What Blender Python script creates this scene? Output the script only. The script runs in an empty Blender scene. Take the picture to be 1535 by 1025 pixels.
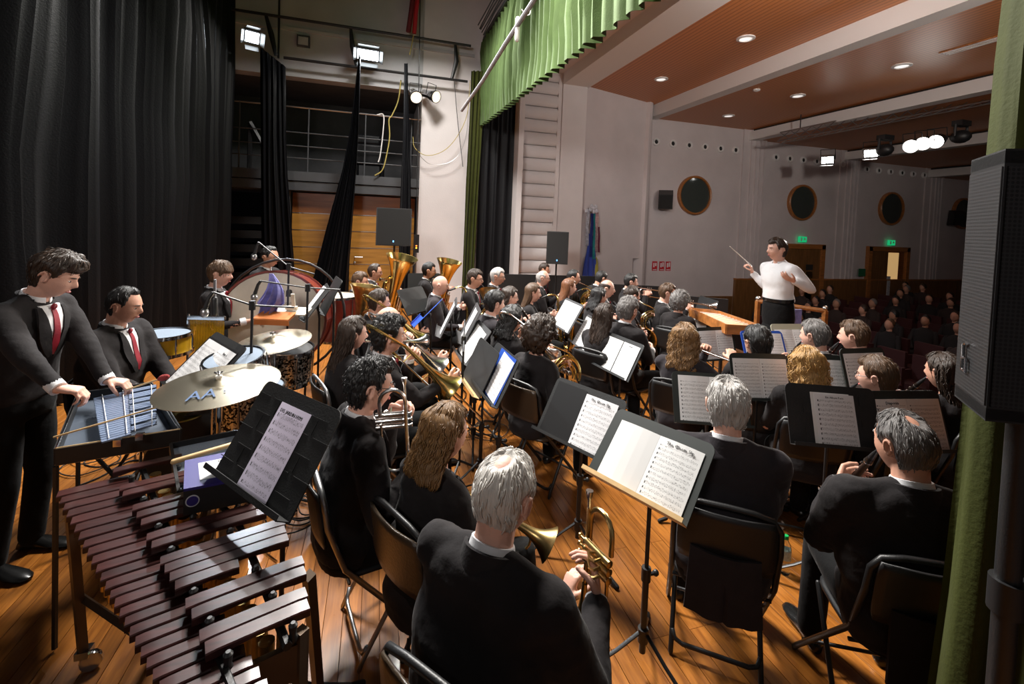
import bpy, bmesh, math, random
from mathutils import Vector, Matrix, Euler, noise
random.seed(7)
PI = math.pi
R = math.radians
scene = bpy.context.scene
COL = scene.collection

# ------------------------------------------------------------------ camera
YAW, PITCH, ROLL, FOC, PY = .29156, -.03306, .040395, 681.6, 358.6
CAM = Vector((0, 0, 2.0))
_w = Vector((math.sin(YAW)*math.cos(PITCH), math.cos(YAW)*math.cos(PITCH), math.sin(PITCH)))
_r0 = Vector((math.cos(YAW), -math.sin(YAW), 0)); _u0 = _r0.cross(_w)
_r = math.cos(ROLL)*_r0 + math.sin(ROLL)*_u0
_u = -math.sin(ROLL)*_r0 + math.cos(ROLL)*_u0
cd = bpy.data.cameras.new('camera'); cam = bpy.data.objects.new('camera', cd); COL.objects.link(cam)
cam.matrix_world = Matrix(((_r.x, _u.x, -_w.x, CAM.x), (_r.y, _u.y, -_w.y, CAM.y), (_r.z, _u.z, -_w.z, CAM.z), (0, 0, 0, 1)))
cd.sensor_width = 36; cd.lens = FOC/1535*36
cd.shift_y = -(512.5-PY)/1535
cd.clip_start = .05; cd.clip_end = 200
scene.camera = cam

def ray(x, y): return _w + _r*((x-767.5)/FOC) - _u*((y-PY)/FOC)
def atz(x, y, z):
    d = ray(x, y); return CAM + d*((z-2.0)/d.z)
def atd(x, y, D): return CAM + ray(x, y)*D

# ------------------------------------------------------------------ world, exposure, lights
scene.view_settings.view_transform = 'Standard'; scene.view_settings.look = 'None'
scene.view_settings.gamma = 1; scene.view_settings.use_curve_mapping = False
scene.view_settings.exposure = 0.0
wd = bpy.data.worlds.new('world'); scene.world = wd; wd.use_nodes = True
wd.node_tree.nodes['Background'].inputs[0].default_value = (.62, .6, .7, 1)
wd.node_tree.nodes['Background'].inputs[1].default_value = .07

def area(name, loc, target, size, power, color=(1, 1, 1), spread=180, size_y=None):
    l = bpy.data.lights.new(name, 'AREA'); l.energy = power; l.color = color; l.size = size
    if size_y: l.shape = 'RECTANGLE'; l.size_y = size_y
    l.spread = R(spread)
    o = bpy.data.objects.new(name, l); COL.objects.link(o); o.location = loc
    o.rotation_euler = (Vector(target)-Vector(loc)).to_track_quat('-Z', 'Y').to_euler()
    return o
def spot(name, loc, target, power, angle, color=(1, 1, 1), blend=.6, radius=.12):
    l = bpy.data.lights.new(name, 'SPOT'); l.energy = power; l.color = color; l.spot_size = R(angle)
    l.spot_blend = blend; l.shadow_soft_size = radius
    o = bpy.data.objects.new(name, l); COL.objects.link(o); o.location = loc
    o.rotation_euler = (Vector(target)-Vector(loc)).to_track_quat('-Z', 'Y').to_euler()
    return o
area('stage_batten_light', (-.35, 6.4, 6.3), (.2, 2.8, 0), .9, 300, (1, .97, .93), 150)
area('stage_batten_light', (.8, 5.2, 6.5), (2.0, 3.0, 0), .9, 480, (1, .95, .88), 150)
area('stage_batten_light', (.6, 8.4, 6.7), (1.0, 7.6, 0), .9, 380, (1, .96, .9), 160)
FLOODS = [(-2.5, 10.45, 5.55), (-.28, 10.75, 5.62)]
spot('floodlight_beam', (-2.36, 10.2, 5.45), (.5, 4, .5), 700, 120, (.86, .93, 1), .8, .12)
spot('floodlight_beam', (-.28, 10.5, 5.5), (.8, 5, .5), 420, 130, (.95, .97, 1), .8, .12)
area('wing_fill', (-2.6, -1.6, 4.6), (3.2, 8, 2.2), 1.2, 60, (1, .93, .88), 64)  # unseen fill light added behind the camera, not a fixture of the stage
area('side_fill', (5.3, -1.8, 3.9), (8.6, 6.5, 7.2), .5, 115, (1, .92, .84), 84)  # fill added out of frame to lift the hall ceiling and wall
area('apron_fill', (5.1, 4.5, 5.4), (9.5, 12.5, 2.6), .8, 45, (1, .9, .85), 160)  # invisible light added as spill on the hall wall, no real fixture
TRUSS = [(1240, 240, 12.6), (1305, 230, 11.6), (1366, 219, 10.6), (1384, 215, 10.5), (1403, 212, 10.4)]
for _i, (_x, _y, _d) in enumerate(TRUSS):
    _p = atd(_x, _y, _d)
    spot('truss_beam', _p+Vector((-.35, -.12, -.05)), (2.2, 4.2, .9), 820, 34, (1, .93, .84), .9, .1)

# ------------------------------------------------------------------ materials
def mat(name, col, rough=.5, metal=0, bump=0, bscale=40, var=0, vscale=8, coat=0, sheen=0, trans=0, emit=None, estr=0, stretch=None, spec=None, objvar=0):
    m = bpy.data.materials.new(name); m.use_nodes = True
    nt = m.node_tree; b = nt.nodes['Principled BSDF']
    b.inputs['Base Color'].default_value = (*col, 1); b.inputs['Roughness'].default_value = rough
    b.inputs['Metallic'].default_value = metal
    if coat: b.inputs['Coat Weight'].default_value = coat; b.inputs['Coat Roughness'].default_value = .12
    if sheen: b.inputs['Sheen Weight'].default_value = sheen; b.inputs['Sheen Roughness'].default_value = .4
    if trans: b.inputs['Transmission Weight'].default_value = trans
    if spec is not None: b.inputs['Specular IOR Level'].default_value = spec
    if emit: b.inputs['Emission Color'].default_value = (*emit, 1); b.inputs['Emission Strength'].default_value = estr
    tc = None
    if bump or var:
        tc = nt.nodes.new('ShaderNodeTexCoord'); mp = nt.nodes.new('ShaderNodeMapping'); nt.links.new(tc.outputs['Object'], mp.inputs[0])
        if stretch: mp.inputs['Scale'].default_value = stretch
    if var:
        n = nt.nodes.new('ShaderNodeTexNoise'); n.inputs['Scale'].default_value = vscale; n.inputs['Detail'].default_value = 5
        nt.links.new(mp.outputs[0], n.inputs[0])
        r = nt.nodes.new('ShaderNodeValToRGB'); r.color_ramp.elements[0].position = .3; r.color_ramp.elements[1].position = .7
        r.color_ramp.elements[0].color = (*[max(0, c*(1-var)) for c in col], 1); r.color_ramp.elements[1].color = (*[min(1, c*(1+var)) for c in col], 1)
        nt.links.new(n.outputs[0], r.inputs[0]); last = r.outputs[0]
        if objvar:
            oi = nt.nodes.new('ShaderNodeObjectInfo'); mr = nt.nodes.new('ShaderNodeMapRange'); mr.inputs['To Min'].default_value = 1-objvar; mr.inputs['To Max'].default_value = 1+objvar
            nt.links.new(oi.outputs['Random'], mr.inputs['Value'])
            hv = nt.nodes.new('ShaderNodeHueSaturation'); nt.links.new(mr.outputs[0], hv.inputs['Value']); nt.links.new(last, hv.inputs['Color']); last = hv.outputs[0]
        nt.links.new(last, b.inputs['Base Color'])
    if bump:
        n2 = nt.nodes.new('ShaderNodeTexNoise'); n2.inputs['Scale'].default_value = bscale; n2.inputs['Detail'].default_value = 4
        nt.links.new(mp.outputs[0], n2.inputs[0])
        bp = nt.nodes.new('ShaderNodeBump'); bp.inputs['Strength'].default_value = bump; bp.inputs['Distance'].default_value = .01
        nt.links.new(n2.outputs[0], bp.inputs['Height']); nt.links.new(bp.outputs[0], b.inputs['Normal'])
    return m

M = {}
M['suit'] = mat('black_suit_cloth', (.020, .0178, .0188), .85, bump=.6, bscale=16, var=.2, sheen=.06, spec=.15)
M['suit_grey'] = mat('charcoal_suit_cloth', (.030, .026, .030), .85, bump=.5, bscale=14, var=.15, sheen=.08, spec=.15)
M['trousers'] = mat('black_trouser_cloth', (.008, .008, .0085), .85, bump=.5, bscale=18, sheen=.04, spec=.12)
M['shirt'] = mat('white_shirt_cotton', (.72, .72, .74), .8, bump=.35, bscale=16)
M['tie'] = mat('dark_red_silk', (.23, .006, .018), .45, bump=.15, bscale=200)
M['tie_black'] = mat('black_silk', (.012, .012, .014), .45)
M['shoe'] = mat('black_leather', (.008, .008, .008), .25)
M['skin'] = mat('skin', (.56, .29, .20), .5, bump=.08, bscale=120, var=.08, vscale=14)
M['skin_pale'] = mat('skin_pale', (.66, .37, .28), .5, bump=.08, bscale=120, var=.08, vscale=14)
M['skin_dark'] = mat('skin_tan', (.42, .21, .135), .5, bump=.08, bscale=120, var=.08, vscale=14)
M['lips'] = mat('lips', (.42, .13, .12), .45)
M['eye'] = mat('eye_white', (.6, .58, .55), .2)
M['iris'] = mat('eye_iris', (.02, .012, .008), .15)
def hairmat(name, c, rough=.45, var=.5):
    m = mat(name, c, rough, bump=.6, bscale=1, var=var, vscale=1, spec=.5); nt = m.node_tree
    mp = [n for n in nt.nodes if n.type == 'MAPPING'][0]; tc = [n for n in nt.nodes if n.type == 'TEX_COORD'][0]
    nt.links.new(tc.outputs['UV'], mp.inputs[0]); mp.inputs['Scale'].default_value = (150, 9, 1); return m
M['h_black'] = hairmat('hair_black', (.010, .009, .009)); M['h_brown'] = hairmat('hair_dark_brown', (.032, .018, .011))
M['h_mid'] = hairmat('hair_brown', (.085, .045, .022)); M['h_blond'] = hairmat('hair_honey_blond', (.19, .10, .036)); M['h_gold'] = hairmat('hair_golden_blond', (.38, .21, .065))
M['h_auburn'] = hairmat('hair_auburn', (.17, .065, .025)); M['h_grey'] = hairmat('hair_grey', (.42, .40, .38), .5, .25)
M['h_salt'] = hairmat('hair_salt_and_pepper', (.13, .12, .115), .5, .6); M['h_white'] = hairmat('hair_white', (.62, .59, .55), .5, .2)
M['brass'] = mat('lacquered_brass', (.74, .56, .20), .2, 1, var=.15, vscale=6)
M['brass_old'] = mat('aged_brass', (.50, .36, .15), .3, 1, var=.25, vscale=20)
M['silver'] = mat('silver_plate', (.75, .74, .72), .2, 1)
M['chrome'] = mat('chrome', (.7, .7, .72), .12, 1)
M['grey_wood'] = mat('grey_wood', (.22, .21, .22), .65, var=.2, vscale=20)
M['steel'] = mat('brushed_steel', (.42, .42, .43), .38, 1)
M['black_metal'] = mat('black_painted_metal', (.014, .014, .015), .42, bump=.1, bscale=200)
M['desk'] = mat('matt_black_desk', (.011, .0115, .012), .6, bump=.15, bscale=150, var=.2, vscale=10)
M['desk_grey'] = mat('grey_desk', (.055, .055, .058), .5)
M['desk_green'] = mat('green_black_desk', (.016, .021, .019), .5, var=.2, vscale=6)
M['desk_cream'] = mat('cream_desk', (.42, .40, .30), .6)
M['vinyl'] = mat('brown_vinyl', (.05, .033, .02), .35, bump=.2, bscale=100)
M['black_plastic'] = mat('black_plastic', (.012, .012, .013), .45)
M['rubber'] = mat('black_rubber', (.01, .01, .01), .8)
M['rosewood'] = mat('rosewood', (.036, .0095, .0085), .3, var=.45, vscale=9, stretch=(.6, 9, 3), coat=.4, objvar=.25)
M['wood_dark'] = mat('dark_grenadilla', (.012, .008, .006), .3)
M['wood_red'] = mat('dark_red_maple', (.09, .012, .008), .25, coat=.4)
M['wood_pale'] = mat('pale_maple', (.62, .42, .20), .45, var=.12, vscale=20)
M['oak'] = mat('orange_oak', (.36, .135, .035), .35, var=.3, vscale=4, stretch=(.5, 6, 6), coat=.2)
M['wains'] = mat('wainscot_veneer', (.19, .085, .028), .4, var=.25, vscale=3, stretch=(5, 5, .6))
M['doorwood'] = mat('yellow_oak_door', (.40, .19, .035), .38, var=.22, vscale=3, stretch=(.5, 4, 5))
M['doorwood_dark'] = mat('red_oak_lintel', (.20, .065, .014), .38, var=.22, vscale=3, stretch=(.5, 4, 5))
M['wall'] = mat('white_plaster', (.66, .62, .62), .85, bump=.25, bscale=30, var=.04, vscale=2)
M['wall_hall'] = mat('hall_plaster', (.62, .56, .56), .85, bump=.2, bscale=30, var=.05, vscale=1.5)
M['wall_rear'] = mat('grey_plaster', (.46, .46, .48), .85, bump=.25, bscale=30, var=.06, vscale=2)
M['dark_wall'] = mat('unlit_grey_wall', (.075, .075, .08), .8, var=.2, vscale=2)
M['platform'] = mat('grey_painted_steel', (.06, .063, .07), .5, var=.15, vscale=3)
M['black_drape'] = mat('black_velour', (.0032, .0034, .0048), .5, spec=.22, bump=.2, bscale=60)
M['green_drape'] = mat('green_velour', (.055, .092, .026), .75, sheen=.08, spec=.2, bump=.2, bscale=70, var=.12, vscale=5)
M['olive_drape'] = mat('olive_velour', (.040, .047, .007), .75, sheen=.06, spec=.2, bump=.2, bscale=70, var=.12, vscale=5)
M['paper'] = mat('plain_paper', (.70, .70, .69), .8)
M['white_paint'] = mat('white_paint', (.75, .73, .72), .7)
M['red_sign'] = mat('red_sign_enamel', (.55, .02, .03), .5)
M['white_sign'] = mat('white_sign_enamel', (.75, .75, .75), .5)
M['ink'] = mat('black_ink', (.02, .02, .02), .7)
M['purple'] = mat('lilac_cloth', (.26, .26, .60), .8, var=.35, vscale=14)
M['blue'] = mat('blue_plastic', (.02, .08, .42), .4)
M['navy'] = mat('navy_print', (.022, .014, .15), .5)
M['glass'] = mat('dark_window_glass', (.05, .06, .055), .08, spec=.6)
M['clear'] = mat('clear_plastic', (.95, .98, .97), .04, trans=1)
M['clear'].node_tree.nodes['Principled BSDF'].inputs['IOR'].default_value = 1.2
M['green_cap'] = mat('green_cap', (.01, .35, .08), .4)
M['label'] = mat('bottle_label', (.45, .60, .62), .5, var=.3, vscale=60)
M['lamp'] = mat('lamp_glow', (1, 1, 1), .5, emit=(1, .97, .92), estr=25)
M['lamp_cool'] = mat('lamp_glow_cool', (1, 1, 1), .5, emit=(.86, .95, 1), estr=22)
M['lamp_soft'] = mat('lamp_glow_soft', (1, .9, .75), .5, emit=(1, .86, .66), estr=1.3)
M['down'] = mat('downlight_glow', (1, 1, 1), .5, emit=(1, .95, .9), estr=.9)
M['exit'] = mat('green_exit_glow', (.0, .2, .06), .5, emit=(.02, .7, .25), estr=.55)
M['led_blue'] = mat('blue_led', (.1, .3, 1), .5, emit=(.15, .45, 1), estr=3)
M['led_red'] = mat('red_led', (1, .1, .02), .5, emit=(1, .2, .02), estr=3)
M['corridor'] = mat('corridor_glow', (.9, .6, .3), .7, emit=(1, .62, .25), estr=.42)
M['skin_drum'] = mat('cream_drum_head', (.58, .52, .42), .5, var=.12, vscale=6)
M['red_wood'] = mat('red_drum_hoop', (.16, .02, .012), .3, coat=.4)
M['yellow'] = mat('yellow_lacquer', (.62, .36, .015), .28, coat=.4, var=.15, vscale=12)
M['cymbal'] = mat('cymbal_bronze', (.62, .54, .40), .27, 1, var=.12, vscale=8)
M['cymbal_gold'] = mat('hihat_bronze', (.55, .42, .14), .3, 1, var=.12, vscale=8)
M['lining_dark'] = mat('dark_case_lining', (.035, .05, .075), .7)
M['lining'] = mat('blue_grey_lining', (.20, .25, .32), .85, bump=.2, bscale=120)
M['glockbar'] = mat('steel_glockenspiel_bar', (.30, .38, .55), .33, .7)
M['seat_red'] = mat('dark_red_seat', (.05, .008, .009), .75)
M['audience'] = mat('dark_clothes', (.014, .012, .013), .9)
M['audience_b'] = mat('brownish_clothes', (.035, .022, .02), .9)
M['rope'] = mat('yellow_rope', (.42, .34, .10), .9)
M['red_cable'] = mat('red_hose', (.45, .012, .02), .5)
M['flag_blue'] = mat('blue_flag', (.02, .05, .30), .7, sheen=.3)
M['flag_teal'] = mat('teal_flag', (.03, .28, .30), .7); M['flag_pale'] = mat('pale_flag', (.5, .5, .55), .7, var=.35, vscale=18)
M['flag_yellow'] = mat('yellow_flag', (.55, .48, .08), .7)
M['orange_felt'] = mat('orange_cloth', (.5, .16, .04), .8)
M['mallet_red'] = mat('red_yarn', (.30, .04, .04), .95, bump=.8, bscale=90)
M['mallet_white'] = mat('white_yarn', (.68, .66, .6), .95, bump=.8, bscale=90)
M['fur'] = mat('grey_feather_hair', (.25, .22, .20), .8, bump=.8, bscale=70, var=.4, vscale=50)
M['carpet'] = mat('dark_hall_floor', (.03, .014, .012), .8, var=.3, vscale=4)

def sparkle():
    m = mat('silver_sparkle_wrap', (.25, .25, .25), .2, .7); nt = m.node_tree; b = nt.nodes['Principled BSDF']
    tc = nt.nodes.new('ShaderNodeTexCoord'); v = nt.nodes.new('ShaderNodeTexVoronoi'); v.inputs['Scale'].default_value = 90
    nt.links.new(tc.outputs['Object'], v.inputs[0]); r = nt.nodes.new('ShaderNodeValToRGB')
    r.color_ramp.elements[0].color = (.015, .015, .015, 1); r.color_ramp.elements[1].color = (.85, .82, .75, 1)
    r.color_ramp.elements[0].position = .35; r.color_ramp.elements[1].position = .8
    sp = nt.nodes.new('ShaderNodeSeparateColor'); nt.links.new(v.outputs['Color'], sp.inputs[0]); nt.links.new(sp.outputs[0], r.inputs[0])
    nt.links.new(r.outputs[0], b.inputs['Base Color']); return m
M['sparkle'] = sparkle()

def ceilwood():
    m = mat('slatted_wood_ceiling', (.5, .2, .07), .42); nt = m.node_tree; b = nt.nodes['Principled BSDF']
    tc = nt.nodes.new('ShaderNodeTexCoord'); w = nt.nodes.new('ShaderNodeTexWave'); w.bands_direction = 'X'; w.inputs['Scale'].default_value = 3.2
    w.inputs['Distortion'].default_value = .1
    nt.links.new(tc.outputs['Object'], w.inputs[0]); r = nt.nodes.new('ShaderNodeValToRGB')
    r.color_ramp.elements[0].color = (.34, .115, .035, 1); r.color_ramp.elements[1].color = (.56, .21, .066, 1); r.color_ramp.elements[1].position = .35
    nt.links.new(w.outputs[0], r.inputs[0]); nt.links.new(r.outputs[0], b.inputs['Base Color'])
    bp = nt.nodes.new('ShaderNodeBump'); bp.inputs['Strength'].default_value = .4; nt.links.new(w.outputs[0], bp.inputs['Height']); nt.links.new(bp.outputs[0], b.inputs['Normal'])
    return m
M['ceil'] = ceilwood()

def floorwood():
    m = mat('varnished_stage_boards', (.40, .17, .04), .26, coat=.3); nt = m.node_tree; b = nt.nodes['Principled BSDF']
    tc = nt.nodes.new('ShaderNodeTexCoord'); mp = nt.nodes.new('ShaderNodeMapping'); mp.inputs['Scale'].default_value = (14, 1.1, 1)
    oi = nt.nodes.new('ShaderNodeObjectInfo'); ad = nt.nodes.new('ShaderNodeVectorMath'); ad.operation = 'ADD'
    nt.links.new(tc.outputs['Object'], ad.inputs[0])
    cb = nt.nodes.new('ShaderNodeVectorMath'); cb.operation = 'SCALE'; cb.inputs['Scale'].default_value = 31
    cm = nt.nodes.new('ShaderNodeCombineXYZ')
    for i in range(3): nt.links.new(oi.outputs['Random'], cm.inputs[i])
    nt.links.new(cm.outputs[0], cb.inputs[0]); nt.links.new(cb.outputs[0], ad.inputs[1]); nt.links.new(ad.outputs[0], mp.inputs[0])
    n = nt.nodes.new('ShaderNodeTexNoise'); n.inputs['Scale'].default_value = 3.2; n.inputs['Detail'].default_value = 7; n.inputs['Distortion'].default_value = .8
    nt.links.new(mp.outputs[0], n.inputs[0]); r = nt.nodes.new('ShaderNodeValToRGB')
    e = r.color_ramp.elements; e[0].position = .3; e[0].color = (.21, .066, .010, 1); e[1].position = .66; e[1].color = (.40, .145, .024, 1)
    nt.links.new(n.outputs[0], r.inputs[0])
    mr = nt.nodes.new('ShaderNodeMapRange'); mr.inputs['To Min'].default_value = .82; mr.inputs['To Max'].default_value = 1.14
    nt.links.new(oi.outputs['Random'], mr.inputs['Value']); hv = nt.nodes.new('ShaderNodeHueSaturation')
    nt.links.new(mr.outputs[0], hv.inputs['Value']); nt.links.new(r.outputs[0], hv.inputs['Color']); nt.links.new(hv.outputs[0], b.inputs['Base Color'])
    # worn varnish
    n3 = nt.nodes.new('ShaderNodeTexNoise'); n3.inputs['Scale'].default_value = 5; nt.links.new(tc.outputs['Object'], n3.inputs[0])
    m3 = nt.nodes.new('ShaderNodeMapRange'); m3.inputs['To Min'].default_value = .2; m3.inputs['To Max'].default_value = .42
    nt.links.new(n3.outputs[0], m3.inputs['Value']); nt.links.new(m3.outputs[0], b.inputs['Roughness'])
    return m
M['floor'] = floorwood()
M['floor_gap'] = mat('dark_board_gap', (.05, .022, .008), .7)

def sheetmat(name, base, rows, dens, cols=1, blank=None):
    """printed music: staves of five lines and clusters of notes, flat print on paper, object space in metres"""
    m = mat(name, base, .75); nt = m.node_tree; b = nt.nodes['Principled BSDF']; L = nt.links
    def node(op, a, c=None, clamp=False):
        n = nt.nodes.new('ShaderNodeMath'); n.operation = op; n.use_clamp = clamp
        for i, v in enumerate((a, c)):
            if v is None: continue
            if isinstance(v, (int, float)): n.inputs[i].default_value = v
            else: L.new(v, n.inputs[i])
        return n.outputs[0]
    tc = nt.nodes.new('ShaderNodeTexCoord'); sx = nt.nodes.new('ShaderNodeSeparateXYZ'); L.new(tc.outputs['UV'], sx.inputs[0])
    u, v = sx.outputs[0], sx.outputs[1]
    vv = node('MULTIPLY', v, float(rows)); fr = node('FRACT', vv)
    inb = node('MULTIPLY', node('GREATER_THAN', fr, .3), node('LESS_THAN', fr, .72))
    ln = node('LESS_THAN', node('FRACT', node('MULTIPLY', fr, 12.0)), .30)
    uu = node('FRACT', node('MULTIPLY', u, float(cols)))
    inu = node('MULTIPLY', node('GREATER_THAN', uu, .07), node('LESS_THAN', uu, .94))
    inv = node('MULTIPLY', node('GREATER_THAN', v, .04), node('LESS_THAN', v, .88))
    page = node('MULTIPLY', inu, inv)
    nz = nt.nodes.new('ShaderNodeTexNoise'); mp = nt.nodes.new('ShaderNodeMapping'); mp.inputs['Scale'].default_value = (55*cols, rows*3.6, 1)
    oi = nt.nodes.new('ShaderNodeObjectInfo'); L.new(tc.outputs['UV'], mp.inputs[0])
    cb = nt.nodes.new('ShaderNodeCombineXYZ'); L.new(node('MULTIPLY', oi.outputs['Random'], 50.0), cb.inputs[0]); L.new(cb.outputs[0], mp.inputs['Location'])
    L.new(mp.outputs[0], nz.inputs[0]); nz.inputs['Scale'].default_value = 1.0; nz.inputs['Detail'].default_value = 2
    band2 = node('MULTIPLY', node('GREATER_THAN', fr, .2), node('LESS_THAN', fr, .85))
    notes = node('MULTIPLY', node('GREATER_THAN', nz.outputs[0], dens), band2)
    ink = node('MAXIMUM', node('MULTIPLY', node('MULTIPLY', inb, ln), .38), node('MULTIPLY', notes, .6))
    clef = node('MULTIPLY', node('MULTIPLY', node('GREATER_THAN', uu, .075), node('LESS_THAN', uu, .10)), inb)
    ink = node('MULTIPLY', node('MAXIMUM', ink, clef), page)
    if blank: ink = node('MULTIPLY', ink, node('GREATER_THAN', u, blank))
    if cols > 1:
        fold = node('LESS_THAN', node('ABSOLUTE', node('SUBTRACT', u, .5)), .004); ink = node('MAXIMUM', ink, node('MULTIPLY', fold, .25))
    mx = nt.nodes.new('ShaderNodeMix'); mx.data_type = 'RGBA'; L.new(ink, mx.inputs[0]); mx.inputs[6].default_value = (*base, 1); mx.inputs[7].default_value = (.03, .03, .035, 1)
    L.new(mx.outputs[2], b.inputs['Base Color']); return m
M['sheet1'] = sheetmat('printed_music_page', (.72, .72, .74), 11, .57)
M['sheet2'] = sheetmat('printed_music_spread', (.72, .72, .725), 12, .57, 2)
M['sheet_half'] = sheetmat('printed_music_half_spread', (.66, .66, .655), 13, .57, 2, .5)
M['sheet_lilac'] = sheetmat('printed_music_lilac_page', (.80, .74, .92), 10, .57)
# ------------------------------------------------------------------ mesh helpers
class MB:
    def __init__(s): s.v = []; s.f = []; s.uv = None
    def add(s, vs, fs):
        o = len(s.v); s.v += [Vector(p) for p in vs]; s.f += [tuple(i+o for i in f) for f in fs]; return s
    def loft(s, rings, cap=True, close=True):
        n = len(rings[0]); o = len(s.v)
        for r in rings: s.v += [Vector(p) for p in r]
        for j in range(len(rings)-1):
            for i in range(n if close else n-1):
                a, b = o+j*n+i, o+j*n+(i+1) % n
                s.f.append((a, b, b+n, a+n))
        if cap:
            s.f.append(tuple(o+i for i in reversed(range(n)))); s.f.append(tuple(o+(len(rings)-1)*n+i for i in range(n)))
        return s
    def box(s, c, d, rot=None):
        c = Vector(c); vs = []
        for x in (-.5, .5):
            for y in (-.5, .5):
                for z in (-.5, .5):
                    p = Vector((x*d[0], y*d[1], z*d[2]))
                    if rot is not None: p = rot @ p
                    vs.append(c+p)
        return s.add(vs, [(0, 1, 3, 2), (4, 6, 7, 5), (0, 4, 5, 1), (2, 3, 7, 6), (0, 2, 6, 4), (1, 5, 7, 3)])
    def tube(s, pts, rad, n=8, closed=False, flat=1.0, round_caps=False):
        pts = [Vector(p) for p in pts]; m = len(pts)
        rs = list(rad) if isinstance(rad, (list, tuple)) else [rad]*m
        if round_caps and not closed:
            d0 = (pts[0]-pts[1]).normalized(); d1 = (pts[-1]-pts[-2]).normalized(); r0, r1 = rs[0], rs[-1]
            pts = [pts[0]+d0*r0*.92, pts[0]+d0*r0*.6]+pts+[pts[-1]+d1*r1*.6, pts[-1]+d1*r1*.92]
            rs = [r0*.35, r0*.8]+rs+[r1*.8, r1*.35]; m = len(pts)
        t = []
        for i in range(m):
            a = pts[(i-1) % m] if closed or i > 0 else pts[0]; b = pts[(i+1) % m] if closed or i < m-1 else pts[-1]
            d = (b-a); t.append(d.normalized() if d.length > 1e-9 else Vector((0, 0, 1)))
        ref = Vector((0, 0, 1)) if abs(t[0].z) < .9 else Vector((0, 1, 0))
        u = t[0].cross(ref).normalized(); rings = []
        for i in range(m):
            u = (u - t[i]*u.dot(t[i]))
            u = u.normalized() if u.length > 1e-6 else t[i].orthogonal().normalized()
            w = t[i].cross(u)
            rings.append([pts[i]+(u*math.cos(2*PI*k/n)+w*math.sin(2*PI*k/n)*flat)*rs[i] for k in range(n)])
        if closed: rings.append(rings[0]); s.loft(rings, cap=False)
        else: s.loft(rings)
        return s
    def lathe(s, prof, n=20, M=None, cap=True):
        """prof: (r,z) list, turned round z, then moved by matrix"""
        rings = [[Vector((r*math.cos(2*PI*k/n), r*math.sin(2*PI*k/n), z)) for k in range(n)] for r, z in prof]
        if M is not None: rings = [[M @ p for p in r] for r in rings]
        return s.loft(rings, cap=cap)
    def ball(s, c, r, n=10, m=7):
        c = Vector(c); r = Vector(r) if not isinstance(r, (int, float)) else Vector((r, r, r))
        rings = []
        for j in range(m+1):
            a = -PI/2+PI*(j+.02)/(m+.04); rings.append([c+Vector((r.x*math.cos(a)*math.cos(2*PI*k/n), r.y*math.cos(a)*math.sin(2*PI*k/n), r.z*math.sin(a))) for k in range(n)])
        return s.loft(rings)
    def prism(s, poly, th, M):
        """poly in local xy, thickness along local z (centred), placed by matrix"""
        n = len(poly); a = [M @ Vector((x, y, -th/2)) for x, y in poly]; b = [M @ Vector((x, y, th/2)) for x, y in poly]
        return s.loft([a, b])
    def xf(s, Mx): s.v = [Mx @ p for p in s.v]; return s
    def mesh(s, name, m, smooth=True):
        me = bpy.data.meshes.new(name); me.from_pydata([tuple(p) for p in s.v], [], s.f); me.update()
        if smooth:
            me.polygons.foreach_set('use_smooth', [True]*len(me.polygons))
        if m is not None: me.materials.append(m)
        return me
def autosmooth(o, ang=40):
    me = o.data
    bm = bmesh.new(); bm.from_mesh(me)
    bmesh.ops.recalc_face_normals(bm, faces=bm.faces)
    a = R(ang)
    for e in bm.edges:
        if len(e.link_faces) == 2 and e.calc_face_angle(0) > a: e.smooth = False
    bm.to_mesh(me); bm.free()
def obj(name, mb, m, parent=None, smooth=True, ang=40):
    me = mb.mesh(name, m, smooth); o = bpy.data.objects.new(name, me); COL.objects.link(o)
    if smooth: autosmooth(o, ang)
    if parent is not None: o.parent = parent
    return o
def inst(name, me, parent=None, loc=None, Mx=None):
    o = bpy.data.objects.new(name, me); COL.objects.link(o)
    if parent is not None: o.parent = parent
    if loc is not None: o.location = loc
    if Mx is not None: o.matrix_local = Mx
    return o
def thing(name, label, cat, Mx=None, loc=None, rz=0, group=None):
    o = bpy.data.objects.new(name, None); o.empty_display_size = .1; COL.objects.link(o)
    if Mx is not None: o.matrix_world = Mx
    elif loc is not None: o.matrix_world = Matrix.Translation(Vector(loc)) @ Matrix.Rotation(rz, 4, 'Z')
    return tag(o, label, cat, group)
def tag(o, label, cat, group=None):
    o['label'] = label; o['category'] = cat
    if group: o['group'] = group
    return o
def struct(name, mb, m, parent=None, smooth=False):
    o = obj(name, mb, m, parent, smooth)
    if parent is None: o['kind'] = 'structure'
    return o
def copy_tree(o, parent=None):
    c = o.copy(); COL.objects.link(c); c.parent = parent
    for ch in o.children: copy_tree(ch, c)
    return c
def ell(c, u, v, a, b, n=20, p=1.0):
    c = Vector(c); out = []
    for k in range(n):
        t = 2*PI*k/n; x, y = math.cos(t), math.sin(t)
        if p != 1: x = math.copysign(abs(x)**p, x); y = math.copysign(abs(y)**p, y)
        out.append(c+u*(a*x)+v*(b*y))
    return out
X3, Y3, Z3 = Vector((1, 0, 0)), Vector((0, 1, 0)), Vector((0, 0, 1))
def bez(a, b, c, d, n=10):
    a, b, c, d = map(Vector, (a, b, c, d)); r = []
    for i in range(n+1):
        t = i/n; s = 1-t; r.append(a*s**3+b*3*s*s*t+c*3*s*t*t+d*t**3)
    return r
def arc(c, u, v, r, a0, a1, n=12):
    c = Vector(c); u = Vector(u); v = Vector(v)
    return [c+(u*math.cos(a0+(a1-a0)*i/n)+v*math.sin(a0+(a1-a0)*i/n))*r for i in range(n+1)]
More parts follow.
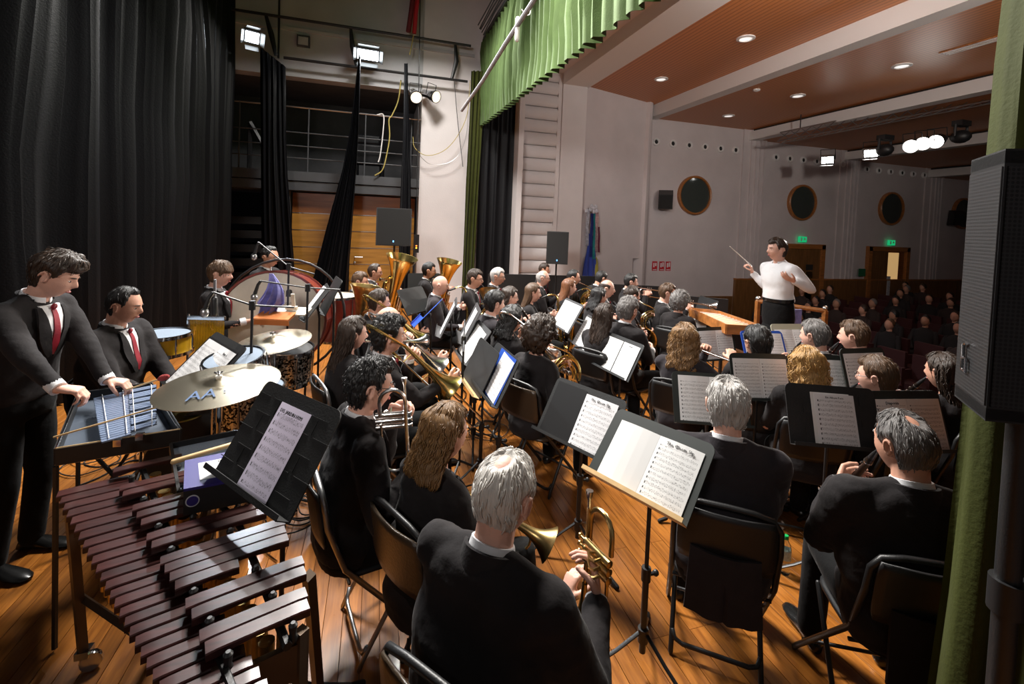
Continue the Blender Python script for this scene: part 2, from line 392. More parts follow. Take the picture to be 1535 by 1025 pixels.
def text(s, size, m, parent, Mx, name='lettering', ext=.0006):
    c = bpy.data.curves.new(name, 'FONT'); c.body = s; c.size = size; c.align_x = 'CENTER'; c.align_y = 'CENTER'; c.extrude = ext; c.resolution_u = 1
    t = bpy.data.objects.new(name, c); COL.objects.link(t); dg = bpy.context.evaluated_depsgraph_get()
    me = bpy.data.meshes.new_from_object(t.evaluated_get(dg)); bpy.data.objects.remove(t); me.materials.clear(); me.materials.append(m)
    o = bpy.data.objects.new(name, me); COL.objects.link(o); o.parent = parent; o.matrix_local = Mx; return o
def remesh(mb, voxel, m, name, smooth_it=2, sf=.5):
    me = bpy.data.meshes.new('tmp'); me.from_pydata([tuple(p) for p in mb.v], [], mb.f); me.update()
    bm = bmesh.new(); bm.from_mesh(me); bmesh.ops.recalc_face_normals(bm, faces=bm.faces); bm.to_mesh(me); bm.free()
    t = bpy.data.objects.new('tmp', me); COL.objects.link(t)
    md = t.modifiers.new('r', 'REMESH'); md.mode = 'VOXEL'; md.voxel_size = voxel; md.use_smooth_shade = True
    if smooth_it:
        sm = t.modifiers.new('s', 'SMOOTH'); sm.iterations = smooth_it; sm.factor = sf
    dg = bpy.context.evaluated_depsgraph_get()
    out = bpy.data.meshes.new_from_object(t.evaluated_get(dg)); bpy.data.objects.remove(t); bpy.data.meshes.remove(me)
    out.name = name; out.materials.clear(); out.materials.append(m)
    out.polygons.foreach_set('use_smooth', [True]*len(out.polygons))
    return out
def aty(x, y, Y):
    d = ray(x, y); return CAM + d*(Y/d.y)
def atx(x, y, X):
    d = ray(x, y); return CAM + d*(X/d.x)
def BX(x0, x1, y0, y1, z0, z1, mb=None):
    return (mb or MB()).box(((x0+x1)/2, (y0+y1)/2, (z0+z1)/2), (abs(x1-x0), abs(y1-y0), abs(z1-z0)))

# ------------------------------------------------------------------ stage floor, boards as parts
floor = struct('floor', BX(-4.2, 5.9, -1.2, 11.6, -.3, -.012), M['floor_gap'])
BW = .088
_bm = {}
def board_mesh(L):
    k = round(L, 2)
    if k not in _bm:
        mb = MB(); w = BW/2-.0012; b = .0012
        a = [(-w, 0, -.011), (w, 0, -.011), (w, 0, -b), (w-b, 0, 0), (-w+b, 0, 0), (-w, 0, -b)]
        mb.loft([[Vector(p)+Vector((0, .001, 0)) for p in a], [Vector(p)+Vector((0, L-.001, 0)) for p in a]])
        _bm[k] = mb.mesh('board', M['floor'], False)
    return _bm[k]
_boards = []
_x = -4.15
while _x < 5.85:
    y = -1.15-random.choice([0, .6, 1.2, 1.8]); 
    while y < 11.5:
        L = random.choice([1.8, 2.4, 3.0, 3.6]); y1 = y+L
        a0, a1 = max(y, -1.15), min(y1, 11.55)
        if a1-a0 > .05: _boards.append((_x+BW/2, a0, a1-a0))
        y = y1
    _x += BW
def _bkey(b):
    cx, cy = b[0], b[1]+b[2]/2; d = cx*_w.x+cy*_w.y
    vis = abs(cx*_r.x+cy*_r.y) < (d*1.15+.6)
    return math.hypot(cx-.6, cy-2.2) if vis else 50+math.hypot(cx, cy)
_boards.sort(key=_bkey)
for b in _boards[:300]:
    o = inst('board', board_mesh(b[2]), floor, (b[0], b[1], 0))
_mb = MB()
for b in _boards[300:]:
    _mb.box((b[0], b[1]+b[2]/2, -.0055), (BW-.0024, b[2]-.002, .011))
o = obj('boards', _mb, M['floor'], floor, False); o['kind'] = 'stuff'
struct('trim_1', BX(5.9, 6.0, -2, 11.6, -1.1, .02), M['oak'])                    # stage edge

# ------------------------------------------------------------------ stage side wall with gallery recess
YW = 11.2
wb = struct('wall_back', BX(-4.6, .97, YW, YW+.35, 5.08, 9.2), M['wall_rear'])
BX0 = MB(); BX(.97, 3.35, YW, YW+2.6, -.2, 9.2, BX0); o = struct('wall_back_pier', BX0, M['wall'])
struct('trim_2', BX(-4.6, 2.2, YW-.05, YW, 6.06, 6.13), M['wall_rear'])
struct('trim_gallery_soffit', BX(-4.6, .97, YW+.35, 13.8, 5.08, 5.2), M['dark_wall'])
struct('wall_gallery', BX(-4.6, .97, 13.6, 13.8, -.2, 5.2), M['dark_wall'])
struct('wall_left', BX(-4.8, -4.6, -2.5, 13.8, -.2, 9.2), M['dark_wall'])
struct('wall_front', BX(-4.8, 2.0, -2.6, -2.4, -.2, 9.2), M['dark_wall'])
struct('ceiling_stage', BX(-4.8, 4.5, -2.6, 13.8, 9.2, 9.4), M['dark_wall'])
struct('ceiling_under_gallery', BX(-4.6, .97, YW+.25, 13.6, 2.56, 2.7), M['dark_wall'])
g = thing('gallery_platform', 'grey steel gallery platform with thin railings above the wooden doors', 'gallery', loc=(-1.8, YW, 2.57))
def gl(mb): return mb.xf(Matrix.Translation((1.8, -YW, -2.57)))
obj('lower_beam', gl(BX(-4.5, .96, YW, YW+.15, 2.57, 2.765)), M['platform'], g, False)
obj('upper_beam', gl(BX(-4.5, .96, YW-.03, YW+.2, 2.785, 2.99)), M['platform'], g, False)
obj('deck', gl(BX(-4.5, .96, YW+.2, 13.5, 2.8, 2.95)), M['platform'], g, False)
for z in (3.29, 3.56, 3.86, 4.42):
    obj('rail', gl(MB().tube([(-4.5, YW+.04, z), (.96, YW+.04, z)], .014 if z < 4 else .018, 6)), M['steel'] if z > 4 else M['platform'], g)
for x in (-3.6, -2.9, -1.52, -.3, .75):
    obj('post', gl(MB().tube([(x, YW+.04, 2.98), (x, YW+.04, 4.42)], .016, 6)), M['platform'], g)
_mb = MB(); _mb.box((-.25, 11.75, 3.55), (.75, .35, .5)).box((-.25, 11.75, 3.9), (.6, .3, .25)).box((-.5, 11.75, 3.15), (.12, .25, .35)).box((.1, 11.75, 3.15), (.12, .25, .35))
o = obj('draped_equipment', _mb, M['black_drape']); md = o.modifiers.new('b', 'BEVEL'); md.width = .08; md.segments = 3  # draped dark shape; what it covers is unknown
tag(o, 'large dark draped equipment standing on the gallery behind the railing', 'lamp')
_mb = MB(); _mb.tube([(-2.85, 11.9, 3.0), (-2.85, 11.9, 4.1)], .05, 6).tube([(-2.85, 11.85, 4.1), (-2.35, 11.85, 3.2)], .06, 6).tube([(-2.35, 11.85, 3.0), (-2.35, 11.85, 3.6)], .04, 6)
tag(obj('folded_ladder', _mb, M['black_plastic']), 'dark folded ladder leaning on the gallery beside the black leg drape', 'ladder')

# wooden stage doors: horizontal veneer panels with light seams
dr = struct('door_1', BX(-1.86, .9, YW+.34, YW+.38, 0, 2.56), M['ink'])
for leaf, (x0, x1) in enumerate(((-1.85, -.62), (-.58, .9))):
    for k in range(6):
        z0 = .12+k*.391; z1 = min(z0+.375, 2.5)
        m_ = M['doorwood'] if k < 5 else M['doorwood_dark']
        if k == 5: z1 = 2.53
        obj('panel', BX(x0, x1, YW+.27, YW+.345, z0, z1), m_, dr, False)
        if k < 5: obj('seam_strip', BX(x0, x1, YW+.262, YW+.33, z1+.002, z1+.014), M['steel'], dr, False)
_mb = MB().tube([(-.46, YW+.27, 1.07), (-.46, YW+.2, 1.07), (-.28, YW+.2, 1.07)], .014, 6).lathe([(.03, 0), (.03, .02), (.012, .03)], 10, Matrix.Translation((-.46, YW+.27, .93)) @ Matrix.Rotation(R(90), 4, 'X'))
obj('door_handle', _mb, M['steel'], dr)
struct('door_2', BX(-2.0, -1.88, YW+.1, YW+.4, 0, 2.56), M['platform'])
for k in range(5):   # dark stacked platforms in the recess left of the doors
    pass
_mb = MB()
for k in range(6): _mb.box((-3.1, 12.1, .25+k*.32), (1.9, .9, .2))
ra = thing('stacked_risers', 'dark stage risers stacked behind the leg drape under the gallery', 'stage riser', loc=(-3.1, 12.1, 0))
for k in range(6): obj('riser_deck', MB().box((0, 0, .25+k*.32), (1.9, .9, .17)), M['black_plastic'], ra, False)

# ------------------------------------------------------------------ proscenium side: white piers, ribbed reveal, splay wall
struct('wall_reveal_pier', BX(3.25, 3.38, 10.6, YW+.1, -.2, 9.2), M['wall'])
wr = struct('wall_ribbed_reveal', BX(3.38, 4.55, 11.12, 11.4, -.2, 6.3), M['wall'])
_mb = MB(); n = 10
sec = [(0, 0)]+[(-.075*math.sin(PI*i/n)**.6, .325*i/n) for i in range(1, n)]+[(0, .325)]
_mb.loft([[Vector((3.39, 11.125+a, b)) for a, b in sec], [Vector((4.42, 11.125+a, b)) for a, b in sec]])
_mb.box((3.9, 11.16, .16), (1.03, .08, .33))
rib = _mb.mesh('rib', M['wall'])
for k in range(19): o = inst('rib', rib, wr, (0, 0, .1+k*.33)); 
autosmooth(o, 50)
struct('wall_arch_pier', BX(4.52, 5.2, 11.0, 11.6, -.2, 7), M['wall'])
struct('wall_arch_fillet', BX(4.42, 4.52, 11.06, 11.4, -.2, 7), M['wall'])
# splay wall from (5.2,11.3) to (7.9,12.1) with a niche at its low right end, then a rounded corner
_d = Vector((2.7, .8, 0)); _L = _d.length; _a = math.atan2(.8, 2.7)
MS = Matrix.Translation((5.2, 11.3, 0)) @ Matrix.Rotation(_a, 4, 'Z')
_mb = MB(); BX(0, _L, 0, .3, 1.13, 5.8, _mb); BX(0, _L-.55, 0, .3, -1.1, 1.13, _mb); BX(_L-.55, _L, .28, .3, -1.1, 1.13, _mb)
_mb.xf(MS); sw = struct('wall_splay', _mb, M['wall_hall'])
rg = [Vector((7.62, 12.25, 0))+Vector((math.cos(t), math.sin(t), 0))*.33 for t in [R(-75+i*15) for i in range(11)]]
rg += [Vector((7.3, 12.5, 0))]
struct('wall_splay_corner', MB().loft([[p+Z3*-1.1 for p in rg], [p+Z3*5.8 for p in rg]]), M['wall_hall'], smooth=True)
# arch header and stage-side soffits
struct('trim_arch_header', BX(4.52, 5.25, -6, 11.3, 5.66, 6.6), M['white_paint'])
struct('trim_arch_step', BX(4.3, 4.52, -6, 11.3, 5.95, 6.7), M['wall_hall'])
struct('ceiling_reveal', BX(3.25, 4.3, -6, 11.3, 6.1, 6.3), M['wall'])
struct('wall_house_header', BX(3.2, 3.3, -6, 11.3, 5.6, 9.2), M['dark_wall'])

# ------------------------------------------------------------------ hall: stepped wooden ceiling, side wall with pilasters
steps = [(5.25, 8.2, 5.8), (8.2, 12.1, 5.48), (12.1, 16.4, 5.16), (16.4, 20.8, 4.84), (20.8, 27, 4.52)]
for i, (x0, x1, z) in enumerate(steps):
    struct('ceiling_panel_%d' % (i+1), BX(x0, x1, -8, 13, z, z+.1), M['ceil'] if i < 3 else M['ceil'])
    if i:
        zp = steps[i-1][2]; g_ = .07 if i > 1 else 0
        struct('ceiling_riser_%d' % i, BX(x0-.22, x0+.1, -8, 13, z-.035, zp-g_), M['white_paint'])
        if g_: struct('ceiling_slot_shade_%d' % i, BX(x0-.1, x0+.12, -8, 13, zp-g_, zp+.02), M['ink'])  # black strip stands for the shade inside the gap
wh = struct('wall_right', BX(7.7, 27, 12.5, 12.7, -1.2, 5.9), M['wall_hall'])
struct('wall_hall_end', BX(27, 27.2, -8, 13, -1.2, 5.5), M['wall_hall'])
struct('wall_hall_near', BX(5, 27, -8.2, -8, -1.2, 6), M['wall_hall'])
struct('floor_hall', BX(6.0, 27, -8, 12.6, -1.3, -1.1), M['carpet'])
for c0 in (12.15, 16.5, 20.95, 25.3):
    for k, (dx, w, dp) in enumerate(((0, .95, .05), (.12, .62, .10))):
        obj('pilaster', BX(c0-w/2+dx, c0+w/2+dx, 12.5-dp, 12.52, .46, 5.5), M['wall_hall'], wh, False)
    for k in range(3):
        obj('pilaster_flute', BX(c0-.02+k*.17, c0+.07+k*.17, 12.36, 12.42, .5, 5.35), M['wall_hall'], wh, False)
for x0 in (8.3, ):
    obj('wainscot_panel', BX(7.9, 11.55, 12.44, 12.5, -1.1, -.12), M['wains'], wh, False)
for k in range(14):
    x0 = 11.6+k*1.1; obj('wainscot_panel', BX(x0+.01, x0+1.09, 12.40, 12.5, -1.1, .44), M['wains'], wh, False)
obj('wainscot_cap', BX(11.6, 27, 12.38, 12.5, .44, .49), M['oak'], wh, False)
# round windows
for i, x in enumerate((9.84, 14.33, 18.7, 22.75)):
    wn = struct('window_%d' % (i+1), MB().lathe([(.565, 0), (.565, .05)], 32, Matrix.Translation((x, 12.495, 3.17)) @ Matrix.Rotation(R(90), 4, 'X')), M['glass'])
    pr = [(.56, -.01), (.56, .1), (.60, .12), (.63, .09), (.63, -.01)]
    obj('window_frame', MB().lathe(pr, 40, Matrix.Translation((x, 12.49, 3.17)) @ Matrix.Rotation(R(90), 4, 'X'), cap=False), M['oak'], wn)
# round ventilation openings in a row
vr = MB().lathe([(.125, 0), (.125, .05), (.10, .075), (.07, .05), (.065, 0)], 16, Matrix.Rotation(R(90), 4, 'X'), cap=False).mesh('vent_ring', M['white_paint'])
vh = MB().lathe([(.07, 0), (.07, .025)], 12, Matrix.Rotation(R(90), 4, 'X')).mesh('vent_opening', M['ink'])
for grp, x0 in enumerate((8.33, 12.98, 17.25)):
    nm = ('first wall bay beside the splay wall', 'second wall bay behind the truss', 'third wall bay near the black loudspeaker')[grp]
    for k in range(6):
        v = thing('round_vent', 'small round ventilation port high on the %s' % nm, 'vent', loc=(x0+k*.61+(.1 if grp else 0), 12.5, 4.76-.1*grp), group='round vents in the %s' % nm)
        inst('vent_ring', vr, v); inst('vent_opening', vh, v)
# hall doors
def halldoor(n, x0, x1, gap=None):
    d = struct('door_%d' % n, BX(x0+.1, x1-.1, 12.47, 12.5, -1.1, 1.6), M['doorwood_dark'])
    for a, b, c, e in ((x0, x0+.16, -1.1, 1.7), (x1-.16, x1, -1.1, 1.7), (x0, x1, 1.55, 1.72)):
        obj('door_frame', BX(a, b, 12.36, 12.5, c, e), M['oak'], d, False)
    mid = (x0+x1)/2
    obj('door_leaf', BX(x0+.17, mid-.01, 12.42, 12.47, -1.1, 1.54), M['wains'], d, False)
    if gap:
        obj('corridor_glow_sheet', BX(gap[0], gap[1], 12.455, 12.468, -1.1, 1.5), M['corridor'], d, False)  # glowing sheet on the door stands for light from the corridor
        obj('corridor_door_edge', BX(gap[0]-.02, gap[0]+.12, 12.38, 12.45, -1.1, .6), M['flag_pale'], d, False)
    else:
        obj('door_leaf', BX(mid+.01, x1-.17, 12.42, 12.47, -1.1, 1.54), M['wains'], d, False)
        obj('door_window', BX(mid+.25, mid+.55, 12.40, 12.42, -.6, .75), M['lamp_soft'] if 0 else M['brass_old'], d, False)
        obj('door_plate', BX(mid+.25, mid+.55, 12.40, 12.42, .8, 1.0), M['ink'], d, False)
halldoor(3, 13.35, 15.45); halldoor(4, 17.6, 19.75, (18.68, 19.28))
for i, (x, w_) in enumerate((('conductor', 14.39), ('open door', 18.75))):
    e = thing('exit_sign', 'green lit exit sign above the hall door %s' % ('behind the conductor' if i == 0 else 'standing open to a bright corridor'), 'exit sign', loc=(w_, 12.4, 1.88))
    obj('housing', MB().box((0, 0, 0), (.34, .05, .2)), M['exit'], e, False)
    obj('pictogram', MB().box((-.08, -.03, 0), (.05, .01, .12)).box((.07, -.03, 0), (.09, .01, .03)).box((.07, -.03, .03), (.03, .01, .06)), M['white_sign'], e, False)
tag(struct('green_notice', BX(17.1, 17.42, 12.33, 12.36, .6, .88), mat('dim_green', (.02, .14, .06), .6)), 'small dark green notice on the wall between the hall doors', 'sign'); bpy.data.objects['green_notice']['kind'] = 'thing'
# three red signs
for i, x in enumerate((8.51, 8.77, 9.01)):
    s = thing('red_sign', 'red safety sign on the hall wall, %s of a row of three' % ('nearest the rounded corner', 'middle', 'last')[i], 'sign', loc=(x, 12.49, .86))
    obj('plate', MB().box((0, 0, 0), (.18, .012, .3)), M['red_sign'], s, False)
    mb = MB().box((-.035, -.01, .03), (.045, .008, .14)).box((.035, -.01, .05), (.045, .008, .1 if i == 0 else .14)); mb.box((0, -.01, -.115), (.13, .008, .022))
    obj('pictogram', mb, M['white_sign'], s, False)
# loudspeakers on the hall wall
for i, (x, lab) in enumerate(((8.55, 'small black loudspeaker bracketed to the hall wall above the three red signs'), (21.9, 'black loudspeaker on the dark far stretch of hall wall'))):
    s = thing('wall_speaker', lab, 'loudspeaker', Mx=Matrix.Translation((x, 12.15, 2.92)) @ Euler((R(12), 0, R(-35))).to_matrix().to_4x4())
    b = obj('cabinet', MB().prism([(-.22, -.2), (.22, -.2), (.3, .2), (-.3, .2)], .42, Matrix.Rotation(R(90), 4, 'Y')), M['black_plastic'], s, False)
    obj('grille', MB().box((.0, -.235, 0), (.36, .02, .4)), M['rubber'], s, False)
    obj('bracket', MB().box((0, .3, .05), (.05, .2, .05)), M['black_metal'], s, False)
# ceiling downlights
for i, (x, y, z) in enumerate(((1118, 57, 5.8), (991, 118, 5.8), (1352, 98, 5.48), (1196, 143, 5.48), (1092, 173, 5.48))):
    p = atz(x, y, z)
    d = thing('downlight', ['recessed white downlight in the front wooden ceiling panel, nearer the green valance', 'recessed white downlight in the front wooden ceiling panel, nearer the white arch corner',
        'recessed downlight in the second ceiling panel, beside the air vent', 'recessed downlight in the middle of the second ceiling panel', 'recessed downlight at the wall end of the second ceiling panel'][i], 'ceiling light', loc=p)
    obj('trim_ring', MB().lathe([(.17, 0), (.17, -.02), (.12, -.03), (.11, .0)], 20, cap=False), M['white_paint'], d)
    obj('diffuser', MB().lathe([(.12, -.004), (.12, -.012)], 16), M['down'], d)
p = atz(1134, 134, 5.48)
sd = obj('smoke_detector', MB().lathe([(.08, 0), (.08, -.03), (.04, -.05)], 14), M['white_paint']); sd.location = p; tag(sd, 'tiny white smoke detector on the second wooden ceiling panel', 'smoke detector')
p = atz(1460, 67, 5.48); vt = thing('ceiling_vent', 'long narrow vent strip in the second wooden ceiling panel', 'vent', loc=p)
obj('vent_frame', MB().box((0, 0, -.01), (.25, .9, .02)), M['oak'], vt, False)
for k in range(3): obj('slat', MB().box((-.07+k*.07, 0, -.025), (.03, .8, .01)), M['white_paint'], vt, False)

# lighting truss with its lamps
A, B_ = atd(1172, 214, 13.6), atd(1500, 152, 10.0)
tr = thing('lighting_truss', 'aluminium lattice truss hanging below the hall ceiling with stage lamps', 'truss', loc=A)
ax = (B_-A); L_ = ax.length; axn = ax.normalized(); sd_ = axn.cross(Z3).normalized()
off = [Vector((0, 0, 0)), sd_*.3, sd_*.15+Z3*.28]
for q in off: obj('chord', MB().tube([q, q+ax], .022, 6), M['steel'], tr)
mb = MB(); nb = 16
for k in range(nb):
    for i in range(3):
        a, b = off[i], off[(i+1) % 3]; mb.tube([a+ax*(k/nb), b+ax*((k+1)/nb)], .012, 5)
obj('lattice', mb, M['steel'], tr)
for t in (.12, .42, .82): obj('hanger', MB().tube([off[2]+ax*t, off[2]+ax*t+Z3*1.2], .015, 5), M['black_metal'], tr)
for i, (x, y, d) in enumerate(TRUSS):
    p = atd(x, y, d); dirv = (Vector((2.2, 4.2, .9))-p).normalized()
    Mq = Matrix.Translation(p) @ dirv.to_track_quat('Z', 'Y').to_matrix().to_4x4()
    lb = ['bright stage lamp with barn doors, nearest the round windows of the truss lamps', 'bright lamp at the middle of the truss beside black movers', 'first bright round lamp of the cluster of three on the truss', 'middle bright lamp of the cluster of three on the truss', 'last and largest bright lamp of the cluster of three on the truss'][i]
    l = thing('truss_lamp', lb, 'stage light', Mx=Mq)
    if i < 2:
        obj('housing', MB().box((0, 0, -.09), (.3, .24, .16)), M['black_metal'], l, False)
        obj('lens', MB().box((-.08, 0, -.002), (.1, .17, .01)).box((.07, 0, -.002), (.14, .17, .01)), M['lamp'], l, False)
        obj('barn_door', MB().box((0, .14, .06), (.3, .01, .14)), M['steel'], l, False); obj('barn_door', MB().box((0, -.14, .06), (.3, .01, .14)), M['steel'], l, False)
    else:
        obj('housing', MB().lathe([(.06, -.3), (.13, -.26), (.15, 0), (.16, .05), (.15, .05), (.13, 0)], 20), M['black_metal'], l)
        obj('lens', MB().lathe([(.135, .0), (.135, .012)], 20), M['lamp'], l)
    obj('yoke', MB().tube([(-.17, 0, -.1), (-.17, .28, -.1), (.17, .28, -.1), (.17, 0, -.1)], .012, 6), M['black_metal'], l)
for i, (x, y, d) in enumerate(((1326, 225, 11.2), (1440, 205, 10.4))):
    p = atd(x, y, d); l = thing('moving_head_lamp', 'dark unlit stage lamp on the truss, ' + ('beside the middle bright lamp' if i == 0 else 'after the bright cluster of three'), 'stage light', loc=p)
    obj('head', MB().ball((0, 0, 0), (.16, .2, .15)), M['black_metal'], l); obj('arm', MB().tube([(-.2, 0, 0), (-.2, 0, .25), (.2, 0, .25), (.2, 0, 0)], .03, 6), M['black_metal'], l); obj('base', MB().box((0, 0, .3), (.32, .2, .12)), M['black_metal'], l, False)

# ------------------------------------------------------------------ drapes
def drape(name, label, e0, e1, zs, amp, fold, m, seedv=0, nx=None, wob=.02, th=.012, flare=None, cat='curtain'):
    """hanging pleated cloth; e0(t), e1(t): its two edges from top (t=0) to bottom (t=1)"""
    rnd = random.Random(seedv); w = max((e1(0)-e0(0)).length, (e1(1)-e0(1)).length); nf = max(3, int(w/fold)); nx = nf*8; nz = len(zs)
    ph = [0]
    for i in range(nx): ph.append(ph[-1]+2*PI*nf/nx*rnd.uniform(.5, 1.5))
    am = [rnd.uniform(.55, 1.25) for _ in range(nf+2)]
    front = []; back = []
    for t in zs:
        a, b = e0(t), e1(t); d = (b-a); n_ = Vector((-d.y, d.x, 0)).normalized() if d.length > 1e-6 else Vector((0, 1, 0))
        rf = []; rb = []
        for i in range(nx+1):
            s = i/nx; k = am[min(int(ph[i]/(2*PI)) % (nf+2), nf+1)]
            q = a+d*s+n_*(amp*k*(math.sin(ph[i])+.35*math.sin(2*ph[i]+t*1.5))*(.75+.35*t)+wob*noise.noise(Vector((s*6, t*4, seedv))))
            q += d.normalized()*wob*noise.noise(Vector((s*9, t*3+9, seedv)))
            rf.append(q); rb.append(q+n_*th)
        front.append(rf+list(reversed(rb)))
    mb = MB().loft(front)
    o = obj(name, mb, m, None, True, 70); tag(o, label, cat); return o
zz = lambda n: [i/n for i in range(n+1)]
drape('backdrop_curtain', 'tall black pleated backdrop curtain behind the percussion players', lambda t: Vector((-3.05, 3.2, 8.2*(1-t)+.02)), lambda t: Vector((-3.0, 11.05, 8.2*(1-t)+.02)), zz(10), .075, .21, M['black_drape'], 3, wob=.10)
drape('backdrop_curtain', 'black backdrop curtain section in the stage corner behind the standing mallet player', lambda t: Vector((-3.12, -1.2, 8.2*(1-t)+.02)), lambda t: Vector((-3.06, 3.3, 8.2*(1-t)+.02)), zz(6), .085, .26, M['black_drape'], 4, wob=.1)
def pxedge(pts, Y):
    P = [aty(x, y, Y) for x, y in pts]
    if P[-1].z > 0: P.append(Vector((P[-1].x+(P[-1].x-P[-2].x)*.3, Y, .02)))
    z0, z1 = P[0].z, P[-1].z
    def f(t):
        k = t*(len(P)-1); i = min(int(k), len(P)-2); return P[i].lerp(P[i+1], k-i)
    return f
drape('leg_drape', 'black leg drape with slanted top hanging beside the bright corner floodlight', pxedge([(390, 70), (391, 240), (392, 400)], 10.6), pxedge([(428, 100), (429, 240), (441, 400)], 10.6), zz(8), .045, .12, M['black_drape'], 5)
drape('leg_drape', 'narrow black leg drape flaring towards the floor in front of the wooden doors', pxedge([(538, 82), (520, 230), (470, 415)], 10.5), pxedge([(541, 84), (536, 230), (522, 415)], 10.5), zz(8), .045, .10, M['black_drape'], 6)
drape('leg_drape', 'gathered black leg drape hanging behind the pole loudspeaker', pxedge([(606, 95), (604, 200), (600, 310), (598, 370)], 10.4), pxedge([(611, 95), (615, 200), (615, 310), (616, 370)], 10.4), zz(8), .03, .07, M['black_drape'], 7)
drape('house_curtain', 'olive green house curtain leg drawn against the white stage wall', lambda t: Vector((2.07-.04*t, 10.85, 5.6*(1-t)+.02)), lambda t: Vector((2.40-.12*t, 10.75, 5.6*(1-t)+.02)), zz(8), .05, .085, M['olive_drape'], 8)
drape('masking_drape', 'flat black masking drape between the green curtain and the ribbed wall', lambda t: Vector((2.38, 10.95, 6.4*(1-t)+.02)), lambda t: Vector((3.3, 10.98, 6.4*(1-t)+.02)), zz(6), .03, .2, M['black_drape'], 9)
drape('valance', 'green pleated valance hanging along the proscenium opening', lambda t: Vector((2.35, 1.5, 6.35-2.3*t)), lambda t: Vector((2.35, 10.9, 6.35-2.02*t)), zz(8), .075, .22, M['green_drape'], 10, wob=.05)
_E = [atd(1526, -200, 1.6), atd(1505, 0, 1.55), atd(1480, 225, 1.5), atd(1436, 600, 1.46), atd(1384, 1000, 1.46)]
_E.append(_E[-1]+(_E[-1]-_E[-2])*(_E[-1].z/(_E[-2].z-_E[-1].z))*.98); _E.insert(0, Vector((_E[0].x, _E[0].y, 5.2)))
def pxe2(t):
    z = 5.2*(1-t)+.02
    for a, b in zip(_E[:-1], _E[1:]):
        if a.z >= z >= b.z: return a.lerp(b, (a.z-z)/(a.z-b.z))
    return Vector((_E[-1].x, _E[-1].y, z))
drape('house_curtain', 'green house curtain hanging behind the big black loudspeaker', lambda t: Vector((2.35, -.55, 5.2*(1-t)+.02)), pxe2, zz(12), .060, .15, M['olive_drape'], 11, wob=.03)
# curtain track bundle above the valance
ct = thing('curtain_track', 'black curtain track with bundled cables running above the green valance', 'curtain track', loc=(2.3, 6, 6.3))
for k in range(6):
    r_ = random.Random(k); pts = [Vector((-.03-.03*k+.02*r_.random(), -4.5+i*1.0, .02+.04*k+.05*r_.random())) for i in range(10)]
    obj('cable', MB().tube(pts, .014, 5), M['black_metal'], ct)
obj('rail', MB().box((0, 0, .02), (.05, 9.2, .06)), M['black_metal'], ct, False)
_a, _b = atd(692, 166, 6.9), atd(806, -8, 5.0)
pl = thing('hanging_pole', 'long grey wooden pole hanging at a slant in front of the green valance', 'pole', loc=_a)
obj('shaft', MB().tube([Vector((0, 0, 0)), (_b-_a)*.33+Vector((.02, 0, 0)), (_b-_a)*.66, (_b-_a)], [.022, .026, .028, .03], 8), M['grey_wood'], pl)
_q = atd(774, 28, 5.4)-_a
obj('white_sleeve', MB().tube([_q+Vector((.02, 0, .0)), _q+Vector((.02, 0, -.24))], .03, 8, round_caps=True), M['white_paint'], pl)
obj('cord', MB().tube(bez(_q+Vector((.06, 0, .12)), _q+Vector((.14, 0, .02)), _q+Vector((.2, 0, .05)), _q+Vector((.16, 0, .22)), 8), .006, 5), M['white_paint'], pl)

# ------------------------------------------------------------------ pipes, straps, floodlights, ropes on the side wall
YP = 10.9
pb = thing('lighting_pipe', 'upper black pipe running along the top of the stage side wall', 'pipe', loc=(0, YP, 6.22))
obj('pipe', MB().tube([(-3.3, 0, 0), (2.05, 0, 0)], .032, 8), M['black_metal'], pb)
pb2 = thing('lighting_pipe', 'lower black pipe on the stage side wall carrying the two small spotlights', 'pipe', loc=(0, YP, 5.37))
obj('pipe', MB().tube([(-2.0, 0, 0), (2.0, 0, 0)], .032, 8), M['black_metal'], pb2)
for x in (-2.25, -.62, 1.72):
    obj('hanger_strap', MB().tube([(x-.12 if x < -2 else x-.05, 0, .87), (x, .02, .45), (x+.1 if x < 0 else x-.1, 0, .02)], [.03, .055, .035], 6, flat=.4), M['black_metal'], pb2)
obj('drop_pipe', MB().tube([(-2.12, .1, 0), (-2.15, .1, 3.5)], .022, 6), M['black_metal'], pb2)
_p = aty(455, 62, 11.15); em = thing('wall_lamp', 'small square grey lamp fitting on the wall between the two pipes', 'wall lamp', loc=_p)
obj('frame', MB().box((0, 0, 0), (.26, .1, .24)), M['platform'], em, False); obj('face', MB().box((0, -.055, -.01), (.2, .02, .17)), M['wall_rear'], em, False)
for i, (x, y, z) in enumerate(FLOODS):
    f = thing('floodlight', ['glaring corner floodlight with open barn doors beside the black backdrop', 'glaring rectangular floodlight behind the top of the narrow leg drape'][i], 'stage light',
        Mx=Matrix.Translation((x, y, z)) @ (Vector((.3, 3, 1.5))-Vector((x, y, z))).to_track_quat('Z', 'Y').to_matrix().to_4x4())
    sx = .12 if i == 0 else .22
    obj('housing', MB().prism([(-sx*1.15, -.13), (sx*1.15, -.13), (sx*1.15, .13), (-sx*1.15, .13)], .16, Matrix.Translation((0, 0, -.09))), M['black_metal'], f, False)
    obj('lens', MB().box((0, 0, 0), (sx*2, .2, .012)), M['lamp_cool'], f, False)
    for sgn in (-1, 1):
        obj('barn_door', MB().box((0, sgn*.2, .07), (sx*2, .01, .15), Matrix.Rotation(R(-25*sgn), 3, 'X')), M['black_metal'], f, False)
        obj('barn_door', MB().box((sgn*(sx+.06), 0, .07), (.01, .26, .15), Matrix.Rotation(R(25*sgn), 3, 'Y')), M['black_metal'], f, False)
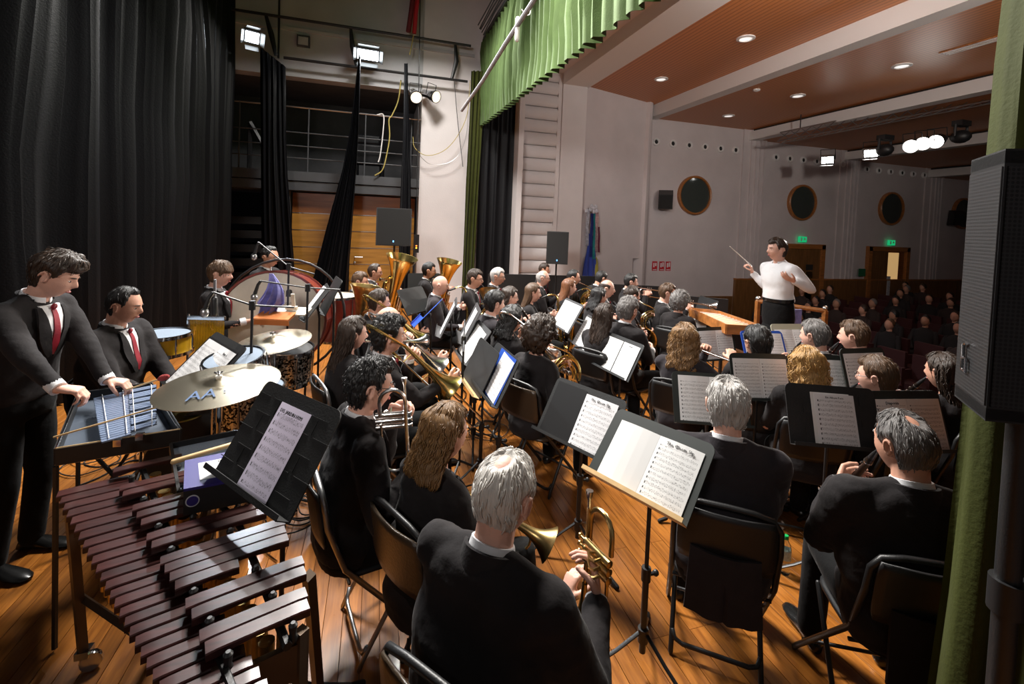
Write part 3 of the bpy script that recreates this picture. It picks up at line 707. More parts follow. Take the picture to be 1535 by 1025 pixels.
for i, (px, tgt) in enumerate((((622, 143), (.95, 9.6, 4.2)), ((647, 143), (2.2, 9.4, 4.3)))):
    p = aty(px[0], px[1], 10.8)
    l = thing('spotlight', ['small chrome spotlight on the lower pipe, beside the gathered leg drape', 'small chrome spotlight on the lower pipe, tilted towards the green curtain'][i], 'stage light',
        Mx=Matrix.Translation(p) @ (Vector(tgt)-p).to_track_quat('Z', 'Y').to_matrix().to_4x4())
    obj('barrel', MB().lathe([(.05, -.3), (.09, -.27), (.1, -.05), (.135, .05), (.14, .17), (.128, .17), (.12, .05), (.05, .03)], 18), M['chrome'], l)
    obj('rim', MB().lathe([(.142, .13), (.142, .175), (.128, .175), (.128, .13)], 18, cap=False), M['black_metal'], l)
    obj('lens', MB().lathe([(.125, .12), (.1, .14), (.03, .15)], 18), M['lamp_soft'], l)
    obj('yoke', MB().tube([(-.13, 0, -.05), (-.13, .25, -.08), (.13, .25, -.08), (.13, 0, -.05)], .01, 6), M['black_metal'], l)
def smooth_path(P, k=6):
    P = [Vector(p) for p in P]; out = []
    if len(P) < 3: return P
    Q = [P[0]*2-P[1]]+P+[P[-1]*2-P[-2]]
    for i in range(1, len(Q)-2):
        a, b, c, d = Q[i-1:i+3]
        for j in range(k):
            t = j/k; out.append(.5*((2*b)+(c-a)*t+(2*a-5*b+4*c-d)*t*t+(3*b-a-3*c+d)*t**3))
    return out+[P[-1]]
def cable(label, pts, r, m, name='cable', cat='cable', n=6):
    pts = smooth_path(pts); return tag(obj(name, MB().tube(pts, r, n), m), label, cat)
cable('black cable hanging straight down the white wall to a red-lit controller', [aty(x, y, 10.8) for x, y in ((630, -30), (629, 60), (627, 180), (625, 300), (624, 352))], .012, M['black_metal'])
cable('thin black cable dropping from the lower pipe beside the green curtain', [aty(x, y, 10.85) for x, y in ((681, 122), (686, 180), (694, 250))], .008, M['black_metal'])
cable('slack yellow rope swagged across the white wall below the spotlights', [aty(x, y, 10.95) for x, y in ((619, 205), (622, 222), (640, 233), (665, 226), (685, 205), (700, 172), (705, 120))], .008, M['rope'], 'rope', 'rope')
cable('thin grey cord looping below the yellow rope on the white wall', [aty(x, y, 11.0) for x, y in ((628, 232), (645, 246), (672, 244), (690, 228), (700, 195), (702, 140))], .006, M['steel'], 'cord', 'cord')
cable('yellow rope tied to the gallery railing and hanging in a long loop', [aty(x, y, 11.1) for x, y in ((601, 120), (597, 150), (588, 172), (583, 180), (584, 205), (579, 235), (573, 255), (562, 263))], .014, M['rope'], 'rope', 'rope')
cable('white rope end hanging from the gallery railing beside the yellow loop', [aty(x, y, 11.1) for x, y in ((565, 172), (575, 173), (574, 200), (570, 232), (567, 243))], .014, M['white_paint'], 'rope', 'rope')
cable('bundle of red hose dropping from above onto the upper pipe', [aty(x, y, 10.85) for x, y in ((629, -20), (624, 15), (621, 50))], .05, M['red_cable'], 'hose', 'hose')
cable('darker red hose beside the bright red one above the upper pipe', [aty(x, y, 10.85) for x, y in ((621, -20), (616, 20), (612, 48))], .055, mat('maroon_hose', (.14, .01, .015), .6), 'hose', 'hose')
cable('yellow rope tail below the red hose above the gathered drape', [aty(x, y, 10.85) for x, y in ((620, 52), (617, 68), (614, 82))], .012, M['rope'], 'rope', 'rope')
cs = thing('cable_controller', 'small black control box with red and amber lamps at the end of the wall cable', 'control box', loc=aty(624, 365, 10.75))
obj('case', MB().box((0, 0, 0), (.12, .08, .42)), M['black_plastic'], cs, False)
obj('lamp', MB().ball((0, -.045, -.05), .018), M['led_red'], cs); obj('lamp', MB().ball((0, -.045, -.1), .018), mat('amber_led', (1, .6, 0), .5, emit=(1, .5, .05), estr=3), cs)

# flags and ribbons hung on the splay wall
_f = thing('ribboned_banner', 'blue banner pole with white, teal and pink ribbons hanging on the splay wall', 'banner', loc=(5.75, 11.3, 0))
def rel(x, y, Y=11.25): return aty(x, y, Y)-Vector((5.75, 11.3, 0))
def strip(name, a, b, w0, w1, m, dy=0):
    A, B2 = rel(*a), rel(*b); mb = MB(); rings = []
    for k in range(9):
        t = k/8; c = A.lerp(B2, t)+Vector((.012*math.sin(t*9+a[0]), -dy+.012*math.cos(t*7+a[0]), 0)); w_ = w0+(w1-w0)*t
        nn = 9; row = [c+Vector((w_*(i/(nn-1)-.5), .03*math.sin(i*2.1+t*2+a[0]), 0)) for i in range(nn)]; rings.append(row+[p+Vector((0, .008, 0)) for p in reversed(row)])
    mb.loft(rings); return obj(name, mb, m, _f)
strip('flag', (885, 350), (884, 423), .12, .5, M['flag_blue'], .02)
strip('ribbon', (880, 313), (879, 368), .07, .07, M['flag_pale'], .05); strip('ribbon', (886, 320), (884, 385), .06, .06, mat('navy_ribbon', (.03, .04, .2), .6), .06)
strip('ribbon', (890, 320), (888, 388), .07, .06, M['flag_teal'], .06); strip('ribbon', (893, 318), (893, 378), .08, .05, mat('pink_ribbon', (.5, .33, .34), .7, var=.4, vscale=20), .05)
strip('ribbon', (897, 340), (896, 378), .03, .03, mat('maroon_ribbon', (.2, .03, .08), .7), .05); strip('ribbon', (892, 385), (894, 423), .03, .1, M['flag_yellow'], .05)
_mb = MB()
for (x, y) in ((886, 309), (889, 312), (892, 310), (889, 317), (884, 314), (893, 316), (878, 316)): _mb.ball(rel(x, y)+Vector((0, -.05, 0)), (.05, .03, .06), 8, 5)
obj('finial', _mb, M['flag_pale'], _f)

# black partition panels at the stage edge behind the players
def panel_run(label, pts, ztop):
    t = thing('black_partition', label, 'partition', loc=(*pts[0], 0)); o0 = Vector((*pts[0], 0))
    for a, b in zip(pts[:-1], pts[1:]):
        a, b = Vector((*a, 0)), Vector((*b, 0)); d = b-a; mid = (a+b)/2-o0
        obj('panel', MB().box(mid+Z3*ztop/2, (d.length-.01, .04, ztop), Matrix.Rotation(math.atan2(d.y, d.x), 3, 'Z')), M['black_plastic'], t, False)
def g2(x, y, z): p = atz(x, y, z); return (p.x, p.y)
panel_run('black partition panels behind the back row below the ribbed wall', [(2.2, 8.9), (3.3, 8.8), (4.5, 8.6)], .98)
panel_run('black partition panels behind the row below the banner', [(4.0, 7.9), (4.9, 7.6), (5.3, 7.45)], .93)
panel_run('lower black partition panels beside the seated brass player near the desk', [(4.6, 6.6), (5.5, 6.0)], .93)
# ------------------------------------------------------------------ people
def G(x, s): return math.exp(-(x/s)**2)
def sm(a, b, x):
    t = max(0, min(1, (x-a)/(b-a))); return t*t*(3-2*t)
HS = 1.0
def head_pt(th, ph):
    dx, dy, dz = math.sin(th)*math.cos(ph), math.cos(th)*math.cos(ph), math.sin(ph)
    x, y, z = .077*dx, .098*dy, .119*dz
    if z < 0:
        t = -z/.119
        x *= 1-.30*t**1.4
        if y < 0: y *= 1-.40*t
        else: y += .010*t*t
        x *= 1+.10*math.sin(min(1, t)*PI)*(1 if abs(dx) > .3 else 0)*.4
    else:
        x *= 1+.05*math.sin(min(1, z/.119)*PI)
        if y < 0: y *= 1+.06*math.sin(min(1, z/.119)*PI)
    if dy > 0:
        f = dy
        n_ = sm(.028, -.016, z)*(1 if z > -.024 else G(z+.024, .009))
        y += f*.026*n_*G(x, .0125)*(1 if z > -.03 else .8)
        y -= f*.010*G(abs(x)-.031, .016)*G(z-.008, .012)
        y += f*.005*G(abs(x)-.028, .022)*G(z-.030, .009)
        y += f*.004*G(abs(x)-.045, .018)*G(z+.020, .02)
        y += f*.007*G(x, .021)*(G(z+.049, .006)+.9*G(z+.062, .007))
        y -= f*.004*G(x, .03)*G(z+.076, .007)
        y += f*.008*G(x, .020)*G(z+.098, .016)
    return Vector((x, y, z))
def head_grid(n=44, m=36):
    rings = []
    for j in range(m+1):
        ph = -PI/2+PI*(j+.15)/(m+.3)
        rings.append([head_pt(2*PI*i/n, ph) for i in range(n)])
    return rings
def add_ear(mb, s, Mx):
    c = Vector((s*.080, -.010, -.004))
    pts = [Mx @ (c+Vector((s*(.006+.007*math.sin(a*.5+.3)), .017*math.cos(a)-.004, .030*math.sin(a)))) for a in [R(-80+i*30) for i in range(10)]]
    mb.tube(pts, [.005, .0055, .006, .0065, .0065, .0065, .0065, .006, .0055, .005], 6, round_caps=True)
    mb.prism([(-.010, -.02), (.012, -.024), (.014, .016), (-.008, .02)], .007, Mx @ Matrix.Translation(c+Vector((s*.001, 0, 0))) @ Matrix.Rotation(R(90), 4, 'Y') @ Matrix.Rotation(R(90), 4, 'Z'))

def hair_mesh(style, n=72, m=44, seed=0, T=.018):
    """closed cap: outside the hairline it dips under the skin"""
    rnd = random.Random(seed); sx = rnd.uniform(0, 50)
    curly = style in ('curly', 'wild'); rings = []
    for j in range(m+1):
        ph = -PI/2+PI*(j+.15)/(m+.3); row = []
        for i in range(n):
            th = 2*PI*i/n; p = head_pt(th, ph); d = Vector((math.sin(th)*math.cos(ph), math.cos(th)*math.cos(ph), math.sin(ph)))
            # nose etc. must not lift the hair cap
            if d.y > 0: p = Vector((.077*d.x*(1-.3*max(0, -d.z)**1.4), .098*d.y, .119*d.z))
            zn = d.z; front = d.y
            hl = .58-.05*math.cos(th*3) if style != 'bald' else 9
            if style == 'fringe' or style == 'mop': hl = .33
            if style == 'recede': hl = .78
            if style == 'quiff': hl = .44
            # hairline height in unit sphere z as a function of azimuth: high in front, low at the nape
            az = abs(math.atan2(d.x, d.y))
            line = hl*sm(1.35, .95, az) + (-.02)*(1-sm(1.35, .95, az)) - .72*sm(1.65, 2.1, az)
            if style == 'mop': line = .30*sm(1.35, .9, az)-.10-.62*sm(1.6, 2.1, az)
            k = sm(line-.05, line+.12, zn)
            if style in ('ring', 'bald') :
                k *= 1-sm(.50, .66, zn+.12*(1-abs(d.x)) + .25*max(0, d.y))
            if style == 'crown':    # thin patch at the crown
                cr = Vector((0, -.42, .9)).normalized(); k *= 1-.75*sm(.90, .98, d.dot(cr))
            t = T
            if style in ('short', 'quiff', 'fringe', 'mop', 'recede', 'ring', 'crown', 'curly'):
                k *= 1-.97*G(az-1.62, .30)*sm(.42, .12, zn)*sm(-.75, -.35, zn)
            if style == 'quiff': t = T*(1+.75*sm(.1, .9, d.y)*sm(.3, .8, zn)+.5*noise.noise(Vector((d.x*5+sx, d.y*5, d.z*5))))
            if style in ('short', 'quiff', 'fringe', 'mop', 'recede'): t *= .65+.5*sm(-.3, .8, zn)
            nz = noise.noise(Vector((d.x*3+sx, d.y*3, d.z*3)))*.25+math.sin(th*31+6*noise.noise(Vector((d.x*4, d.y*4, d.z*4+sx))))*.07+.25*noise.noise(Vector((math.atan2(d.x, d.y)*9, ph*1.6, sx)))
            if curly: nz = noise.noise(Vector((d.x*11+sx, d.y*11, d.z*11)))*.55+noise.noise(Vector((d.x*22+sx, d.y*22, d.z*22)))*.3
            off = k*t*(1+nz)-.006*(1-k)
            row.append(p+d*off)
        rings.append(row)
    mb = MB().loft(rings); mb.grid = (len(rings), n); return mb
def long_hair(Lh, wid=.088, wavy=0, seed=0, lift=.0, back=-.035, curve=.05, n=60, flip=0):
    """mass of hair from the crown down the back, cross-sections open to the face by standing behind the ears"""
    rings = []; m = 30; rnd = random.Random(seed); s0 = rnd.uniform(0, 40)
    for j in range(m+1):
        t = j/m; z = .112-(.112+Lh)*t; row = []
        cap = math.sqrt(max(0, 1-(1-min(1, t*5.5))**2))
        wj = wid*cap*(1+.10*math.sin(min(1, t*1.5)*PI)+flip*t*t); dj = (.078-.03*t)*cap; cy = back-curve*sm(.3, 1, t)
        if t > .93: wj *= 1-.35*(t-.93)/.07; dj *= 1-.5*(t-.93)/.07
        for i in range(n):
            a = 2*PI*i/n; rr = 1+.025*math.sin(a*19+s0+wavy*3*math.sin(t*16+a*2))+.05*noise.noise(Vector((math.cos(a)*3+s0, math.sin(a)*3, t*3*(1+wavy*2))))
            if wavy: rr += wavy*.13*noise.noise(Vector((math.cos(a)*6+s0, math.sin(a)*6, t*9)))+wavy*.05*math.sin(t*34+a*5+s0)*sm(.3, .5, t)
            x = wj*math.cos(a)*rr; y = dj*math.sin(a)*rr
            if y > 0: y *= .72 if z < .03 else 1.0
            zz_ = z + (.012*math.sin(a*7+s0)+.02*noise.noise(Vector((a*2, s0, 0))))*sm(.8, 1, t)
            row.append(Vector((x, cy+y, zz_)))
        rings.append(row)
    mb = MB().loft(rings); mb.grid = (len(rings), n); return mb

def ik(S, T, l1, l2, hint):
    S, T = Vector(S), Vector(T); d = T-S; L = d.length; L = min(L, (l1+l2)*.995)
    dn = d.normalized(); T = S+dn*L
    a = (l1*l1-l2*l2+L*L)/(2*L); h = math.sqrt(max(0, l1*l1-a*a))
    hn = Vector(hint); hn = (hn-dn*hn.dot(dn)).normalized()
    return S+dn*a+hn*h, T
def add_hand(mb, W, d, n_, side, curl=.6, spread=.04, thumb=.5, sc=1.0, fan=None):
    """W wrist, d pointing direction, n_ palm-facing normal; side +1: thumb on +cross side"""
    d = Vector(d).normalized(); n_ = Vector(n_); n_ = (n_-d*n_.dot(d)).normalized(); u = d.cross(n_)*side   # u points to the thumb side
    P = [Vector(W)+d*t for t in (-.01, .015, .045, .075, .092)]
    wd_ = [.024, .030, .039, .042, .038]; tk = [.018, .017, .016, .014, .011]
    mb.loft([ell(P[i]+d*0, u, n_, wd_[i]*sc, tk[i]*sc, 12, .8) for i in range(5)])
    for k, (L1, L2, L3, r_, o_) in enumerate(((.042, .026, .021, .0092, 1), (.047, .030, .022, .0094, .33), (.043, .028, .021, .0090, -.33), (.034, .021, .019, .0080, -1))):
        c = curl if not isinstance(curl, (list, tuple)) else curl[k]
        b = Vector(W)+d*(.086-.006*abs(o_)-(.006 if k == 3 else 0))*sc+u*(o_*.0305*sc); sp = (d+u*o_*spread*3).normalized()
        pts = [b-sp*.02, b]; a = 0
        for L, f in ((L1, .9), (L2, 1.1), (L3, .7)):
            a += c*f; pts.append(pts[-1]+(sp*math.cos(a)+n_*math.sin(a))*L*sc)
        mb.tube(pts, [r_*1.05*sc, r_*1.05*sc, r_*sc, r_*.92*sc, r_*.8*sc], 8, round_caps=True)
    b = Vector(W)+d*.022*sc+u*.024*sc; t1 = (d*.62+u*.72+n_*.35*thumb).normalized(); t2 = (d*.9+u*(.45-.5*thumb)+n_*(.2+.9*thumb)).normalized(); t3 = (d*.85+u*(.25-.7*thumb)+n_*(.2+1.0*thumb)).normalized()
    pts = [b-t1*.015, b, b+t1*.040*sc, b+t1*.040*sc+t2*.032*sc, b+t1*.040*sc+t2*.032*sc+t3*.026*sc]
    mb.tube(pts, [.013*sc, .0145*sc, .0118*sc, .0105*sc, .0085*sc], 8, round_caps=True)

def hobj(mb, m, parent):
    me = mb.mesh('hair', m); rows, n = mb.grid; ul = me.uv_layers.new(name='UV')
    for p in me.polygons:
        if len(p.vertices) != 4: continue
        us = [v % n for v in p.vertices]; w_ = max(us)-min(us) > n/2
        for li, v, u in zip(p.loop_indices, p.vertices, us): ul.data[li].uv = ((u+(n if w_ and u < n/2 else 0))/n, (v//n)/rows)
    o = bpy.data.objects.new('hair', me); COL.objects.link(o); o.parent = parent; return o
def strands(mb, m, parent, N, seed, L, r, curl, Hm=None, inv=False):
    """loose locks lying on the hair surface, running along the grid from the crown downwards"""
    rnd = random.Random(seed+99); rows, n = mb.grid; out = MB(); V_ = mb.v
    c = sum(V_, Vector((0, 0, 0)))/len(V_); step = -1 if not inv else 1
    Hi = Hm.inverted() if Hm is not None else None
    for _ in range(N):
        j = rnd.randrange(4, rows-3); i = rnd.randrange(n); p = V_[j*n+i]
        if Hi is not None:
            q = Hi @ p; b = q.length/(Vector((q.x/.077, q.y/.098, q.z/.119)).length or 1)
            if Vector((q.x/.077, q.y/.098, q.z/.119)).length < 1.045 or (q.y > .06 and q.z < .03): continue
        pts = []; jj = j; ii = float(i); drift = rnd.uniform(-.4, .4); tot = 0; last = p; lift = rnd.uniform(.0, .004)
        while tot < L*rnd.uniform(.8, 1.2) and 2 < jj < rows-2 and len(pts) < 7:
            q = V_[jj*n+int(ii) % n]; nrm = (q-c).normalized(); w = Vector((rnd.uniform(-1, 1), rnd.uniform(-1, 1), rnd.uniform(-1, 1)))*(.0015*curl)
            pts.append(q+nrm*(lift+.0015+.0025*len(pts)*rnd.random()*(.5 if curl == 1 else 1))+w); tot += (q-last).length if len(pts) > 1 else 0; last = q; jj += step*(2 if L < .06 else 1); ii += drift*2
        if len(pts) >= 3:
            k = len(pts); out.tube(pts, [r*(.5+.5*math.sin(PI*min(1, (x+.6)/k)))*(1 if x < k-1 else .3) for x in range(k)], 4, flat=.6)
    if out.v: o = obj('loose_hair', out, m, parent, ang=180)
PEOPLE = {}
def person(label, hp=None, hz=1.31, face=None, sit=True, lean=6, twist=0, hyaw=0, hpitch=8, hroll=0, hands=None, hair=('short', 'h_brown'), skin='skin', suit='suit',
           tie='tie', female=False, size=1.0, glasses=False, detail=1, group=None, knees=None, mouth=True, jacket=True, build=1.0, tails=False, pos=None, T=None, seed=None, elbow=None, chairm=None, child=False, seat=.46):
    """hp: pixel of the crown; hz: its height above the stage. The figure stands or sits so that its crown is there."""
    seed = seed if seed is not None else len(PEOPLE)
    dist = 3
    hip = .53 if sit else .93*size
    up = size*(.95 if female and sit else 1.0)
    torso = .50*up
    Rl = Matrix.Translation((0, 0, hip)) @ Euler((R(-lean), 0, 0)).to_matrix().to_4x4() @ Matrix.Rotation(R(twist), 4, 'Z')
    def U(p): return Rl @ Vector(p)
    neck = U((0, -.012, torso)); hs = .97 if female else 1.0
    if child: hs = .95
    Hm = Matrix.Translation(U((0, .006, torso+.022))) @ Euler((R(-hpitch), 0, R(hyaw))).to_matrix().to_4x4() @ Matrix.Rotation(R(hroll), 4, 'Y') @ Matrix.Translation((0, .012, .115)) @ Matrix.Scale(hs, 4)
    crown = Hm @ Vector((0, -.02, .13))
    if pos is None:
        W = atz(hp[0], hp[1], hz); zshift = hz-crown.z
    else: W = Vector((pos[0], pos[1], 0)); zshift = 0
    if face is None:
        c = (Vector((4.5, 4.1, 0))-Vector((W.x, W.y, 0))); ang = math.atan2(-c.x, c.y)
    else: ang = R(face)
    Rz = Matrix.Rotation(ang, 4, 'Z')
    off = Rz @ Vector((crown.x, crown.y, 0)) if pos is None else Vector((0, 0, 0))
    root = Vector((W.x-off.x, W.y-off.y, 0))
    if sit and abs(zshift) > .001:      # absorb the height difference in the torso
        pass
    MW = Matrix.Translation(root) @ Rz
    t = bpy.data.objects.new('person', None); COL.objects.link(t); t.matrix_world = MW; tag(t, label, 'person', group)
    zs = zshift
    if not sit: zs = zshift
    def sh(p): return Vector(p)+Vector((0, 0, zs))
    Rl = Matrix.Translation((0, 0, zs)) @ Rl; Hm = Matrix.Translation((0, 0, zs)) @ Hm; neck = neck+Vector((0, 0, zs))
    w = (.90 if female else 1.0)*build*(size if child else 1)
    # --- arms
    d_ = (CAM-Vector((W.x, W.y, 1.2))).length
    near = d_ < 3.4; mid = d_ < 5
    vox = .0048 if near else (.0062 if mid else .0085)
    body = MB()
    rg = head_grid(44 if mid else 32, 36 if mid else 26)
    body.loft([[Hm @ p for p in r] for r in rg])
    add_ear(body, 1, Hm); add_ear(body, -1, Hm)
    hb = Hm @ Vector((0, -.022, -.055)); nb = U2 = Rl @ Vector((0, -.012, torso-.05)); mid_ = hb.lerp(nb, .5)
    body.tube([hb+Vector((0, 0, .03)), hb, mid_, nb, Rl @ Vector((0, 0, torso-.16))], [.05*hs, .054*hs*w**.5, .055*w**.5, .066, .07], 16)
    arms = []
    iv = MW.inverted(); ml = Hm @ Vector((0, .108, -.056))
    hd = hands(ml) if callable(hands) else (hands or {})
    for k_ in list(hd):
        if hd[k_] is not None and hd[k_][0] == 'W':
            q = hd[k_][1:]; r3 = iv.to_3x3(); hd[k_] = (iv @ Vector(q[0]), r3 @ Vector(q[1]), r3 @ Vector(q[2]))+tuple(q[3:])
    for s in (1, -1):
        S = Rl @ Vector((s*.172*w, -.005, torso-.072)); spec = hd.get('r' if s == 1 else 'l')
        if spec is None: spec = ((s*.10, .30, .60), (-s*.5, .9, -.1), (0, 0, -1), .55)
        T_ = Vector(spec[0]); 
        hint = Vector((s*.48, -.3, -1.0)) if elbow is None else Vector((s*elbow[0], elbow[1], elbow[2]))
        k_ = size if child else 1
        E, T2 = ik(S, T_, .302*k_, .268*k_, hint)
        arms.append((s, S, E, T2, spec)); fa = (T2-E).normalized()
        body.tube([S, E, E.lerp(T2, .5), T2], [.034, .033, .031, .0265], 10, round_caps=True)
        hdv = Vector(spec[1]).normalized(); hdv = (hdv+fa*.15).normalized()
        add_hand(body, T2, hdv, spec[2], s, spec[3], thumb=spec[4] if len(spec) > 4 else .5, sc=.93 if female or child else 1.0)
    bo = bpy.data.objects.new('body', remesh(body, vox, M[skin], 'body', 1 if near else 0, .4)); COL.objects.link(bo); bo.parent = t
    # --- face details
    if mid or d_ < 8.5:
        for s in (-1, 1):
            c = Vector((s*.031, .0765, .007))
            obj('eye', MB().ball((0, 0, 0), (.0125, .0105, .0075 if hpitch < 14 else .0045), 10, 6).xf(Hm @ Matrix.Translation(c)), M['eye'], t)
            obj('iris', MB().ball((0, 0, 0), (.0052, .004, .0052), 8, 5).xf(Hm @ Matrix.Translation(c+Vector((0, .0082, -.001)))), M['iris'], t)
            pts = [Hm @ (head_pt(math.asin(min(.99, a/.077)), .21)+Vector((0, .002, .005-(abs(a)-.03)**2*8))) for a in [s*(.012+.0065*i) for i in range(6)]]
            obj('eyebrow', MB().tube(pts, [.0022, .0036, .0038, .0034, .0028, .0016], 6), M[hair[1] if hair[1] not in ('h_white',) else 'h_grey'], t)
        if mouth:
            pts = [Hm @ (Vector((a, 0, -.0555))+Vector((0, .0995-.35*a*a/.022-abs(a)*.1, 0))) for a in (-.02, -.012, -.004, .004, .012, .02)]
            obj('lips', MB().tube(pts, [.0018, .004, .005, .005, .004, .0018], 8, flat=1.25), M['lips'], t)
    if glasses:
        g = MB()
        for s in (-1, 1):
            g.tube([Hm @ Vector((s*.032+.024*math.cos(a), .106-.006*abs(math.cos(a)), .006+.017*math.sin(a))) for a in [2*PI*i/14 for i in range(14)]], .0018, 5, closed=True)
            g.tube([Hm @ Vector((s*.056, .100, .010)), Hm @ Vector((s*.074, .06, .012)), Hm @ Vector((s*.080, -.005, .012)), Hm @ Vector((s*.078, -.02, -.006))], .0018, 5)
        g.tube([Hm @ Vector((-.010, .110, .010)), Hm @ Vector((.010, .110, .010))], .0018, 5)
        obj('spectacles', g, M['black_plastic'], t)
    # --- hair
    st, hm_ = hair[0], hair[1]; base = st
    if st == 'none': pass
    elif st in ('long', 'wavy', 'bob', 'tail'):
        cap = hair_mesh('short', seed=seed, T=.016)
        Lh = {'long': .30, 'wavy': .26, 'bob': .185, 'tail': .24}[st]; 
        lh = long_hair(Lh, .094 if st != 'wavy' else .100, 1.3 if st == 'wavy' else (.35 if st == 'bob' else .15), seed, flip=.12 if st != 'bob' else .38)
        hobj(cap.xf(Hm), M[hm_], t); hobj(lh.xf(Hm), M[hm_], t)
        if mid: strands(lh, M[hm_], t, 500 if near else 260, seed, .10, .0032, 1 if st != 'wavy' else 3, inv=True)
        if mid: strands(cap, M[hm_], t, 200, seed, .05, .0028, 1, Hm=Hm)
    else:
        Th = T if T else {'short': .016, 'quiff': .024, 'curly': .030, 'wild': .060, 'mop': .020, 'fringe': .020, 'ring': .010, 'crown': .014, 'recede': .015}[st]
        hmb = hair_mesh(st, 110 if near else 66, 60 if near else 38, seed, Th).xf(Hm); hobj(hmb, M[hm_], t)
        if d_ < 6.5: strands(hmb, M[hm_], t, (620 if near else 260), seed, .035 if st not in ('ring', 'crown') else .028, .0022 if st != 'wild' else .004, 3 if st in ('curly', 'wild') else 1, Hm=Hm)
    # --- jacket or shirt: torso and sleeves as one cloth
    cl = MB(); X_, Y_ = Vector((1, 0, 0)), Vector((0, 1, 0))
    b2 = build
    prof = [(-.10, .170, .125, 0), (-.03, .185, .140, 0), (.06, .172, .132, 0), (.14, .160*b2, .122*b2, .004), (.25, .172*b2, .125*b2, .006), (.34, .186, .122, .004), (torso-.085, .190, .108, -.004), (torso-.045, .150, .090, -.010), (torso-.012, .085, .066, -.014)]
    if not sit: prof = [(-.17, .178, .125, 0)]+prof
    if not jacket: prof = [(.035, .152, .112, 0)]+[q for q in prof if q[0] > .05]
    cl.loft([[Rl @ q for q in ell((0, cy, z), X_, Y_, a*w, b, 28, .86)] for z, a, b, cy in prof])
    for s, S, E, T2, spec in arms:
        nk = Rl @ Vector((s*.045, -.016, torso-.018)); sh_ = Rl @ Vector((s*.158*w, -.006, torso-.062))
        cl.tube([nk, nk.lerp(sh_, .5)+Vector((0, 0, -.002)), sh_], [.040, .046, .058], 12, round_caps=True)
        r0 = .064*w if not child else .058*w; fa = (T2-E).normalized(); ce = T2-fa*.022
        el = E.lerp((S+T2)/2, .06)
        cl.tube([S+(S-E).normalized()*-.0, S.lerp(el, .33), S.lerp(el, .75), el, el.lerp(ce, .3), el.lerp(ce, .7), ce], [r0*1.02, r0, r0*.90, r0*.86, r0*.80, r0*.68, r0*.62], 14, round_caps=True)
    if sit:
        for s in (-1, 1):
            a0 = Rl @ Vector((s*.09, .03, 0)); cl.tube([a0, Vector((s*.11, .17, hip+.01))], [.105*w**.5, .080], 12, round_caps=True)
    jm = M[suit] if jacket else M['shirt']
    # folds: displace by noise before the remesh smooths them
    jo = bpy.data.objects.new('jacket' if jacket else 'shirt', remesh(cl, .0115 if near else (.014 if mid else .019), jm, 'jacket', 3, .5)); COL.objects.link(jo); jo.parent = t
    me = jo.data; amp = .011 if near else .009; nv = len(me.vertices); co = [0.0]*(nv*3); me.vertices.foreach_get('co', co)
    nl = [0.0]*(nv*3); me.vertex_normals.foreach_get('vector', nl)
    for i in range(0, nv*3, 3):
        x, y, z = co[i], co[i+1], co[i+2]; k = noise.noise(Vector((x*7+seed, y*7, z*11)))+.55*abs(noise.noise(Vector((x*14, y*14+seed, z*24))))-.1
        k *= amp; co[i] = x+nl[i]*k; co[i+1] = y+nl[i+1]*k; co[i+2] = z+nl[i+2]*k
    me.vertices.foreach_set('co', co); me.update()
    if tails:
        mb = MB(); rings = []
        for k in range(9):
            z = hip+.14-.26*k/8; hw = .135+.015*k/8
            def yy(i): return -.148-.035*(1-((i-10)/10)**2)-.02*k/8-.004*math.sin(i*1.1+k*.2)*k/8+(.012 if i == 10 and k > 3 else 0)
            rings.append([Vector((-hw+2*hw*i/20, yy(i), z)) for i in range(21)]+[Vector((hw-2*hw*i/20, yy(20-i)+.012, z)) for i in range(21)])
        obj('jacket_tails', mb.loft(rings), jm, t)
    # --- trousers
    tr = MB(); legs = []
    kn = knees or {}
    tr.loft([ell((0, .0, hip+zs*.0+z), X_, Y_, a*w, b, 24, .85) for z, a, b in ((-.09, .155, .12), (-.03, .175, .135), (.05, .165, .125), (.10, .150, .115))])
    for s in (1, -1):
        H = Vector((s*.092*w, 0, hip-.01))
        if sit: K = Vector(kn.get('r' if s == 1 else 'l', (s*.155, .43, .52))); A = Vector(kn.get('ra' if s == 1 else 'la', (K.x*1.05, K.y+.02, .10)))
        else: K = Vector((s*.105, .03, hip*.53)); A = Vector(kn.get('ra' if s == 1 else 'la', (s*.11, -.02, .09)))
        tr.tube([H, H.lerp(K, .45), H.lerp(K, .9), K, K.lerp(A, .15), K.lerp(A, .5), A+Vector((0, 0, -.01))], [.093, .088, .071, .068, .066, .062, .060], 14, round_caps=True)
        legs.append((s, K, A))
    to = bpy.data.objects.new('trousers', remesh(tr, .014 if mid else .02, M['trousers'], 'trousers', 2)); COL.objects.link(to); to.parent = t
    if mid or not sit:
        for s, K, A in legs:
            f = (A-K); fd = Vector((s*.12, 1, 0)).normalized(); sd2 = Vector((fd.y, -fd.x, 0)); rings = []
            for u, wd_, h, z0 in ((-.065, .018, .03, .0), (-.05, .034, .06, 0), (-.01, .037, .085, 0), (.05, .038, .07, 0), (.11, .046, .05, 0), (.165, .045, .038, 0), (.20, .034, .028, 0), (.217, .014, .016, .004)):
                c = Vector((A.x, A.y, 0))+fd*u; rings.append([c+sd2*(wd_*math.cos(a))+Vector((0, 0, z0+.004+max(0, h*(.5+.5*math.sin(a))))) for a in [2*PI*i/12 for i in range(12)]])
            obj('shoe', MB().loft(rings), M['shoe'], t)
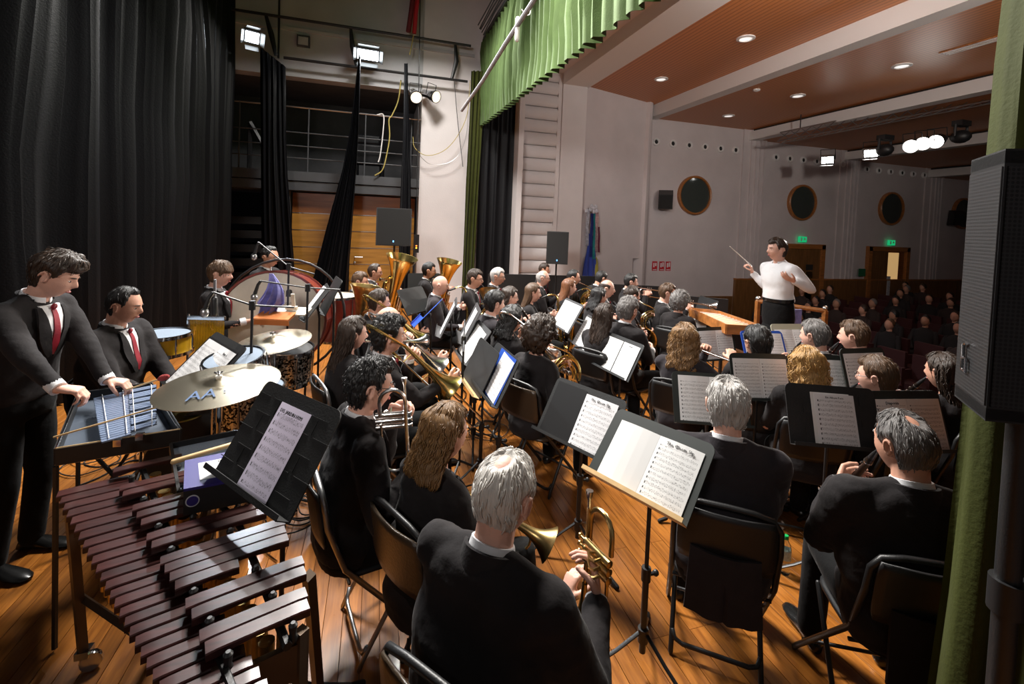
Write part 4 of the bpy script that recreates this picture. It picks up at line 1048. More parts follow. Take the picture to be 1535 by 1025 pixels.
    # --- shirt collar, front, tie, lapels
    if jacket:
        def ring(z0, z1, a0, a1, a, b, th, cy, tilt=.012):
            mb = MB(); rings = []
            n_ = 22
            for i in range(n_+1):
                an = a0+(a1-a0)*i/n_; c, s_ = math.cos(an), math.sin(an)
                zt = tilt*(-s_)
                rings.append([Rl @ Vector(((a+o_)*c*w**.5, cy+(b+o_)*s_, z+zt)) for z, o_ in ((z0, .012), (z1, 0), (z1, -th), (z0, .008-th))])
            return mb.loft(rings)
        if not female:
            obj('shirt_collar', ring(torso-.035, torso+.020, R(-260), R(80), .0610, .0630, .006, -.010), M['shirt'], t)
        obj('jacket_collar', ring(torso-.060, torso+.006, R(-222), R(42), .078, .078, .011, -.015, .010), jm, t)
        def front(x, z):     # y of the torso front in the upper-body frame
            for (za, aa, ba, ca), (zb, ab, bb, cb) in zip(prof[:-1], prof[1:]):
                if za <= z <= zb:
                    k = (z-za)/(zb-za); a = (aa+(ab-aa)*k)*w; b = ba+(bb-ba)*k; cy = ca+(cb-ca)*k
                    u = min(.98, abs(x)/a); return cy+b*(1-u**(2/.86))**(.43)
            return .06
        def patch(name, rows, offy, th, m_):
            """rows: (z, x0, x1)"""
            rings = []
            for z, x0, x1 in rows:
                f_ = [Rl @ Vector((x0+(x1-x0)*i/4, front(x0+(x1-x0)*i/4, z)+offy, z)) for i in range(5)]
                b_ = [Rl @ Vector((x1+(x0-x1)*i/4, front(x1+(x0-x1)*i/4, z)+offy-th, z)) for i in range(5)]
                rings.append(f_+b_)
            return obj(name, MB().loft(rings), m_, t)
        zt, zb = torso-.03, .20 if not female else .30; N = 9
        rows = [(zb+(zt-zb)*k/N, -.004-.056*(k/N)**.8, .004+.056*(k/N)**.8) for k in range(N+1)]
        if d_ < 9:
            patch('shirt_front', rows, .010, .02, M['shirt'] if not female else M['suit'])
            if tie and not female:
                patch('tie', [(zb-.0+(zt-.02-zb)*k/N, -.013-.013*(1-k/N), .013+.013*(1-k/N)) for k in range(N+1)], .016, .008, M[tie])
                obj('tie_knot', MB().ball((0, 0, 0), (.017, .012, .019), 8, 6).xf(Rl @ Matrix.Translation((0, front(0, zt-.012)+.016, zt-.004))), M[tie], t)
            for s in (-1, 1):
                patch('lapel', [(zb-.01+(zt+.005-zb)*k/N, s*(.002+.056*(k/N)**.8), s*(.004+.056*(k/N)**.8+.058*math.sin(PI*min(1, .12+.80*k/N))**.8)) for k in range(N+1)], .017, .012, jm)
        for s, S, E, T2, spec in arms:
            fa = (T2-E).normalized()
            if not female and d_ < 7: obj('shirt_cuff', MB().tube([T2-fa*.045, T2-fa*.02, T2+fa*.004], [.036, .0375, .0365], 14), M['shirt'], t)
    PEOPLE[label] = dict(root=t, M=MW, head=MW @ Hm, upper=MW @ Rl, arms={('r' if a[0] == 1 else 'l'): (MW @ a[3]) for a in arms}, mouth=MW @ (Hm @ Vector((0, .108, -.056))), hip=hip, ang=ang)
    return PEOPLE[label]
# ------------------------------------------------------------------ chairs
CH = {}
def chair_meshes(kind):
    if kind in CH: return CH[kind]
    fr = M['steel'] if kind == 'grey' else M['black_metal']
    d = {}
    pl = [(-.215, .27, .012), (-.215, .24, .05), (-.205, -.16, .50), (-.205, -.235, .70), (-.200, -.25, .80), (-.17, -.258, .845), (-.10, -.262, .858)]
    pts = pl+[(0, -.263, .860)]+[(-x, y, z) for x, y, z in reversed(pl)]
    d['back_frame'] = MB().tube(pts, .0125, 8, round_caps=True).mesh('back_frame', fr)
    a = [(-.190, -.085, .012), (-.189, -.07, .05), (-.185, .15, .43)]
    ub = [(-.187, -.055, .10), (-.175, -.068, .066), (-.14, -.074, .055)]
    d['rear_frame'] = MB().tube(a, .0115, 8, round_caps=True).tube([(-x, y, z) for x, y, z in a], .0115, 8, round_caps=True).tube(ub+[(-x, y, z) for x, y, z in reversed(ub)], .0105, 8).mesh('rear_frame', fr)
    d['cross_bar'] = MB().tube([(-.212, .205, .11), (.212, .205, .11)], .008, 6).mesh('cross_bar', fr)
    d['seat_bar'] = MB().tube([(-.20, -.14, .43), (.20, -.14, .43)], .008, 6).mesh('seat_bar', fr)
    mb = MB(); rings = []
    for z, k in ((.435, .94), (.442, 1), (.455, 1), (.462, .93)):
        rings.append([Vector((x, y, z)) for x, y, _ in ell((0, .0, 0), X3, Y3, .195*k, .195*k, 28, .45)])
    d['seat'] = mb.loft(rings).mesh('seat', M['vinyl'] if kind == 'brown' else M['black_plastic'])
    rings = []
    for k in range(9):
        t = k/8; z = .60+.24*t; h = .19-.012*(abs(t-.5)*2)**4
        f = [Vector((-h+2*h*i/12, -.232-.035*t-.028*(1-((i-6)/6)**2), z)) for i in range(13)]
        rings.append(f+[p+Vector((0, -.012, 0)) for p in reversed(f)])
    d['backrest'] = MB().loft(rings).mesh('backrest', M['vinyl'] if kind == 'brown' else M['black_plastic'])
    for me in d.values(): pass
    CH[kind] = d; return d
def chair(P, kind, label, group='folding chairs of the players'):
    t = thing('folding_chair', label, 'chair', Mx=P['M'] @ Matrix.Translation((0, .125, 0)), group=group)
    for k, me in chair_meshes(kind).items(): inst(k, me, t)
    return t

# ------------------------------------------------------------------ music stands
def rrect(w, h, r, n=5, cham=False):
    """top corners rounded, bottom square"""
    p = [(-w/2, -h/2), (w/2, -h/2)]
    p += [(w/2-r+r*math.cos(a), h/2-r+r*math.sin(a)) for a in [PI/2*i/n for i in range(n+1)]]
    p += [(-w/2+r+r*math.cos(a), h/2-r+r*math.sin(a)) for a in [PI/2+PI/2*i/n for i in range(n+1)]]
    return p
NST = 0
def stand(label, c, psi, tilt, m='desk', w=.50, h=.34, papers=(), ridges=False, lip_m=None, base=True, rz=None, knob=True, group=None, legs_a=.3, thin=False):
    """c: desk centre; psi: heading of the desk normal (0 = away from camera along Y, clockwise); papers: list of sheets"""
    global NST
    n = Vector((math.sin(psi), math.cos(psi), 0)); rt = (-n).cross(Z3); up = Z3*math.cos(tilt)-n*math.sin(tilt); no = rt.cross(up)
    c = Vector(c); D = Matrix(((rt.x, up.x, no.x, c.x), (rt.y, up.y, no.y, c.y), (rt.z, up.z, no.z, c.z), (0, 0, 0, 1)))
    foot = Vector((c.x, c.y, 0))-n*.03
    t = thing('music_stand', label, 'music stand', loc=foot, group=group); L = Matrix.Translation(-foot) @ D
    dk = obj('desk', MB().prism(rrect(w, h, .035), .006 if not thin else .004, L), M[m], t, ang=30)
    lp = MB(); lp.box((0, 0, 0), (w, .004, .055)); lp.box((0, .008, .027), (w, .018, .003)); lp.xf(L @ Matrix.Translation((0, -h/2, .027)))
    obj('ledge', lp, M[lip_m or m], t, False)
    if ridges:
        rb = MB()
        for q in range(5):
            y = -h/2+h*(q+.8)/5.6
            for k in range(4): rb.box((-w/2+w*(k+.5)/4+(.03 if q % 2 else -.03), y, .0045), (w/4-.03, .002, .003))
        for q in range(4):
            for k in range(3): rb.box((-w/2+w*(k+1)/4+(.03 if q % 2 else -.03), -h/2+h*(q+1.3)/5.6, .0045), (.002, h/7, .003))
        obj('embossed_ridges', rb.xf(L), M[m], t, False)
    bk = L @ Vector((0, -.02, -.03)); 
    obj('tilt_joint', MB().tube([L @ Vector((-.03, -.02, -.02)), L @ Vector((.03, -.02, -.02))], .022, 10).tube([L @ Vector((0, -.02, -.004)), bk], .02, 8), M['black_metal'], t)
    if base:
        top = Vector((0, 0, bk.z)); 
        obj('upper_pole', MB().tube([Vector((bk.x, bk.y, bk.z)), Vector((bk.x*.0, bk.y*.0, bk.z-.12)), Vector((0, 0, .42))], .0095, 8), M['black_metal'], t)
        obj('lower_pole', MB().tube([Vector((0, 0, .46)), Vector((0, 0, .1))], .0145, 10), M['black_metal'], t)
        obj('clamp', MB().tube([Vector((0, 0, .49)), Vector((0, 0, .43))], .021, 10).tube([Vector((0, 0, .455)), Vector((.045, 0, .455))], .008, 8).ball((.05, 0, .455), .015, 8, 5), M['black_metal'], t)
        obj('hub', MB().tube([Vector((0, 0, .21)), Vector((0, 0, .15))], .024, 10), M['black_metal'], t)
        NST += 1; a0 = rz if rz is not None else NST*1.1
        for k in range(3):
            a = a0+2*PI*k/3; e = Vector((math.cos(a), math.sin(a), 0))
            lg = obj('leg', MB().tube([e*.02+Z3*.19, e*.12+Z3*.12, e*.30+Z3*.018], .010, 7, flat=.6), M['black_metal'], t)
            obj('rubber_foot', MB().tube([e*.275+Z3*.026, e*.325+Z3*.013], .0125, 8, round_caps=True), M['rubber'], lg)
    for pp in papers:
        lab, kind, x0, w_, h_, rot = pp[:6]; mm = {'s': 'sheet1', 'd': 'sheet2', 'h': 'sheet_half', 'l': 'sheet_lilac', 'p': 'paper', 'f': 'black_plastic', 'b': 'blue', 'w': 'desk_grey'}[kind]
        lift = .0075+.0022*papers.index(pp); title = pp[6] if len(pp) > 6 else None
        PM = D @ Matrix.Translation((x0, -h/2+.004+h_/2+abs(math.sin(R(rot)))*w_/2, lift)) @ Matrix.Rotation(R(rot), 4, 'Z')
        nx = 10; vs = []; fs = []; uv = []
        for sgn in (0, 1):
            for j in range(2):
                for i in range(nx+1):
                    u = i/nx; bow = .004*math.sin(u*PI) if kind in 'slp' else (.007*abs(math.sin(u*2*PI)) if kind in 'dh' else .0)
                    vs.append(Vector((-w_/2+w_*u, -h_/2+h_*j, bow-(0 if sgn == 0 else .0012))))
        o_ = 2*(nx+1)
        for i in range(nx):
            fs.append((i, i+1, nx+2+i, nx+1+i)); fs.append((o_+i+1, o_+i, o_+nx+1+i, o_+nx+2+i))
            fs.append((i, o_+i, o_+i+1, i+1)); fs.append((nx+1+i, nx+2+i, o_+nx+2+i, o_+nx+1+i))
        fs += [(0, nx+1, o_+nx+1, o_), (nx, o_+nx, o_+2*nx+1, 2*nx+1)]
        me = bpy.data.meshes.new('sheet'); me.from_pydata([tuple(v) for v in vs], [], fs); me.materials.append(M[mm])
        ul = me.uv_layers.new(name='UV')
        for lp_ in me.loops:
            v = vs[lp_.vertex_index]; ul.data[lp_.index].uv = (v.x/w_+.5, v.y/h_+.5)
        nm = 'folder' if kind in 'fbw' else 'sheet_music'
        s = bpy.data.objects.new(nm, me); COL.objects.link(s); s.matrix_world = PM; tag(s, lab, 'folder' if kind in 'fbw' else 'sheet music', 'music on the stands')
        if title:
            txt, sz, tx, ty = title; text(txt, sz, M['ink'], s, Matrix.Translation((tx*w_, h_*(ty-.5), .0085 if kind not in 'slp' else .006)), 'title')
    return t, D

# ------------------------------------------------------------------ instruments; mouthpiece at the origin, pointing along +Y, Z up
def bell(mb, c, d, L, r0, r1, n=24, sharp=3.2, lip=True, th=.0015):
    d = Vector(d).normalized(); q = d.to_track_quat('Z', 'Y').to_matrix().to_4x4(); prof = []
    m = 12
    for i in range(m+1):
        t = i/m; prof.append((r0+(r1-r0)*(.12*t+.88*t**sharp), L*t))
    if lip: prof.append((r1+.002, L+.001))
    ins = [(max(r-th*2, r0*.7), z-.0005) for r, z in reversed(prof[:-1] if lip else prof)]
    mb.lathe(prof+ins, n, Matrix.Translation(Vector(c)) @ q, cap=False); return mb
def place(d, up=Z3, at=(0, 0, 0)):
    y = Vector(d).normalized(); x = y.cross(Vector(up)).normalized(); z = x.cross(y)
    return Matrix(((x.x, y.x, z.x, at[0]), (x.y, y.y, z.y, at[1]), (x.z, y.z, z.z, at[2]), (0, 0, 0, 1)))
def mouthpiece(t, m, p=(0, 0, 0), d=(0, 1, 0), s=1.0):
    q = Vector(d).to_track_quat('Z', 'Y').to_matrix().to_4x4()
    return obj('mouthpiece', MB().lathe([(.013*s, 0), (.0135*s, .004), (.010*s, .022*s), (.0055*s, .035*s), (.005*s, .075*s)], 14, Matrix.Translation(Vector(p)) @ q), m, t)
def trumpet(label, Mx, m='silver', flugel=False, cat='trumpet'):
    t = thing('flugelhorn' if flugel else 'trumpet', label, cat, Mx=Mx); mm = M[m]; mouthpiece(t, M['silver'])
    mb = MB().tube([(0, .06, 0), (0, .36, 0)]+arc((0, .36, -.055), (0, 0, 1), (0, 1, 0), .055, 0, PI, 8)+[(0, .2, -.11)], .006, 8)
    obj('leadpipe', mb, mm, t)
    b = MB(); yb = .32; 
    bell(b, (0, yb, 0+.0), (0, 1, 0), .17, .0095 if not flugel else .016, .062 if not flugel else .076)
    bt = obj('bell', MB().tube([(.012, .16, -.11)]+arc((.012, .10, -.055), (0, 0, -1), (0, -1, 0), .055, 0, PI, 8)+[(.012, yb, 0)], [.0065]*3+[.007]*6+[.0095] if 0 else .0085, 8).add(b.v, b.f), mm, t)
    for k in range(3):
        y = .165+.027*k
        obj('valve', MB().lathe([(.0, -.135), (.0125, -.133), (.0125, -.02), (.0135, -.018), (.0135, -.008), (.004, -.006), (.004, .018), (.009, .020), (.009, .025)], 12, Matrix.Translation((-.012, y, .0))), mm, t)
        obj('valve_slide', MB().tube([(-.012, y, -.07), (-.05, y+(.012 if k == 2 else -.012), -.07), (-.055, y+(.0 if k == 2 else -.0), -.085), (-.05, y, -.10), (-.012, y, -.10)], .005, 6), mm, t)
    return t
def trombone(label, Mx, m='brass', ext=.12, slide_m='silver'):
    t = thing('trombone', label, 'trombone', Mx=Mx); mm = M[m]; mouthpiece(t, M['silver'], s=1.4)
    a = .72+ext
    obj('outer_slide', MB().tube([(0, .16+ext, 0), (0, a, 0)]+arc((0, a, -.045), (0, 0, 1), (0, 1, 0), .045, 0, PI, 8)+[(0, .16+ext, -.09)], .0078, 8), M[slide_m], t)
    obj('inner_slide', MB().tube([(0, .07, 0), (0, .2+ext, 0)], .0062, 8).tube([(0, .05, -.09), (0, .2+ext, -.09)], .0062, 8), M['silver'], t)
    obj('slide_brace', MB().tube([(0, .17+ext, 0), (0, .17+ext, -.09)], .005, 6).tube([(0, .09, 0), (0, .09, -.09)], .005, 6), mm, t)
    b = MB(); bell(b, (.10, -.02, -.0), (0, 1, 0), .46, .011, .105, sharp=4.2)
    mb = MB().tube([(0, .06, -.09), (0, -.12, -.09), (0, -.20, -.09)]+[Vector((.05-.05*math.cos(a_), -.24-.05*math.sin(a_), -.09+.045*(a_/PI)*1)) for a_ in [PI*i/8 for i in range(9)]]+[(.10, -.02, 0)], .010, 8)
    obj('bell', mb.add(b.v, b.f), mm, t); obj('tuning_brace', MB().tube([(0, -.1, -.09), (.10, -.1, -.02)], .005, 6), mm, t)
    return t
def french_horn(label, Mx, m='brass'):
    """origin: mouthpiece; coil lies below and ahead, bell to the player's right and back"""
    t = thing('french_horn', label, 'french horn', Mx=Mx); mm = M[m]; mouthpiece(t, M['silver'], s=1.1)
    c = Vector((.06, .26, -.20)); U_ = Vector((.25, .90, -.1)).normalized(); V_ = Vector((0, .1, 1)).normalized()
    obj('leadpipe', MB().tube(bez((0, .05, 0), (0, .16, -.01), c+V_*.20-U_*.05, c+V_*.15+U_*.05, 8), .0055, 8), mm, t)
    for i, (r, o_) in enumerate(((.155, 0), (.135, .014), (.118, -.012), (.098, .01), (.082, -.006))):
        w = U_.cross(V_)*o_; obj('coil', MB().tube([p+w for p in arc(c, U_, V_, r, 0, 2*PI*.97, 28)], .0068 if i else .011, 7), mm, t)
    b = MB(); bc = c-V_*.14-U_*.03; bd = Vector((.72, -.62, -.35)).normalized()
    bell(b, bc, bd, .27, .02, .155, sharp=3.4); obj('bell', b, mm, t)
    for k in range(3): obj('rotor', MB().lathe([(.018, -.02), (.018, .02), (.008, .024)], 12, Matrix.Translation(c+U_*(-.05+.045*k)+V_*.03-U_.cross(V_)*.02) @ U_.cross(V_).to_track_quat('Z', 'Y').to_matrix().to_4x4()), M['silver'], t)
    for k in range(4): obj('lever', MB().tube([c+U_*(-.04+.022*k)+V_*.1, c+U_*(-.05+.022*k)+V_*.16-U_.cross(V_)*.03], .004, 5), M['silver'], t)
    return t
def tuba(label, Mx, m='brass', s=1.0, cat='tuba', name='tuba'):
    """origin: lower bow; bell opens upward along +Z with a slight lean; faces +Y"""
    t = thing(name, label, cat, Mx=Mx); mm = M[m]
    b = MB(); bell(b, (0, 0, .30*s), (0, 0, 1), .62*s, .055*s, .20*s, 28, 3.0); obj('bell', b, mm, t)
    obj('bottom_bow', MB().tube([(0, 0, .32*s), (0, 0, .15*s)]+[Vector((-.11*s+.11*s*math.cos(a), 0, .10*s-.10*s*math.sin(a))) for a in [PI*i/10 for i in range(11)]]+[(-.22*s, 0, .5*s)], [.056*s, .06*s]+[.056*s-.0016*s*i for i in range(11)]+[.032*s], 14), mm, t)
    obj('top_bow', MB().tube([(-.22*s, 0, .48*s)]+[Vector((-.13*s-.09*s*math.cos(a), .03*s, .52*s+.08*s*math.sin(a))) for a in [PI*i/8 for i in range(9)]]+[(-.04*s, .06*s, .25*s)], .026*s, 10), mm, t)
    for k in range(4):
        obj('valve', MB().lathe([(.0, -.0), (.021*s, .002), (.021*s, .16*s), (.006, .165*s), (.006, .19*s), (.013, .193*s), (.013, .2*s)], 12, Matrix.Translation((-.10*s+.05*s*k, .10*s, .22*s))), M['silver'], t)
        obj('valve_slide', MB().tube([(-.10*s+.05*s*k, .11*s, .26*s), (-.10*s+.05*s*k, .15*s, .22*s), (-.10*s+.05*s*k, .15*s, .12*s), (-.10*s+.05*s*k, .10*s, .14*s)], .009*s, 7), mm, t)
    for k, r in enumerate((.09, .075, .06)):
        obj('branch_loop', MB().tube([p+Vector((0, .05*s+.012*k, 0)) for p in arc((-.11*s, 0, .30*s), (1, 0, 0), (0, 0, 1.5), r*s, 0, 2*PI*.95, 20)], .012*s, 8), mm, t)
    obj('leadpipe', MB().tube(bez((-.05*s, .10*s, .42*s), (-.02*s, .10*s, .60*s), (.0, -.02*s, .66*s), (-.02*s, -.17*s, .62*s), 8), .008*s, 7), mm, t)
    mouthpiece(t, M['silver'], (-.02*s, -.23*s, .61*s), (0, 1, .05), 1.5*s)
    return t
def saxophone(label, Mx, m='brass', s=1.0, cat='saxophone'):
    """origin: mouthpiece tip; body hangs down and forward"""
    t = thing('saxophone', label, cat, Mx=Mx); mm = M[m]
    obj('mouthpiece', MB().tube([(0, 0, 0), (0, .04*s, .012*s), (0, .09*s, .03*s)], [.006*s, .011*s, .012*s], 10, round_caps=True), M['black_plastic'], t)
    obj('neck', MB().tube(bez((0, .08*s, .026*s), (0, .16*s, .06*s), (0, .22*s, .04*s), (0, .225*s, -.04*s), 8), [.008*s+.0006*s*i for i in range(9)], 10), mm, t)
    pts = [(0, .225*s, -.03*s), (0, .225*s, -.30*s), (0, .22*s, -.55*s)]
    rb = bez((0, .22*s, -.55*s), (0, .215*s, -.70*s), (0, .36*s, -.70*s), (0, .36*s, -.55*s), 10)
    obj('body_tube', MB().tube(pts[:2]+rb, [.013*s, .023*s]+[.030*s+.0012*s*i for i in range(11)], 14), mm, t)
    b = MB(); bell(b, (0, .36*s, -.56*s), (0, .22, 1), .25*s, .042*s, .075*s, 22, 2.5); obj('bell', b, mm, t)
    for k in range(9):
        z = -.10-.052*k; obj('key_cup', MB().lathe([(.013*s, 0), (.013*s, .006), (.004*s, .009)], 10, Matrix.Translation((.012*s*(1 if k % 2 else -1), .245*s+.004*k*s, z*s)) @ Matrix.Rotation(R(-90), 4, 'X')), mm, t)
    for sx in (-1, 1): obj('key_rod', MB().tube([(sx*.024*s, .235*s, -.08*s), (sx*.034*s, .245*s, -.5*s)], .003*s, 5), M['silver'] if sx > 0 else mm, t)
    obj('key_guard', MB().tube([(.03*s, .33*s, -.5*s), (.06*s, .35*s, -.47*s), (.05*s, .36*s, -.40*s)], .004*s, 5), mm, t)
    return t
def clarinet(label, Mx, m='wood_dark', L=.60, cat='clarinet', name='clarinet', red=False):
    t = thing(name, label, cat, Mx=Mx)
    obj('mouthpiece', MB().tube([(0, 0, 0), (0, .04, 0), (0, .08, 0)], [.005, .011, .013], 10, round_caps=True), M['black_plastic'], t)
    obj('body_tube', MB().tube([(0, .07, 0), (0, .10, 0), (0, .11, 0), (0, L-.12, 0), (0, L-.06, 0)], [.014, .016, .013, .0145, .017], 12), M[m], t)
    obj('bell', MB().lathe([(.017, 0), (.020, .03), (.033, .075), (.036, .08), (.030, .078)], 16, Matrix.Translation((0, L-.08, 0)) @ Matrix.Rotation(R(-90), 4, 'X')), M[m], t)
    for k in range(10):
        y = .14+(L-.28)*k/9; obj('key_cup', MB().lathe([(.009, 0), (.009, .004), (.003, .006)], 8, Matrix.Translation((.003*(1 if k % 2 else -1), y, .014))), M['silver'], t)
    obj('key_rod', MB().tube([(.012, .13, .010), (.013, L-.14, .012)], .0025, 5).tube([(-.012, .2, .010), (-.013, L-.2, .012)], .0025, 5), M['silver'], t)
    for y in (.10, L*.48, L-.10): obj('ring', MB().lathe([(.0165, -.004), (.0172, 0), (.0165, .004)], 12, Matrix.Translation((0, y, 0)) @ Matrix.Rotation(R(-90), 4, 'X')), M['silver'], t)
    return t
def flute(label, Mx):
    t = thing('flute', label, 'flute', Mx=Mx)
    obj('body_tube', MB().tube([(-.08, .0, 0), (.56, 0, 0)], .0095, 10), M['silver'], t)
    obj('lip_plate', MB().ball((0, 0, .006), (.02, .012, .008)), M['silver'], t)
    for k in range(9): obj('key_cup', MB().lathe([(.008, 0), (.008, .004)], 8, Matrix.Translation((.16+.04*k, 0, .009))), M['silver'], t)
    return t
def bassoon(label, Mx):
    t = thing('bassoon', label, 'bassoon', Mx=Mx)
    obj('long_joint', MB().tube([(0, 0, -.35), (0, 0, .75)], [.024, .018], 12), M['wood_red'], t)
    obj('wing_joint', MB().tube([(.04, 0, -.35), (.04, 0, .28)], [.022, .014], 12), M['wood_red'], t)
    obj('bell_ring', MB().lathe([(.02, 0), (.026, .04), (.026, .07), (.02, .075)], 14, Matrix.Translation((0, 0, .75))), M['white_paint'], t)
    obj('bocal', MB().tube(bez((.04, 0, .28), (.04, 0, .42), (.0, -.12, .40), (-.02, -.24, .30), 8), .004, 6), M['silver'], t)
    for k in range(10): obj('key', MB().lathe([(.009, 0), (.009, .006)], 8, Matrix.Translation((.02*(k % 2), .022, -.25+.08*k)) @ Matrix.Rotation(R(-90), 4, 'X')), M['silver'], t)
    return t
def mic_stand(label, foot, h, d, boom=.8, drop=-.1, mic=True, rz=0):
    t = thing('microphone_stand', label, 'microphone stand', loc=(foot[0], foot[1], 0)); d = Vector((d[0], d[1], 0)).normalized()
    obj('pole', MB().tube([(0, 0, .12), (0, 0, h)], .009, 8), M['black_metal'], t); obj('clutch', MB().tube([(0, 0, h-.03), (0, 0, h+.03)], .02, 8), M['black_metal'], t)
    e = d*boom+Vector((0, 0, h+drop)); b_ = -d*.25+Vector((0, 0, h-drop*.25))
    obj('boom', MB().tube([b_, Vector((0, 0, h)), e], .0065, 8), M['black_metal'], t)
    for k in range(3):
        a = rz+2*PI*k/3; q = Vector((math.cos(a), math.sin(a), 0)); obj('leg', MB().tube([Z3*.16, q*.28+Z3*.015], .009, 6), M['black_metal'], t)
    if mic:
        obj('microphone', MB().tube([e, e+d*.02+Vector((0, 0, -.03)), e+d*.04+Vector((0, 0, -.10))], [.011, .012, .015], 8), M['black_metal'], t)
        obj('grille', MB().ball(e+d*.045+Vector((0, 0, -.13)), (.026, .026, .032), 10, 8), M['steel'], t)
    return t
# ------------------------------------------------------------------ hand poses, relative to the mouth point m
V = Vector
def h_clar(m): return {'l': (m+V((-.075, .12, -.21)), (.75, .6, -.1), (.5, -.7, .3), .75), 'r': (m+V((.075, .22, -.36)), (-.75, .6, -.1), (-.5, -.7, .3), .75)}
def h_trpt(m): return {'l': (m+V((-.075, .13, -.13)), (.5, .55, .65), (.9, -.2, -.2), .8), 'r': (m+V((.075, .12, -.11)), (-.45, .8, .5), (-.8, .2, -.5), .6)}
def h_trb(m): return {'l': (m+V((-.06, .05, -.12)), (.4, .5, .75), (.9, -.2, 0), .9), 'r': (m+V((.05, .30, -.27)), (-.2, .9, .1), (-.9, 0, 0), .6)}
def h_horn(m): return {'l': (m+V((-.06, .15, -.19)), (.6, .8, .2), (.4, -.5, -.6), .7), 'r': (m+V((.21, .04, -.36)), (-.5, .7, -.2), (-.7, -.2, .3), .35)}
def h_tuba(m): return {'l': (m+V((-.17, .16, -.24)), (.6, .6, .4), (.8, -.3, 0), .7), 'r': (m+V((.03, .20, -.22)), (-.4, .7, .4), (-.4, .2, -.8), .6)}
def h_sax(m): return {'l': (m+V((-.06, .16, -.20)), (.6, .7, .0), (.6, -.6, 0), .8), 'r': (m+V((.07, .18, -.44)), (-.7, .6, .0), (-.6, -.6, 0), .8)}
def h_flute(m): return {'l': (m+V((.13, .12, -.07)), (.1, -.5, .7), (.0, -.9, .1), .7), 'r': (m+V((.33, .05, -.08)), (-.1, .6, .6), (0, .3, -.9), .6)}
H_REST = {'l': (V((-.13, .36, .615)), (.25, .95, -.12), (0, 0, -1), .35), 'r': (V((.13, .36, .615)), (-.25, .95, -.12), (0, 0, -1), .35)}
GRP = 'seated wind players'
def P(label, hp, hz, inst=None, kind='black', ilab=None, chairlab=None, **k):
    k.setdefault('hands', {'clar': h_clar, 'trpt': h_trpt, 'flug': h_trpt, 'trb': h_trb, 'horn': h_horn, 'tuba': h_tuba, 'sax': h_sax, 'flute': h_flute}.get(inst, H_REST))
    p = person(label, hp, hz, **k)
    if k.get('sit', True) and chairlab != '': chair(p, kind, chairlab or ('%s folding chair under the %s' % (kind, ' '.join(label.split()[:9]))))
    mw = p['M'].to_3x3(); m = p['mouth']
    def PL(d, up=Z3): return place(mw @ V(d), mw @ V(up), m+(mw @ V(d)).normalized()*.0)
    if inst == 'clar': clarinet(ilab, PL((0, .60, -.80), (0, .8, .6)))
    if inst == 'trpt': trumpet(ilab, PL((0, 1, -.12)), k.get('im', 'silver'))
    if inst == 'trb': trombone(ilab, PL((-.05, .70, -.71), (0, .6, .8)), 'silver' if 'bald' in label or 'loose black' in label else 'brass')
    if inst == 'horn': french_horn(ilab, PL((-.1, 1, -.35)))
    if inst == 'sax': saxophone(ilab, PL((0, 1, 0)) @ Matrix.Rotation(R(6), 4, 'X'), s=1.0)
    if inst == 'flute': flute(ilab, Matrix.Translation(m) @ (mw.to_4x4() @ Matrix.Rotation(R(12), 4, 'Y')))
    return p

# --- percussion corner
gc = atz(180, 625, .93)
PERC = P('young man with thick brown hair in black suit and red tie standing over the glockenspiel', (97, 379), 1.74, face=-102, sit=False, lean=12, hyaw=18, hpitch=27, hair=('quiff', 'h_brown'), skin='skin_pale', size=.99,
  hands={'r': ('W', atd(124, 630, 2.12), (.80, .12, -.12), (0, 0, -1), .85, .9), 'l': ('W', atd(168, 581, 2.55), (.85, .05, -.10), (0, .0, -1), .8, .9)}, elbow=(.75, -.5, -.6))
P('heavy dark-haired man with stubble in black suit sitting behind the glockenspiel', (190, 430), 1.46, face=-102, lean=4, hpitch=14, hyaw=8, hair=('recede', 'h_black'), skin='skin', build=1.22, chairlab='dark drum throne chair under the heavy man behind the glockenspiel',
  hands={'r': (V((.10, .36, .72)), (-.2, .9, -.1), (0, 0, -1), .5), 'l': (V((-.12, .38, .70)), (.2, .9, -.1), (0, 0, -1), .5)})
P('boy with brown fringe in dark suit and red tie standing beside the bass drum', (330, 391), 1.55, face=-95, sit=False, size=.90, child=True, lean=2, hpitch=8, hair=('mop', 'h_mid'), skin='skin_pale',
  hands={'r': (V((.08, .30, 1.0)), (-.1, .9, .2), (0, 0, -1), .7), 'l': (V((-.08, .30, 1.0)), (.1, .9, .2), (0, 0, -1), .7)})
P('man with glasses and dark beard seated high behind the bass drum', (405, 369), 1.62, face=-115, sit=False, size=.93, hpitch=10, glasses=True, hair=('recede', 'h_black'), skin='skin_dark', hands={'r': (V((.12, .3, 1.15)), (-.1, .9, .2), (0, 0, -1), .7), 'l': (V((-.12, .3, 1.1)), (.1, .9, .2), (0, 0, -1), .7)})

